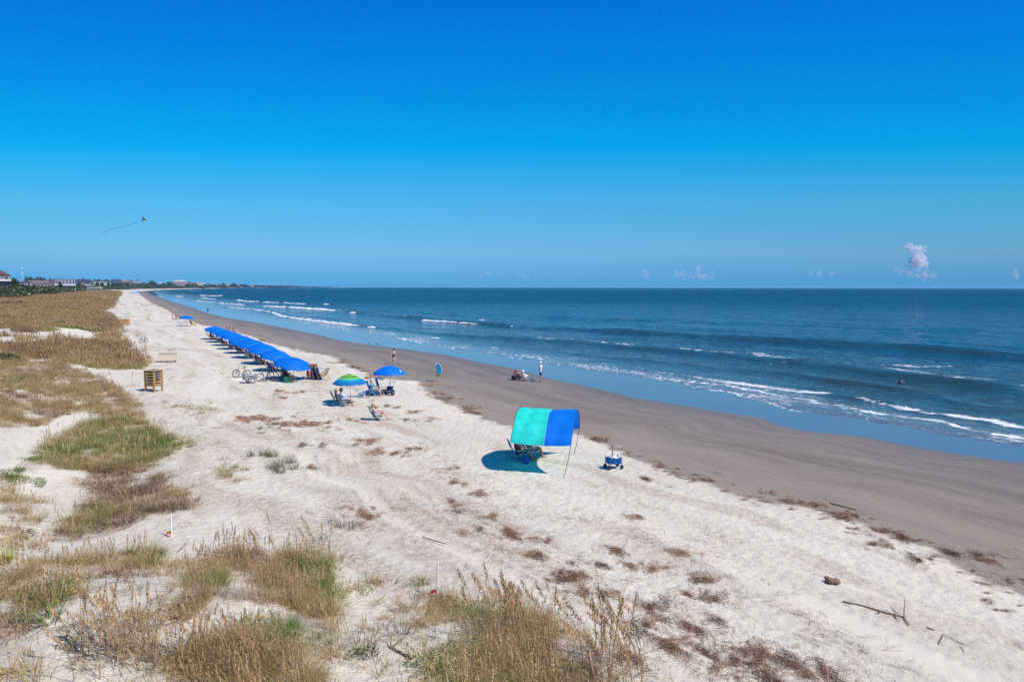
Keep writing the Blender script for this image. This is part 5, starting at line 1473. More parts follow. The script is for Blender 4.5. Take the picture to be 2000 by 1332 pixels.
for L_, nm in ((Vector((0, 0, 0)), "right"), (LSH, "left")):
    dzF = T1(F0.x + L_.x, F0.y + L_.y) - F0.z; dzB = T1(B0.x + L_.x, B0.y + L_.y) - B0.z
    pp = [arch(i / 48) + L_ - sb + Vector((0, 0, dzF * (1 - i / 48) + dzB * i / 48 - (.12 if i in (0, 48) else 0))) for i in range(49)]
    if nm == "left":      # its near foot is tucked in under the cloth, behind the chair
        ft = G(1013, 893) - sb
        for i in range(8): pp[i] = pp[8].lerp(Vector((ft.x, ft.y, pp[i].z)), 1 - i / 8)
    m = MB(); m.tube(pp, .012, 6); m.build("pole", simple("fibreglass_pole", (.05, .045, .04), .4), sh)
T0, T1_ = 2.0 / 12, 10.0 / 12
def drape(u, v, u0, u1):
    uu = u0 + (u1 - u0) * u
    t = T0 + (T1_ - T0) * v
    p = arch(t) + LSH * uu
    # the cloth sags a little between the poles and flutters
    sagz = -.045 * math.sin(math.pi * uu) * (0.4 + abs(math.cos(math.pi * v)))
    n1 = .022 * math.sin(uu * 9 + v * 14) + .026 * math.sin(uu * 5 - v * 21 + 1) + .022 * math.sin(uu * 19 + v * 5) + .006 * math.sin(uu * 6.3 + 2 + 3 * v)
    out = Vector((0, -1 if v < .5 else 1, .0)) * (1 - math.sin(math.pi * v)) + Vector((0, 0, 1)) * math.sin(math.pi * v)
    return p + Vector((0, 0, sagz)) + out * (n1 * (.35 + .65 * math.sin(math.pi * uu)) + .012) - sb
m = MB(); m.grid(lambda u, v: drape(u, v, 0, .445), 22, 60); m.build("blue_panel", SBLU, sh, True)
m = MB(); m.grid(lambda u, v: drape(u, v, .452, 1.0), 26, 60); m.build("turquoise_panel", TURQ, sh, True)
m = MB(); m.tube([drape(0, i / 40, .4485, .4485) for i in range(41)], .008, 5); m.build("seam", cloth("seam_pale", (.25, .6, .75), .3), sh)
m = MB()
for v_ in (0, 1): m.tube([drape(i / 30, v_, 0, 1) for i in range(31)], .010, 5)
m.build("hem", cloth("seam_pale", (.25, .6, .75), .3), sh)
s1 = G(1014, 899); s2 = G(1036, 894)
BLP = cloth("blue_print_sling", (.05, .25, .50), .25, var=.5, scale=16)
fs = FACE_SEA - .28
beach_chair("blue patterned beach chair in the shade of the sunshade", s1, fs, BLP, seat_h=.33, back=.78, rec=.45)
beach_chair("dark chair behind the blue one under the sunshade", s2, fs, NAVY, seat_h=.33, back=.7, rec=.4)
person("dark haired person seated in the blue chair under the sunshade", s1, fs, 'sit', 1.74, 'tan', [("top", TANK, fab("red_dark", (.3, .04, .05)), .012), ("shorts", SHORTS, fab("navy", (.02, .03, .09)), .014)], (DKHAIR, False), None, None, .024)
person("person with bare legs seated farther in under the sunshade", s2, fs + .1, 'sit', 1.72, 'tan', [("shirt", TEE, fab("grey_green", (.16, .19, .17)), .012), ("shorts", SHORTS, DKGREY, .014)], (BRHAIR, True), None, None, .026)
r = thing("beach_bag", "small blue bag in the shade at the sitter's feet", "bag", G(1027, 904), .4)
m = MB(); m.lathe([(.001, 0), (.13, 0), (.15, .04), (.14, .24), (.1, .28), (.001, .28)], 10); m.build("bag_body", simple("blue_bag", (.02, .12, .42), .6), r, True)
m = MB(); m.tube([(-.1, 0, .27), (-.07, 0, .4), (.07, 0, .4), (.1, 0, .27)], .01, 5); m.build("handle", BLACK, r)

# ---- folding wagon
wg = thing("folding_wagon", "blue folding wagon with crossed black frame bars on the dry sand", "wagon", G(1198, 915), .30)
WB = cloth("wagon_blue", (.004, .14, .46), .12)
wx, wy, z0, z1 = .38, .26, .30, .60
for x, y, sx, sy in ((0, -wy, wx * 2, .02), (0, wy, wx * 2, .02), (-wx, 0, .02, wy * 2 - .03), (wx, 0, .02, wy * 2 - .03)):
    m = MB(); m.box((x, y, (z0 + z1) / 2), (sx, sy, z1 - z0)); m.build("side_panel", WB, wg)
m = MB(); m.box((0, 0, z0), (wx * 2 - .05, wy * 2 - .05, .02)); m.build("floor_panel", WB, wg)
for y in (-wy - .02, wy + .02):
    m = MB(); m.tube([(-wx, y, z0 - .06), (0.02, y, z1)], .013, 6); m.tube([(0.02, y, z0 - .06), (-wx, y, z1)], .013, 6); m.tube([(wx, y, z0 - .06), (0, y, z1)], .013, 6); m.tube([(0, y, z0 - .06), (wx, y, z1)], .013, 6); m.build("cross_bar", BLACK, wg)
for x in (-wx - .02, wx + .02):
    for y in (-wy - .02, wy + .02):
        m = MB(); m.tube([(x, y, .12), (x, y, z1 + .06)], .014, 6); m.ell((x, y, z1 + .07), (.022, .022, .03), 6, 4); m.build("corner_post", BLACK, wg)
        m = MB(); m.ring((x, y, .12), (0, 1, 0), .08, .04, 16, 7); w = m.build("wheel", RUBBER, wg, True)
        m = MB(); m.ell((x, y, .12), (.065, .035, .065), 10, 6); m.build("hub", simple("dark_blue_hub", (.03, .05, .14), .5), w, True)
m = MB(); m.tube([(wx * .35, wy + .05, .25), (wx * .34, wy + .16, .75), (wx * .33, wy + .18, 1.0)], [.022, .03, .016], 8); m.ring((wx * .33, wy + .18, 1.06), (0, 1, .1), .065, .014, 14, 5); m.build("pull_handle", BLACK, wg, True)
m = MB(); m.grid(lambda u, v: Vector(((u - .45) * .50, (v - .5) * .40, .60 + .05 * math.sin(u * 7) * math.sin(v * 5 + 1) + .06 * math.sin(math.pi * u) * math.sin(math.pi * v))), 12, 10)
tw = m.build("towel", WHITEC, None, True); tw.location = wg.location; tw.rotation_euler = (0, 0, .30); tag(tw, "white towel heaped in the blue folding wagon", "towel")
wg.scale = (.74, .74, .82); tw.scale = (.74, .74, .82)
tw.modifiers.new("thick", 'SOLIDIFY').thickness = .02

# ---- bins and boxes by the dunes
bn = thing("slatted_bin", "tall golden wooden slatted bin with an open blue top", "bin", G(301, 764), -.30)
BW, BD = .36, .36
for x in (-BW, BW):
    for y in (-BD, BD):
        m = MB(); m.box((x, y, .72), (.10, .10, 1.44)); m.build("corner_post", WOOD, bn)
for k_ in range(5):
    z = .50 + k_ * .20
    for x, y, sx, sy in ((0, -BD - .065, BW * 2 + .12, .03), (0, BD + .065, BW * 2 + .12, .03), (-BW - .065, 0, .03, BD * 2 + .08), (BW + .065, 0, .03, BD * 2 + .08)):
        m = MB(); m.box((x, y, z), (sx, sy, .115)); m.build("slat", WOOD, bn)
for x, y, sx, sy in ((0, -BD, BW * 2 + .2, .14), (0, BD, BW * 2 + .2, .14), (-BW, 0, .14, BD * 2 - .15), (BW, 0, .14, BD * 2 - .15)):
    m = MB(); m.box((x, y, 1.47), (sx, sy, .05)); m.build("rim_board", WOOD, bn)
m = MB(); m.box((0, 0, 1.41), (BW * 1.7, BD * 1.7, .05)); m.build("liner", simple("faded_blue_plastic", (.10, .19, .40), .5), bn)
m = MB(); m.box((0, 0, .40), (BW * 1.8, BD * 1.8, .05)); m.build("floor_board", WOOD, bn)
m = MB(); m.box((0, 0, .86), (BW * 1.5, BD * 1.5, .84)); m.build("inner_bin", simple("dark_bin", (.10, .07, .05), .7), bn)
m = MB(); m.box((BW + .14, -.1, 1.15), (.12, .28, .45)); m.build("side_box", simple("grey_box", (.14, .14, .16), .5), bn)
CREAM = simple("cream_plastic", (.66, .55, .42), .55, var=.04)
cb = thing("storage_box", "cream storage box on short legs near the dune edge", "storage box", G(328, 707), .35)
m = MB(); m.box((0, 0, .52), (1.5, .7, .72)); m.build("box", CREAM, cb)
m = MB(); m.box((0, 0, .91), (1.6, .80, .07)); m.build("lid", CREAM, cb)
for x in (-.65, .65):
    for y in (-.27, .27): m = MB(); m.box((x, y, .07), (.1, .1, .18)); m.build("leg", BLACK, cb)
PLY = simple("plywood_orange", (.50, .27, .10), .7, var=.15)
ob = thing("storage_box", "orange brown wooden box far along the dune edge", "storage box", G(246, 635), .1)
m = MB(); m.box((0, 0, .66), (1.1, .9, .86)); m.build("box", PLY, ob)
m = MB(); m.box((0, 0, 1.12), (1.2, 1.0, .06)); m.build("lid", PLY, ob)
for x in (-.45, .45):
    for y in (-.35, .35): m = MB(); m.box((x, y, .1), (.12, .12, .24)); m.build("leg", BLACK, ob)

# ---- white marker poles with orange flagging
FLAG = cloth("orange_flagging", (.85, .10, .03), .35)
def marker(label, base, top_px, flag_at, group, hgt, flag=True, fl=.12, cap=None):
    r = thing("marker_pole", label, "marker pole", base, 0, group)
    m = MB(); m.tube([(0, 0, -.2), (hgt * .02, 0, hgt)], .022, 8); m.build("pole", WHITEP, r)
    if cap: m = MB(); m.tube([(hgt * .02, 0, hgt), (hgt * .022, 0, hgt + cap)], .026, 8); m.build("orange_tip", FLAG, r)
    if flag:
        m = MB()
        for q in range(3):
            a = math.pi + (q - 1) * .7
            m.grid(lambda u, v: Vector((.03 * math.cos(a) + math.cos(a + .8 * u) * fl * u, .03 * math.sin(a) + .05 * (v - .5) + fl * .4 * math.sin(a) * u, flag_at + .06 * math.sin(u * 3 + q) - .09 * u + .05 * (v - .5))), 6, 2)
        m.tube([(0, 0, flag_at), (-.06, 0, flag_at - .01)], .012, 5)
        m.build("flag", FLAG, r)
    return r
GM = "white marker poles along the dune edge"
g_ = G(335, 1048); marker("white marker pole with red flagging at its foot, by the dune grass edge", g_, 0, .10, GM, .68, True, .20)
g_ = G(854, 1166); marker("tall white marker pole with an orange flag, in front of the brown grass", g_, 0, .12, GM, .86, True, .17)
g_ = G(1000, 1192); marker("short white pole with an orange tip among the seed stalks", g_, 0, .2, GM, .12, False, cap=.1)
for px_, py_ in ((252, 677), (264, 672)):
    marker("thin white pole standing left of the lone bicycle, %s one" % ("nearer the grass" if px_ == 252 else "nearer the bicycle"), G(px_, py_), 0, 1, GM, 1.0, False)
g_ = G(258, 682); marker("short white pole below the pair left of the lone bicycle", g_, 0, 1, GM, .5, False)

# ---- driftwood on the sand
def stick(label, pts_px, r_, mat, name="driftwood_stick", extra=()):
    P_ = [G(x, y) for x, y in pts_px]
    base = P_[0]
    m = MB(); m.tube([p - base + Vector((0, 0, r_ * 1.2 + .0)) for p in P_], [r_ * (1 - .5 * i / len(P_)) for i in range(len(P_))], 6)
    for a, b, h_ in extra:
        p = G(*a) - base; q = G(*b) - base
        m.tube([p + Vector((0, 0, r_)), (p + q) / 2 + Vector((0, 0, h_ * .6)), q + Vector((0, 0, h_))], [r_ * .7, r_ * .5, r_ * .3], 5)
    o = m.build(name, mat); o.location = base
    return tag(o, label, "driftwood")
BARK = simple("bleached_bark", (.20, .13, .08), .8, var=.35, scale=20)
stick("long thin driftwood branch with a forked right end on the open sand", [(1646, 1176), (1690, 1186), (1730, 1198), (1765, 1207), (1776, 1222)], .022, BARK, "driftwood_branch", [((1750, 1203), (1738, 1192), .12), ((1765, 1207), (1766, 1192), .3), ((1745, 1203), (1758, 1214), .03), ((1720, 1196), (1714, 1200), .06)])
stick("forked twig lower right on the sand below the long branch", [(1833, 1258), (1842, 1240), (1856, 1246), (1872, 1254)], .012, BARK, "driftwood_branch", [((1870, 1253), (1902, 1268), .02), ((1876, 1264), (1884, 1277), .02)])
stick("short dark stick lying left of the forked twig", [(1810, 1226), (1825, 1232)], .016, BARK)
stick("thin stick lying across the smooth track", [(825, 1050), (870, 1063)], .018, BARK)
stick("straight stick on the damp sand above the tide line", [(1620, 983), (1672, 997)], .022, BARK)
stick("thin branch leaning on the bare dune sand in front", [(762, 1266), (780, 1275), (805, 1288)], .022, BARK, "driftwood_branch", [((762, 1266), (766, 1254), .2), ((764, 1267), (782, 1258), .1)])
stick("dark twig fallen on the white dune hollow", [(300, 1256), (320, 1264)], .014, simple("dark_twig", (.03, .02, .02), .8))
stick("brown leaf stalk stuck in the sand behind the marker pole", [(345, 1080), (358, 1066), (370, 1052)], .012, BARK, "driftwood_branch", [((352, 1073), (366, 1068), .05), ((358, 1066), (372, 1062), .05)])
lg = G(1624, 1139)
m = MB()
m.ell((0, 0, .075), (.17, .11, .085), 14, 9); m.ell((-.10, .03, .12), (.07, .06, .06), 9, 6); m.ell((.09, -.03, .06), (.1, .08, .06), 9, 6)
m.v = [tuple(np.array(v) * (1 + .18 * noise2(np.array([v[0] * 14 + v[2] * 9]), np.array([v[1] * 14 - v[2] * 7]), 401)[0])) for v in m.v]
o = m.build("driftwood_log", simple("knotty_wood", (.21, .145, .09), .85, var=.5, scale=25, bump=.6)); o.location = lg; o.rotation_euler = (0, 0, -.3); tag(o, "lumpy brown driftwood stump alone on the pale sand", "driftwood")
# ---- shore birds
def shorebird(label, loc, rz, col, s=1.0, group=None):
    r = thing("shorebird", label, "bird", loc, rz, group)
    m = MB(); m.ell((0, 0, .26), (.055, .13, .06), 10, 7, Matrix.Rotation(.25, 3, 'X')); m.tube([(0, .10, .29), (0, .14, .37), (0, .15, .42)], [.035, .024, .026], 7); m.ell((0, .16, .43), (.028, .036, .028), 8, 6); m.tube([(0, -.11, .24), (0, -.2, .22)], [.03, .008], 6); m.build("body", col, r, True)
    m = MB(); m.tube([(0, .18, .43), (0, .27, .41)], [.009, .003], 5); m.build("bill", BLACK, r)
    for x in (-.025, .025): m = MB(); m.tube([(x, 0, .22), (x, -.02, .11), (x, .0, 0)], .006, 5); m.tube([(x, 0, .004), (x, .05, .004)], .006, 4); m.build("leg", BLACK, r)
    r.scale = (s, s, s)
    return r
BIRD = simple("grey_brown_plumage", (.16, .14, .12), .8); GULL = simple("white_plumage", (.75, .75, .74), .7)
shorebird("dark shorebird wading left of its mate at the water's edge", Vector(tuple(P(721, 675, .14)[:2]) + (.14,)), 1, BIRD, 1.2)
shorebird("dark shorebird wading nearer the walking woman at the water's edge", Vector(tuple(P(736, 676, .14)[:2]) + (.14,)), 1.6, BIRD, 1.3)
shorebird("white gull standing at the edge of the wet sand", G(690, 673), .3, GULL, .9)
# ---- the kite
def at_depth(px, py, Y):
    d = ray(px, py); return Vector(d / d[1] * Y) + Vector((0, 0, CAM_Z))
kp = at_depth(279, 428, 130)
kt = thing("kite", "orange and dark delta kite trailing a long thin tail", "kite", kp, -.5)
m = MB(); m.add([(0, 0, .40), (-.34, .12, -.26), (0, .05, -.22)], [(0, 1, 2)]); m.build("left_wing", cloth("kite_dark", (.05, .03, .04), .2), kt)
m = MB(); m.add([(0, 0, .40), (.75, .12, -.26), (0, .05, -.22)], [(0, 2, 1)]); m.build("right_wing", cloth("kite_orange", (.9, .45, .06), .6), kt)
m = MB(); m.tube([(0, .01, .41), (0, .06, -.24)], .012, 5); m.tube([(-.4, .1, -.1), (.42, .1, -.06)], .01, 5); m.build("spar", BLACK, kt)
tp_ = [at_depth(x, y, 130 + (278 - x) * .05) - kp for x, y in [(277, 431), (270, 435), (262, 437), (250, 441), (238, 444), (226, 446), (215, 449), (206, 454), (199, 458)]]
iz = Matrix.Rotation(.5, 3, 'Z')
m = MB()
for i in range(len(tp_) - 1):
    a = iz @ tp_[i]; b = iz @ tp_[i + 1]; m.add([a + Vector((0, 0, .022)), a - Vector((0, 0, .022)), b - Vector((0, 0, .022)), b + Vector((0, 0, .022))], [(0, 1, 2, 3)])
kt.scale = (1.25, 1.25, 1.25)
m.v = [tuple(q / 1.25 for q in p) for p in m.v]
m.build("tail", cloth("kite_tail", (.08, .16, .30), .3), kt)
# ------------------------------------------------------------------ breakers too far off for the water sheet
def breaker_strip(lines):
    V_, F_, A_s, A_w, A_f, A_q = [], [], [], [], [], []
    for pts, hgt, dep, st in lines:
        pts = np.array(pts, float)
        seg = np.concatenate([[0], np.cumsum(np.hypot(*np.diff(pts, axis=0).T))])
        nn = max(8, int(seg[-1] / 0.9))
        t = np.linspace(0, seg[-1], nn)
        px = np.interp(t, seg, pts[:, 0]); py = np.interp(t, seg, pts[:, 1])
        Pw = np.array([P(a, b, 0.05)[:2] for a, b in zip(px, py)])
        s_, w_ = sw(Pw[:, 0], Pw[:, 1])
        u = np.linspace(0, 1, nn)
        env = np.clip(np.minimum(u, 1 - u) * 9, 0, 1) ** .6
        hh = hgt * .66 * env * (0.75 + 0.40 * noise2(t / 7.0, t * 0, 501) + 0.22 * noise2(t / 1.6, t * 0, 502))
        prof = [(-.55, -.06, .9), (-.40, .35, 1.1), (-.15, .85, 1.15), (.05, 1.0, 1.0), (.5, .72, .62), (1.3, .30, .42), (3.0, -.06, .30)]
        o = len(V_)
        for i in range(nn):
            for (q, z, f) in prof:
                x = Pw[i, 0] + DY * q * dep; y = Pw[i, 1] - DX * q * dep
                V_.append((x, y, 0.03 + z * max(hh[i], .02))); A_s.append(s_[i]); A_w.append(w_[i] + q * dep); A_f.append(min(1.05, st) * f * (.50 + .40 * env[i])); A_q.append(40.0)
        k = len(prof)
        for i in range(nn - 1):
            for j in range(k - 1):
                a = o + i * k + j; F_.append((a, a + k, a + k + 1, a + 1))
    return mesh_np("surf", V_, F_, SEA, True, {'s': A_s, 'w': A_w, 'foam': A_f, 'wf': A_q})
SURF = [([(355, 572.8), (372, 576), (390, 577.6)], .7, 3, .62), ([(388, 577.3), (407, 578.2), (437, 578.4)], 1.1, 3, 1.1), ([(345, 579), (360, 580)], .8, 3, .9), ([(366, 580.6), (378, 581.5)], .6, 2, .7), ([(392, 582.2), (402, 583), (424, 585.4)], .8, 2.5, .9),
        ([(330, 571), (345, 573)], .6, 3, .5), ([(366, 569), (396, 569.3)], .9, 4, .8), ([(318, 573.5), (352, 574.8), (370, 575.5)], .5, 3, .45),
        ([(382, 588), (405, 590), (425, 591.6)], .7, 2, .9), ([(425, 591.8), (460, 594.8), (482, 596.2)], .65, 2, .9), ([(470, 594.5), (487, 596.2)], .4, 2, .7),
        ([(461, 586.6), (480, 588.6), (507, 590.2)], .9, 2, 1.1), ([(515, 590.6), (530, 591), (545, 591.8)], .7, 2, 1.0), ([(552, 591.8), (575, 593.2), (600, 594.6)], .65, 2, .9),
        ([(512, 598), (550, 600.2), (600, 603.4), (670, 607.4)], .75, 2.4, 1.15), ([(560, 599), (620, 602), (655, 604.5)], .35, 3, .7),
        ([(442, 599.5), (470, 602.5), (495, 605), (520, 608)], .42, 1.6, .9), ([(515, 607.6), (535, 611), (550, 617), (565, 620)], .40, 1.6, 1.0), ([(560, 618.5), (587, 623.2), (620, 627.6), (650, 631.5), (705, 637)], .52, 1.5, 1.2),
        ([(575, 616), (610, 621), (640, 626)], .22, 2.5, .66), ([(633, 595), (642, 595.2)], .7, 1.5, 1.2), ([(685, 611.2), (695, 611.4)], .5, 1.2, 1.1), ([(701, 607.6), (719, 609)], .4, 1.2, .95),
        ([(720, 639.2), (734, 640)], .35, .9, 1.1), ([(789, 618.4), (801, 619)], .45, 1.2, 1.1), ([(936, 625.8), (946, 626.4)], .3, .9, 1.0),
        ([(824, 625.6), (845, 627.0), (862, 628.2), (880, 629.2)], .42, 1.3, 1.1), ([(878, 629), (897, 629.8)], .25, 1.2, .9), ([(899, 631), (918, 632)], .35, 1.1, 1.1), ([(916, 632), (937, 633)], .2, 1.0, .85),
        ([(973, 635.6), (990, 637.4), (1005, 639.2)], .42, 1.0, 1.25), ([(1041, 660.6), (1060, 662.2), (1076, 663.2)], .22, .7, 1.15), ([(1203, 671.5), (1220, 674.5), (1238, 677)], .2, .6, 1.1)]
surf = link("surf_breakers", breaker_strip(SURF)); tag(surf, "white crests of breaking waves near the shore", None, None, 'stuff')

# ------------------------------------------------------------------ scrub behind the dunes and the far wooded coast
LEAF = leaf_material("scrub_leaves", [(0.0, (.030, .038, .022)), (.3, (.042, .062, .022)), (.6, (.065, .095, .028)), (.85, (.10, .14, .036)), (1.0, (.15, .17, .06))], .25)
def leaf_clump(name, n, leaf, seed, sq=.75, lump=5):
    r = random.Random(seed); v = []; f = []; bl = []
    cs = [(Vector((r.gauss(0, .5), r.gauss(0, .5), r.uniform(.25, .75) * sq)), r.uniform(.35, .6)) for _ in range(lump)]
    for i in range(n):
        c, rr = r.choice(cs)
        d = Vector((r.gauss(0, 1), r.gauss(0, 1), r.gauss(0, 1))).normalized()
        p = c + d * rr * r.uniform(.75, 1.05); p.z = max(.02, p.z)
        e1 = (d.cross(Vector((r.gauss(0, 1), r.gauss(0, 1), r.gauss(0, 1))))).normalized(); e2 = d.cross(e1) + d * r.gauss(0, .5)
        L = leaf * r.uniform(.6, 1.4); o = len(v)
        v += [tuple(p - e1 * L), tuple(p + e2 * L * .6), tuple(p + e1 * L), tuple(p - e2 * L * .6)]; f.append((o, o + 1, o + 2, o + 3)); bl += [r.random()] * 4
    me = bpy.data.meshes.new(name); me.from_pydata(v, [], f); me.materials.append(LEAF)
    a_ = me.attributes.new('blade', 'FLOAT', 'POINT'); a_.data.foreach_set('value', np.array(bl, np.float32)); me.update()
    return me
SC = [leaf_clump("scrub_clump", 420, .10, 600 + i) for i in range(5)]
pts, sc_, ti_ = [], [], []
def world_at(s, w):
    o = w + offw(s); return DX * s + DY * o, DY * s - DX * o
for s0, s1, w0, w1, cnt, z0, z1 in [(90, 420, -128, -70, 1100, 2.0, 4.2), (400, 1100, -150, -70, 1900, 3.2, 5.4), (1000, 2600, -200, -66, 1600, 4.5, 7.5), (200, 1200, -260, -125, 700, 3.5, 5.5)]:
    s_ = rng.uniform(s0, s1, cnt); w_ = rng.uniform(w0, w1, cnt)
    edge = w_ > w1 - 7
    x, y = world_at(s_, w_)
    n_ = fbm(x / 25, y / 25, 2, 611)
    k_ = (n_ > -.45) & (~edge | (n_ > -.05)); x, y, s_, w_, n_ = x[k_], y[k_], s_[k_], w_[k_], n_[k_]
    pts.append(np.stack([x, y, T(x, y, False) - .2], 1)); h_ = rng.uniform(z0, z1, len(x)) * (1 + .35 * n_)
    sc_.append(np.stack([h_ * 1.25, h_ * 1.25, h_], 1)); ti_.append(np.clip(.42 + .3 * fbm(x / 18, y / 18, 2, 621) + .35 * sstep(-100, -72, w_) - .15 + rng.normal(0, .1, len(x)), 0, 1))
pts = np.concatenate(pts); n_ = len(pts)
scatter("coastal_scrub", "dark green coastal scrub behind the brown dune field", SC, pts, rng.uniform(0, 6.28, n_), np.concatenate(sc_), rng.integers(0, 5, n_), np.concatenate(ti_))
# wooded coast beyond, down to the point
pts, sc_, ti_ = [], [], []
for s0, s1, w0, w1, cnt, h0, h1 in [(2200, 3600, -230, -70, 900, 8, 12), (3500, 5600, -330, -60, 1300, 10, 15), (5400, 8200, -420, -60, 1500, 13, 19), (8000, 9900, -500, -80, 700, 12, 20)]:
    s_ = rng.uniform(s0, s1, cnt); w_ = rng.uniform(w0, w1, cnt); x, y = world_at(s_, w_)
    n_ = fbm(s_ / 160, w_ / 90, 3, 631); k_ = n_ > -.5; x, y, n_, s_ = x[k_], y[k_], n_[k_], s_[k_]
    h_ = rng.uniform(h0, h1, len(x)) * (1 + .45 * n_)
    if s0 > 7000: h_ = h_ * np.interp(s_, [8000, 9000, 9900], [1, .7, .3])
    pts.append(np.stack([x, y, T(x, y, False)], 1)); sc_.append(np.stack([h_ * 1.3, h_ * 1.3, h_], 1)); ti_.append(np.clip(.25 + .2 * n_ + rng.normal(0, .08, len(x)), 0, 1))
pts = np.concatenate(pts); n_ = len(pts)
scatter("far_forest", "dark wooded coast curving away to the distant point", SC, pts, rng.uniform(0, 6.28, n_), np.concatenate(sc_), rng.integers(0, 5, n_), np.concatenate(ti_))

# ------------------------------------------------------------------ houses along the dunes
def wallm(n, c): return simple("wall_" + n, c, .8, var=.06, scale=.6)
def roofm(n, c): return simple("roof_" + n, c, .75, var=.1, scale=1.5)
WINM = simple("window_glass_dark", (.04, .055, .07), .12, var=.3, scale=.4, spec=.6)
def house(label, x0, x1, ytop, Y, wall, roof, rtype='gable', floors=2, nwin=3, balc=0, turn=0.0, depth=None, base=4.0, roof_h=None, group="houses along the dunes"):
    hor = 561.5 + .0015 * ((x0 + x1) / 2 - 1000)
    cx = ((x0 + x1) / 2 - 1000) / FPX * Y
    W_ = (x1 - x0) / FPX * Y; ztop = CAM_Z + (hor - ytop) * Y / FPX; Dp = depth or min(14, W_ * .8)
    base = min(base, ztop - 4)
    rt = roof_h if roof_h is not None else min(2.6 + W_ * .04, (ztop - base) * .32)
    if rtype == 'flat': rt = .6
    hw = ztop - base - rt
    r = thing("house", label, "house", (cx, Y, base), math.atan2(-cx, Y) * -1 * -1 + turn, group)
    m = MB(); m.box((0, Dp / 2, hw / 2), (W_, Dp, hw)); m.build("wall", wall, r)
    m = MB(); e = .45; zb = hw + .003
    if rtype == 'hip':
        q = min(W_, Dp) * .38
        m.add([(-W_ / 2 - e, -e, zb), (W_ / 2 + e, -e, zb), (W_ / 2 + e, Dp + e, zb), (-W_ / 2 - e, Dp + e, zb), (-W_ / 2 + q, Dp / 2, zb + rt), (W_ / 2 - q, Dp / 2, zb + rt)], [(0, 1, 5, 4), (1, 2, 5), (2, 3, 4, 5), (3, 0, 4), (0, 3, 2, 1)])
    elif rtype == 'gable':
        m.add([(-W_ / 2 - e, -e, zb), (W_ / 2 + e, -e, zb), (W_ / 2 + e, Dp + e, zb), (-W_ / 2 - e, Dp + e, zb), (0, -e, zb + rt), (0, Dp + e, zb + rt)], [(0, 1, 4), (1, 2, 5, 4), (2, 3, 5), (3, 0, 4, 5), (0, 3, 2, 1)])
    elif rtype == 'side':
        m.add([(-W_ / 2 - e, -e, zb), (W_ / 2 + e, -e, zb), (W_ / 2 + e, Dp + e, zb), (-W_ / 2 - e, Dp + e, zb), (-W_ / 2 - e, Dp / 2, zb + rt), (W_ / 2 + e, Dp / 2, zb + rt)], [(0, 1, 5, 4), (1, 2, 5), (2, 3, 4, 5), (3, 0, 4), (0, 3, 2, 1)])
    elif rtype == 'vault':
        k = 8; vs_ = []; fs_ = []
        for i in range(k + 1):
            a = math.pi * i / k
            vs_ += [(-math.cos(a) * (W_ / 2 + e), -e, zb + math.sin(a) * rt), (-math.cos(a) * (W_ / 2 + e), Dp + e, zb + math.sin(a) * rt)]
        fs_ = [(2 * i, 2 * i + 2, 2 * i + 3, 2 * i + 1) for i in range(k)] + [tuple(range(0, 2 * k + 2, 2)), tuple(range(2 * k + 1, 0, -2)), (0, 1, 2 * k + 1, 2 * k)]
        m.add(vs_, fs_)
    else:
        m.box((0, Dp / 2, zb + .3), (W_ + .5, Dp + .5, .6))
    m.build("roof", roof, r)
    fh = hw / floors
    for fl in range(floors):
        for i in range(nwin):
            x = -W_ / 2 + W_ * (i + .5) / nwin; ww = W_ / nwin * .52; wh = fh * .5; z = fl * fh + fh * .55
            m = MB()
            for dx, dz, sx, sz in ((0, wh / 2, ww + .2, .14), (0, -wh / 2, ww + .2, .14), (-ww / 2, 0, .14, wh), (ww / 2, 0, .14, wh)): m.box((x + dx, -.05, z + dz), (sx, .12, sz))
            w = m.build("window", WHITEP, r)
            m = MB(); m.box((x, -.02, z), (ww - .12, .06, wh - .12)); m.build("pane", WINM, w)
    for b in range(balc):
        z = hw * (.34 + .36 * b) if balc > 1 else hw * .5
        m = MB(); m.box((0, -1.2, z), (W_ + .8, 2.2, .25)); m.box((0, -2.25, z + .6), (W_ + .8, .1, .9)); m.build("balcony", WHITEP, r)
    return r
house("brown roofed house with two white balconies cut by the left edge", -30, 18, 527.5, 430, wallm("brown", (.22, .17, .16)), roofm("red_brown", (.11, .06, .06)), 'hip', 3, 4, 2, base=3.6, roof_h=3.2)
house("small grey gabled house left of the pink house", 44, 63, 546, 640, wallm("grey", (.30, .28, .28)), roofm("slate", (.10, .10, .12)), 'gable', 2, 2)
house("long low pink house with small windows below the tree clump", 63, 94, 547.5, 660, wallm("pink", (.34, .21, .21)), roofm("pink_brown", (.17, .12, .125)), 'side', 2, 5)
house("mauve brown house beside the grey glass house", 95, 117, 545.5, 700, wallm("mauve", (.28, .19, .21)), roofm("mauve", (.16, .12, .15)), 'gable', 2, 3)
house("grey blue house with a wide glass front and deck", 114, 147, 545, 690, wallm("blue_grey", (.26, .31, .36)), roofm("grey_blue", (.20, .23, .28)), 'flat', 2, 6, 1)
house("wide navy roofed house right of the glass house", 150, 183, 545.5, 1222, wallm("dim_brown", (.20, .17, .18)), roofm("navy", (.045, .05, .10)), 'hip', 2, 5, roof_h=5.5)
house("white walled annex below the wide navy roof", 168, 179, 551, 1154, wallm("white", (.60, .58, .56)), roofm("navy", (.045, .05, .10)), 'gable', 1, 2)
house("white house between the navy roofs, leftmost of three", 183, 194, 547, 1486, wallm("white", (.60, .58, .56)), roofm("dark", (.07, .07, .09)), 'gable', 2, 2)
house("white and pink house, middle of the three between navy roofs", 194, 206, 547.5, 1630, wallm("pale_pink", (.50, .42, .40)), roofm("dark", (.07, .07, .09)), 'side', 2, 3)
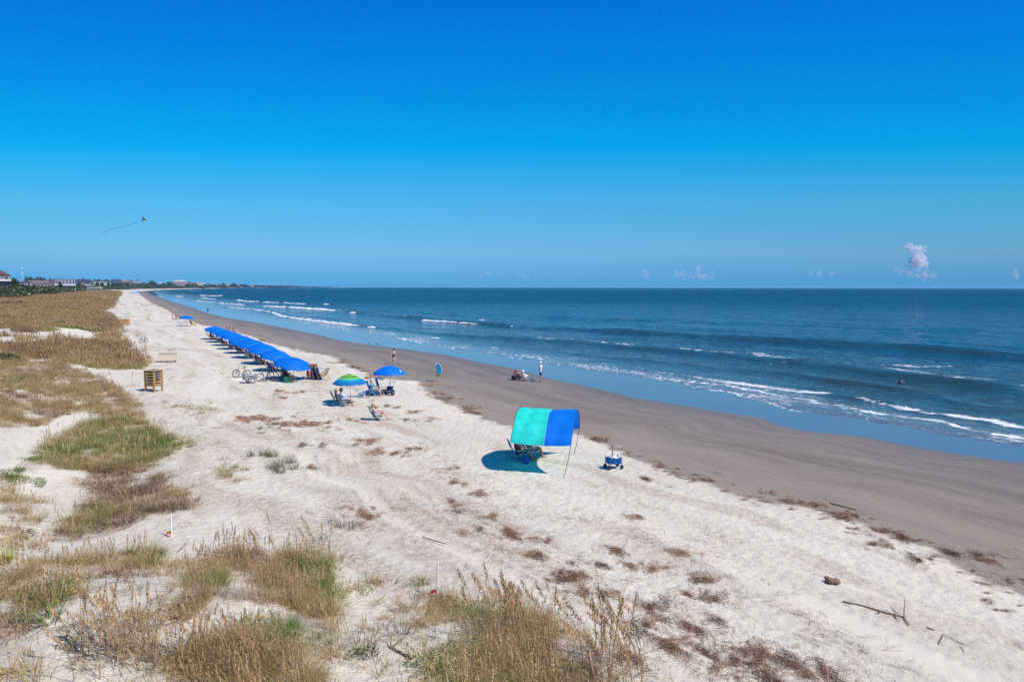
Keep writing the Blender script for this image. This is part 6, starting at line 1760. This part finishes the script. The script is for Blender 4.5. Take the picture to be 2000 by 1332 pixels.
house("white house with dark windows, rightmost of three between navy roofs", 206, 218, 549, 1796, wallm("white", (.60, .58, .56)), roofm("dark", (.07, .07, .09)), 'side', 2, 3)
house("dark navy roofed house left of the pink gabled house", 218, 240, 545.5, 2030, wallm("navy_grey", (.10, .11, .15)), roofm("navy", (.045, .05, .10)), 'hip', 2, 4, roof_h=6)
house("pink gabled house near the middle of the skyline", 240, 254, 546, 2330, wallm("rose", (.42, .28, .27)), roofm("rose_roof", (.42, .28, .27)), 'gable', 2, 3, roof_h=5)
house("dark blue roofed house right of the pink gabled house", 252, 262, 547, 2425, wallm("rose", (.42, .28, .27)), roofm("navy", (.045, .05, .10)), 'hip', 3, 3)
house("cream and white house above the far umbrella cluster", 262, 275, 549, 2533, wallm("white", (.60, .58, .56)), roofm("pale_grey", (.20, .21, .24)), 'side', 2, 3)
house("pale blue grey house at the bend of the coast", 277, 292, 550.5, 2627, wallm("pale_blue", (.36, .40, .44)), roofm("pale_grey", (.20, .21, .24)), 'gable', 2, 4)
house("bright white house standing alone before the hotel", 312, 321, 551.5, 2685, wallm("bright_white", (.80, .80, .79)), roofm("bright_white", (.78, .78, .77)), 'flat', 2, 2)
house("small grey house between the white house and the hotel", 324, 331, 554, 2804, wallm("grey", (.30, .28, .28)), roofm("slate", (.10, .10, .12)), 'hip', 2, 2)
house("large mauve hotel under a curved white roof", 341, 366, 547.5, 3086, wallm("hotel_mauve", (.42, .32, .36)), roofm("bright_white", (.78, .78, .77)), 'vault', 4, 8, roof_h=5.5)
house("low pinkish building right of the curved roof hotel", 366, 384, 552, 3330, wallm("pale_rose", (.36, .28, .28)), roofm("mauve", (.16, .12, .15)), 'side', 3, 6)
house("cream apartment block, left of the pair", 384, 390, 551.8, 3612, wallm("cream", (.68, .58, .42)), roofm("cream", (.55, .48, .38)), 'flat', 5, 2)
house("cream apartment block, right of the pair", 391.5, 400, 551.4, 3792, wallm("cream", (.68, .58, .42)), roofm("cream", (.55, .48, .38)), 'flat', 5, 3)
for i, (a, b, y, Y, c) in enumerate([(404, 411, 554, 3958, "pale_rose"), (416, 424, 555.3, 4200, "dim_brown"), (424, 434, 554.6, 4380, "white"), (441, 449, 554, 4650, "white"), (449, 454, 555.2, 4754, "pale_pink"), (466, 474, 555, 5050, "white"), (477, 482, 555.5, 5244, "white"), (488, 497, 555.3, 5500, "pale_pink")]):
    house("low pale house on the far shore, %s from the cream blocks" % ORD[i], a, b, y, Y, wallm(c, (.6, .5, .5)), roofm("pale_grey", (.20, .21, .24)), 'side', 2, 3)
# white boardwalk railing among the scrub
p0 = at_depth(171, 563.2, 620); p1 = at_depth(199, 562.4, 640)
bw = thing("boardwalk", "white railed boardwalk crossing the scrub below the navy roof", "boardwalk", p0, 0)
m = MB(); m.bar((0, 0, 0), p1 - p0, 1.6, .2); m.build("deck", WHITEP, bw)
m = MB(); m.bar(Vector((0, 0, .95)), p1 - p0 + Vector((0, 0, .95)), .12, .12); m.build("railing", WHITEP, bw)
for i in range(9):
    q = (p1 - p0) * (i / 8); m = MB(); m.box(q + Vector((0, 0, -1.0)), (.16, .16, 3.9)); m.build("post", WHITEP, bw)
# lattice mast
mp = at_depth(45, 560, 1700)
mst = thing("antenna_mast", "thin pale antenna mast rising above the skyline at left", "mast", (mp.x, mp.y, 4), 0)
PALE = simple("pale_mast_paint", (.55, .60, .66), .5)
Hm = CAM_Z + (560 - 522) * 1700 / FPX - 4
for k in range(3):
    a = k * 2.094; m = MB(); m.tube([(1.6 * math.cos(a), 1.6 * math.sin(a), 0), (.35 * math.cos(a), .35 * math.sin(a), Hm)], .16, 5); m.build("leg", PALE, mst)
m = MB()
for i in range(14):
    z0 = Hm * i / 14; z1 = Hm * (i + 1) / 14
    for k in range(3):
        a = k * 2.094; b = a + 2.094; r0 = 1.6 - 1.25 * z0 / Hm; r1 = 1.6 - 1.25 * z1 / Hm; m.tube([(r0 * math.cos(a), r0 * math.sin(a), z0), (r1 * math.cos(b), r1 * math.sin(b), z1)], .08, 4)
m.build("lattice", PALE, mst)
for z in (.72, .94): m = MB(); m.lathe([(.01, -1.2), (1.5, -1.2), (1.7, 0), (1.5, 1.2), (.01, 1.2)], 10, (0, 0, Hm * z)); m.build("antenna_drum", WHITEP, mst)

# ------------------------------------------------------------------ trees among the houses
TRUNK = simple("grey_trunk", (.12, .09, .07), .9)
CRN = [leaf_clump("crown", 700, .11, 700 + i, .9, 8) for i in range(3)]
LEAFT = simple("unused", (.05, .07, .03))
def crown_mat(name, c):
    m, nt, b, o = newmat(name); nt.nodes.remove(b)
    bl = attr(nt, 'blade', 'GEOMETRY')
    col = mixc(nt, bl, tuple(q * .6 for q in c) + (1,), tuple(min(1, q * 1.5) for q in c) + (1,))
    d = N(nt, 'ShaderNodeBsdfDiffuse', None, Color=col).outputs[0]; t = N(nt, 'ShaderNodeBsdfTranslucent', None, Color=col).outputs[0]
    nt.links.new(N(nt, 'ShaderNodeMixShader', None, i0=.25, i1=d, i2=t).outputs[0], o.inputs['Surface']); return m
CM = [crown_mat("crown_dark", (.045, .065, .032)), crown_mat("crown_mid", (.055, .085, .032))]
def tree(label, px, ytop, Y, wpx, group, mi=0, base=4.0, kind='round'):
    x = (px - 1000) / FPX * Y; zt = CAM_Z + (561 - ytop) * Y / FPX; hh = zt - base; wr = wpx / FPX * Y / 2
    r = thing("tree", label, "tree", (x, Y, base), random.uniform(0, 6), group)
    m = MB(); m.tube([(0, 0, -.3), (.05 * hh, .02 * hh, hh * .35), (.02 * hh, 0, hh * .62)], [hh * .035, hh * .025, hh * .012], 7)
    for a in (0.5, 2.4, 4.4): m.tube([(.04 * hh, .02 * hh, hh * .36), (wr * .5 * math.cos(a), wr * .5 * math.sin(a), hh * .66)], [hh * .016, hh * .006], 5)
    m.build("trunk", TRUNK, r)
    cm = CRN[int(px) % 3].copy(); cm.materials.clear(); cm.materials.append(CM[mi])
    c = link("crown", cm, r); c.location = (0, 0, hh * .34); c.scale = (wr * .95, wr * .95, hh * .60)
    return r
GT = "trees among the beach houses"
for i, (px, yt, Y, wp) in enumerate([(57, 540.2, 760, 15), (67, 541.2, 780, 14), (77, 541.8, 790, 13), (88, 543, 800, 14), (33, 543.5, 560, 15), (25, 543, 540, 14)]):
    tree(["tallest dark tree of the clump behind the pink house", "second dark tree in the clump behind the pink house", "third dark tree in the clump behind the pink house", "rightmost dark tree of the clump behind the pink house", "dark tree right of the white balconies", "dark tree directly beside the white balconies"][i], px, yt, Y, wp, GT, 0)
for i, (px, yt, Y, wp, ww) in enumerate([(104, 544.8, 860, 8, "behind the mauve house"), (111, 544.4, 860, 9, "between the mauve house and the glass house"), (189, 544.5, 1506, 9, "behind the leftmost of three white houses"), (199, 545, 1635, 10, "behind the middle of three white houses"), (212, 546, 1818, 9, "behind the rightmost of three white houses"),
                                         (268, 547, 2575, 8, "behind the cream and white house"), (296, 549, 2696, 9, "left of the bright white house"), (303, 549.5, 2708, 10, "midway between the pale blue and white houses"), (330, 550, 2885, 8, "left of the mauve hotel"), (336, 550.5, 2952, 8, "touching the mauve hotel's left side"),
                                         (374, 550.5, 3387, 8, "behind the low pinkish building"), (408, 552.5, 4086, 8, "right of the cream blocks"), (436, 553, 4635, 9, "between two low pale far houses"), (459, 553, 5020, 10, "at the far end of the low pale houses")]):
    tree("dark leafy tree " + ww, px, yt, Y, wp, GT, i % 2)
for i, px in enumerate([121, 131, 141, 150, 158, 172, 181, 193, 203, 214, 223, 231, 243, 250, 258, 264, 274, 281, 288, 293, 300, 307, 318, 323, 333, 339, 369, 380, 403, 413, 422, 431, 439, 452, 462, 471, 480]):
    Yh = float(np.interp(px, [121, 150, 180, 200, 229, 247, 268, 285, 316, 353, 375, 392, 410, 430, 445, 470, 492], [620, 900, 1280, 1500, 1850, 2150, 2350, 2450, 2550, 2900, 3150, 3550, 3850, 4250, 4500, 4900, 5350]))
    yt_ = float(np.interp(px, [121, 200, 300, 400, 480], [551.0, 551.2, 552.8, 554.4, 555.4])) + random.uniform(-.9, 1.2)
    tree("dark leafy tree in front of the skyline houses", px + random.uniform(-2, 2), yt_, Yh, random.uniform(6, 10), "dark trees in front of the skyline houses", i % 2)
# palm above the navy roof
pm = at_depth(164, 556, 900); zt = CAM_Z + (561 - 541.5) * 900 / FPX - 4
pl = thing("palm_tree", "dark palm standing up above the wide navy roof", "palm tree", (pm.x, pm.y, 4), 0)
m = MB(); m.tube([(0, 0, 0), (.3, 0, zt * .5), (.1, 0, zt * .88)], [.3, .22, .18], 7); m.build("trunk", TRUNK, pl)
m = MB()
for i in range(16):
    a = i * 2.4; e_ = random.uniform(-.3, .9); d = Vector((math.cos(a), math.sin(a), 0)); L = 2.2
    p_ = [Vector((.1, 0, zt * .88)) + d * L * t + Vector((0, 0, e_ * L * t - .9 * t * t)) for t in (0, .35, .7, 1)]
    sd = Vector((-d.y, d.x, 0)) * .22
    for j in range(3): m.add([p_[j] - sd, p_[j] + sd, p_[j + 1] + sd * .7, p_[j + 1] - sd * .7], [(0, 1, 2, 3)])
m.build("crown", CM[0], pl)
# lone dark bushes on the dunes
def bush(label, px, py, wm, hm, tint, group=None):
    g_ = G(px, py); r = thing("bush", label, "bush", g_ - Vector((0, 0, .1)), random.uniform(0, 6), group)
    cm = CRN[int(px) % 3].copy(); cm.materials.clear(); cm.materials.append(CM[tint]); c = link("foliage", cm, r); c.scale = (wm / 2, wm / 2, hm * .62)
    m = MB()
    for a in (0, 2, 4): m.tube([(0, 0, -.1), (wm * .2 * math.cos(a), wm * .2 * math.sin(a), hm * .5)], [.05, .02], 5)
    m.build("stem", TRUNK, r)
bush("round dark bush on the brown dune field, upper left", 26, 597, 7.5, 2.0, 0)
bush("dark bush at the left edge above the sand strip", 6, 702, 2.6, 1.0, 0)
bush("low green bush in the middle of the brown dune field", 85, 676, 3.2, .9, 1)
# ------------------------------------------------------------------ tall sea oats standing in front
STEM = simple("oat_stem", (.34, .23, .12), .7, var=.2)
def oat(n_heads, h, lean, seed):
    r = random.Random(seed)
    sp = [Vector((lean * h * t ** 2.2, .04 * h * t, h * t * (1 - .12 * t * t * abs(lean)))) for t in (0, .25, .5, .75, .9, 1.0)]
    m = MB(); m.tube(sp, [.006, .0055, .005, .004, .003, .002], 4)
    for q in range(3):
        a = r.uniform(0, 6.28); z0 = r.uniform(.02, .3) * h; L = h * .4
        b = [Vector((lean * h * (z0 / h) ** 2.2, 0, z0)) + Vector((math.cos(a) * L * t, math.sin(a) * L * t, L * (1.1 * t - 1.2 * t * t))) for t in (0, .35, .7, 1)]
        sd = Vector((-math.sin(a), math.cos(a), 0)) * .006
        for j in range(3): m.add([b[j] - sd, b[j] + sd, b[j + 1] + sd * .6, b[j + 1] - sd * .6], [(0, 1, 2, 3)])
    stem = m.mesh("stem", STEM)
    v = []; f = []; bl = []
    for i in range(n_heads):
        t = .74 + .26 * (i / n_heads) ** .9
        k = min(int(t / .25), 2)
        c = Vector((lean * h * t ** 2.2, .04 * h * t, h * t * (1 - .12 * t * t * abs(lean))))
        d = Vector((lean * 1.1 + r.gauss(0, .28), r.gauss(0, .28), -.85 + r.gauss(0, .2))).normalized()
        L = r.uniform(.026, .045); sd = d.cross(Vector((r.gauss(0, 1), r.gauss(0, 1), r.gauss(0, 1)))).normalized() * L * .24; st_ = d * r.uniform(.005, .05)
        o = len(v); up = d.cross(sd).normalized() * .004
        v += [tuple(c + st_), tuple(c + st_ + d * L * .45 + sd + up), tuple(c + st_ + d * L), tuple(c + st_ + d * L * .45 - sd + up)]; f.append((o, o + 1, o + 2, o + 3)); bl += [r.random()] * 4
    head = bpy.data.meshes.new("seed_head"); head.from_pydata(v, [], f); head.materials.append(OATH)
    a_ = head.attributes.new('blade', 'FLOAT', 'POINT'); a_.data.foreach_set('value', np.array(bl, np.float32)); head.update()
    return stem, head
mo, nt, b, o_ = newmat("oat_seed_head")
bl = attr(nt, 'blade', 'GEOMETRY')
setin(nt, b, Base_Color=mixc(nt, bl, (.38, .22, .09, 1), (.64, .43, .20, 1)), Roughness=.7)
OATH = mo
VAR = [oat(64, 1.0, ln, 800 + i) for i, ln in enumerate((-.22, -.34, -.12, -.42, .08, -.28))]
GO = "sea oat stalks standing in front"
OZ = []   # (zone words, base pixel centre, spread, count, height range)
OZ += [("among the front clump of grass", 535, 1105, 95, 26, 24, .75, 1.15), ("on the right of the front grass", 1010, 1255, 75, 45, 34, .9, 1.5), ("in the sparse stand at front right", 1215, 1330, 60, 55, 34, 1.2, 1.7), ("in the left front corner", 205, 1275, 75, 50, 34, .8, 1.35),
       ("on the front bank of grass", 480, 1300, 110, 30, 22, .7, 1.1), ("on the dune behind the sand path", 180, 770, 75, 26, 26, .9, 1.4), ("by the tall marker pole", 925, 1215, 40, 20, 12, .45, .7)]
zone_lab = {"among the front clump of grass": "tan sea oat stalk rising from the front clump of grass", "on the right of the front grass": "golden sea oat stalk right of the tall marker pole", "in the sparse stand at front right": "tall bent sea oat stalk in the sparse stand at front right",
            "in the left front corner": "golden sea oat stalk in the left front corner", "on the front bank of grass": "short sea oat stalk on the front bank of grass", "on the dune behind the sand path": "thin sea oat stalk against the bare sand strip by the bin", "by the tall marker pole": "short sea oat stalk at the foot of the tall marker pole"}
firsts = {}
for words, cx, cy, sx, sy, cnt, h0, h1 in OZ:
    for i in range(cnt):
        px, py = random.gauss(cx, sx * .6), random.gauss(cy, sy * .6)
        g_ = G(px, min(py, 1420)); vi = random.randrange(len(VAR))
        if vi not in firsts:
            r = thing("sea_oat", zone_lab[words], "sea oat", g_, 0); link("stem", VAR[vi][0], r); link("seed_head", VAR[vi][1], r); firsts[vi] = r
        else: r = copy_tree(firsts[vi])
        hh = random.uniform(h0, h1); r.location = g_ - Vector((0, 0, .03)); r.rotation_euler = (random.gauss(0, .05), random.gauss(0, .06), random.gauss(0, .45)); r.scale = (hh, hh, hh)
        r['label'] = zone_lab[words]; r['group'] = "sea oats " + words
# ------------------------------------------------------------------ single plants on the open sand
TUFTM = crown_mat("tuft_green_grey", (.16, .165, .085)); TUFTG = crown_mat("tuft_green", (.16, .21, .055)); SPIKY = crown_mat("spiky_leaf", (.13, .20, .06))
def tuft(label, px, py, s, mat, n=1, sp=0, hgt=.42, dens=60, wid=.012, lean=.6, name="grass_tuft", cat="grass tuft", seed=0):
    g_ = G(px, py); r = random.Random(seed + int(px)); v = []; f = []; bl = []
    for q in range(n):
        c = G(px + r.gauss(0, sp), py + r.gauss(0, sp * .45)) - g_ if n > 1 else Vector((0, 0, 0))
        b_ = blade_mesh("tmp", max(8, int(dens * r.uniform(.5, 1))), .16 * s, hgt * s * r.uniform(.7, 1.1), wid, lean, seed + q + int(py), mats=[mat, mat])
        o = len(v); v += [tuple(vv_.co + c) for vv_ in b_.vertices]; f += [tuple(i + o for i in p.vertices) for p in b_.polygons]; bl += [x.value for x in b_.attributes['blade'].data]
        bpy.data.meshes.remove(b_)
    me = bpy.data.meshes.new(name); me.from_pydata(v, [], f); me.materials.append(mat)
    a_ = me.attributes.new('blade', 'FLOAT', 'POINT'); a_.data.foreach_set('value', np.array(bl, np.float32)); me.update()
    o = link(name, me, None, g_ - Vector((0, 0, .02))); return tag(o, label, cat)
tuft("broad green tuft on bare sand, upper one of the touching pair", 512, 892, 1.1, TUFTM, 5, 13, .5, 60)
tuft("long green tuft on bare sand, lower one of the touching pair", 543, 922, 1.2, TUFTM, 6, 16, .5, 60)
tuft("small grey tuft left of the touching pair of tufts", 468, 918, .9, TUFTM, 3, 12, .4, 30)
tuft("low round green tuft by the brown reed drift", 516, 838, .9, TUFTG, 4, 10, .32, 60)
tuft("wide sparse tuft behind the front clump of grass", 660, 1030, 1.0, TUFTM, 5, 17, .42, 26, lean=.9)
tuft("small flattened tuft below the wide sparse tuft", 632, 1053, .8, TUFTM, 2, 7, .35, 26, lean=1.2)
tuft("little yellow tuft beside the orange flag", 826, 1142, .7, TUFTG, 1, 0, .3, 40)
tuft("dark green spiky rosette at the lower left", 96, 1212, 1.0, SPIKY, 1, 0, .34, 46, .03, 1.6, "spiky_plant", "plant")
tuft("bright green low plant at the left edge", 10, 1100, 1.2, crown_mat("yellow_green", (.30, .32, .04)), 3, 8, .3, 70, .02, .8, "low_plant", "plant")
# dark leafed vine patches at the front
def vine(label, px, py, s, mat, n):
    g_ = G(px, py); b_ = creeper_mesh("vine", n, .35 * s, .16 * s, .045, int(px)); b_.materials.clear(); b_.materials.append(mat)
    o = link("vine", b_, None, g_); return tag(o, label, "vine")
vine("dark leafed vine on the sand right of the front clump", 712, 1282, 1.0, crown_mat("vine_dark", (.10, .11, .07)), 60)
vine("bright green leafy vine at the foot of the right front grass", 830, 1300, 1.1, crown_mat("vine_green", (.10, .22, .04)), 110)
vine("green leafy vine at the lower left of the right front grass", 862, 1318, .9, crown_mat("vine_green2", (.09, .19, .04)), 80)

# ------------------------------------------------------------------ far clouds over the sea horizon
CLM, nt, b, o_ = newmat("cloud_vapour"); nt.nodes.remove(b)
vv_ = N(nt, 'ShaderNodeVolumePrincipled', None, Color=(1, .94, .96), Density=.0060, Anisotropy=.0)
nt.links.new(vv_.outputs[0], o_.inputs['Volume'])
CLF, nt, b, o_ = newmat("faint_cloud_vapour"); nt.nodes.remove(b)
vv_ = N(nt, 'ShaderNodeVolumePrincipled', None, Color=(1, .97, .98), Density=.0018, Anisotropy=.0)
nt.links.new(vv_.outputs[0], o_.inputs['Volume'])
def cloud(label, puffs, Y, mat, group):
    m = MB(); c0 = at_depth(puffs[0][0], puffs[0][1], Y)
    r_ = random.Random(int(puffs[0][0]))
    for px, py, rp in puffs:
        c = at_depth(px, py, Y) - c0; R_ = rp * Y / FPX
        for q in range(16):
            d = Vector((r_.gauss(0, .52), r_.gauss(0, .52), r_.gauss(0, .48))) * R_
            m.ell(c + d, (R_ * r_.uniform(.16, .52),) * 3, 12, 8)
    t_ = bpy.data.objects.new("t", m.mesh("cloud", mat)); COL.objects.link(t_)
    rm = t_.modifiers.new("r", 'REMESH'); rm.mode = 'VOXEL'; rm.voxel_size = Y / FPX * .8
    dg = bpy.context.evaluated_depsgraph_get(); dg.update()
    me = bpy.data.meshes.new_from_object(t_.evaluated_get(dg)); bpy.data.objects.remove(t_)
    me.materials.clear(); me.materials.append(mat)
    o = link("cloud", me, None, c0); tag(o, label, "cloud", group)
GC = "small clouds low over the sea"
cloud("tall pinkish cloud over the sea at right, the largest", [(1773, 481, 6), (1780, 486, 9), (1790, 487, 9), (1797, 489, 7), (1791, 496, 10), (1795, 504, 10), (1797, 512, 11), (1790, 517, 11), (1804, 518, 8), (1780, 521, 7)], 24000, CLM, GC)
cloud("faint low veil at the foot of the largest cloud", [(1760, 530, 8), (1780, 534, 9), (1800, 536, 10), (1820, 538, 8)], 26000, CLF, GC)
cloud("small round cloud, leftmost bright one over the horizon", [(1258, 530, 6), (1259, 538, 8), (1264, 543, 6)], 24000, CLF, GC)
cloud("small cloud just right of the leftmost bright cloud", [(1318, 530, 5), (1322, 537, 8), (1335, 540, 7)], 24000, CLF, GC)
cloud("small upright cloud in the middle of the horizon group", [(1364, 524, 6), (1362, 533, 8), (1370, 541, 10), (1352, 542, 7)], 24000, CLF, GC)
cloud("smallest cloud at the right end of the horizon group", [(1393, 534, 5), (1390, 542, 6)], 24000, CLF, GC)
cloud("flat faint cloud between the middle group and the largest", [(1585, 533, 6), (1600, 534, 7), (1625, 535, 6)], 26000, CLF, GC)
cloud("faint low cloud over the left part of the horizon", [(1018, 538, 6), (1028, 543, 6), (955, 537, 6), (940, 541, 5)], 26000, CLF, GC)
cloud("faint cloud at the far right edge of the horizon", [(1980, 532, 6), (1985, 540, 7)], 26000, CLF, GC)
# ------------------------------------------------------------------ the air
hm, nt, b, o_ = newmat("sea_air"); nt.nodes.remove(b)
nt.links.new(N(nt, 'ShaderNodeVolumePrincipled', None, Color=(.30, .68, 1.0), Density=4.0e-5, Anisotropy=.0).outputs[0], o_.inputs['Volume'])
hz = MB(); hz.box((0, 0, 0), (1, 1, 1))
_top = 62.0
haze = hz.build("haze", hm)
haze.scale = (250000, 250000, _top + 8); haze.location = (0, 0, (_top - 8) / 2)
tag(haze, "thin blue sea haze over the whole beach", None, None, 'stuff')
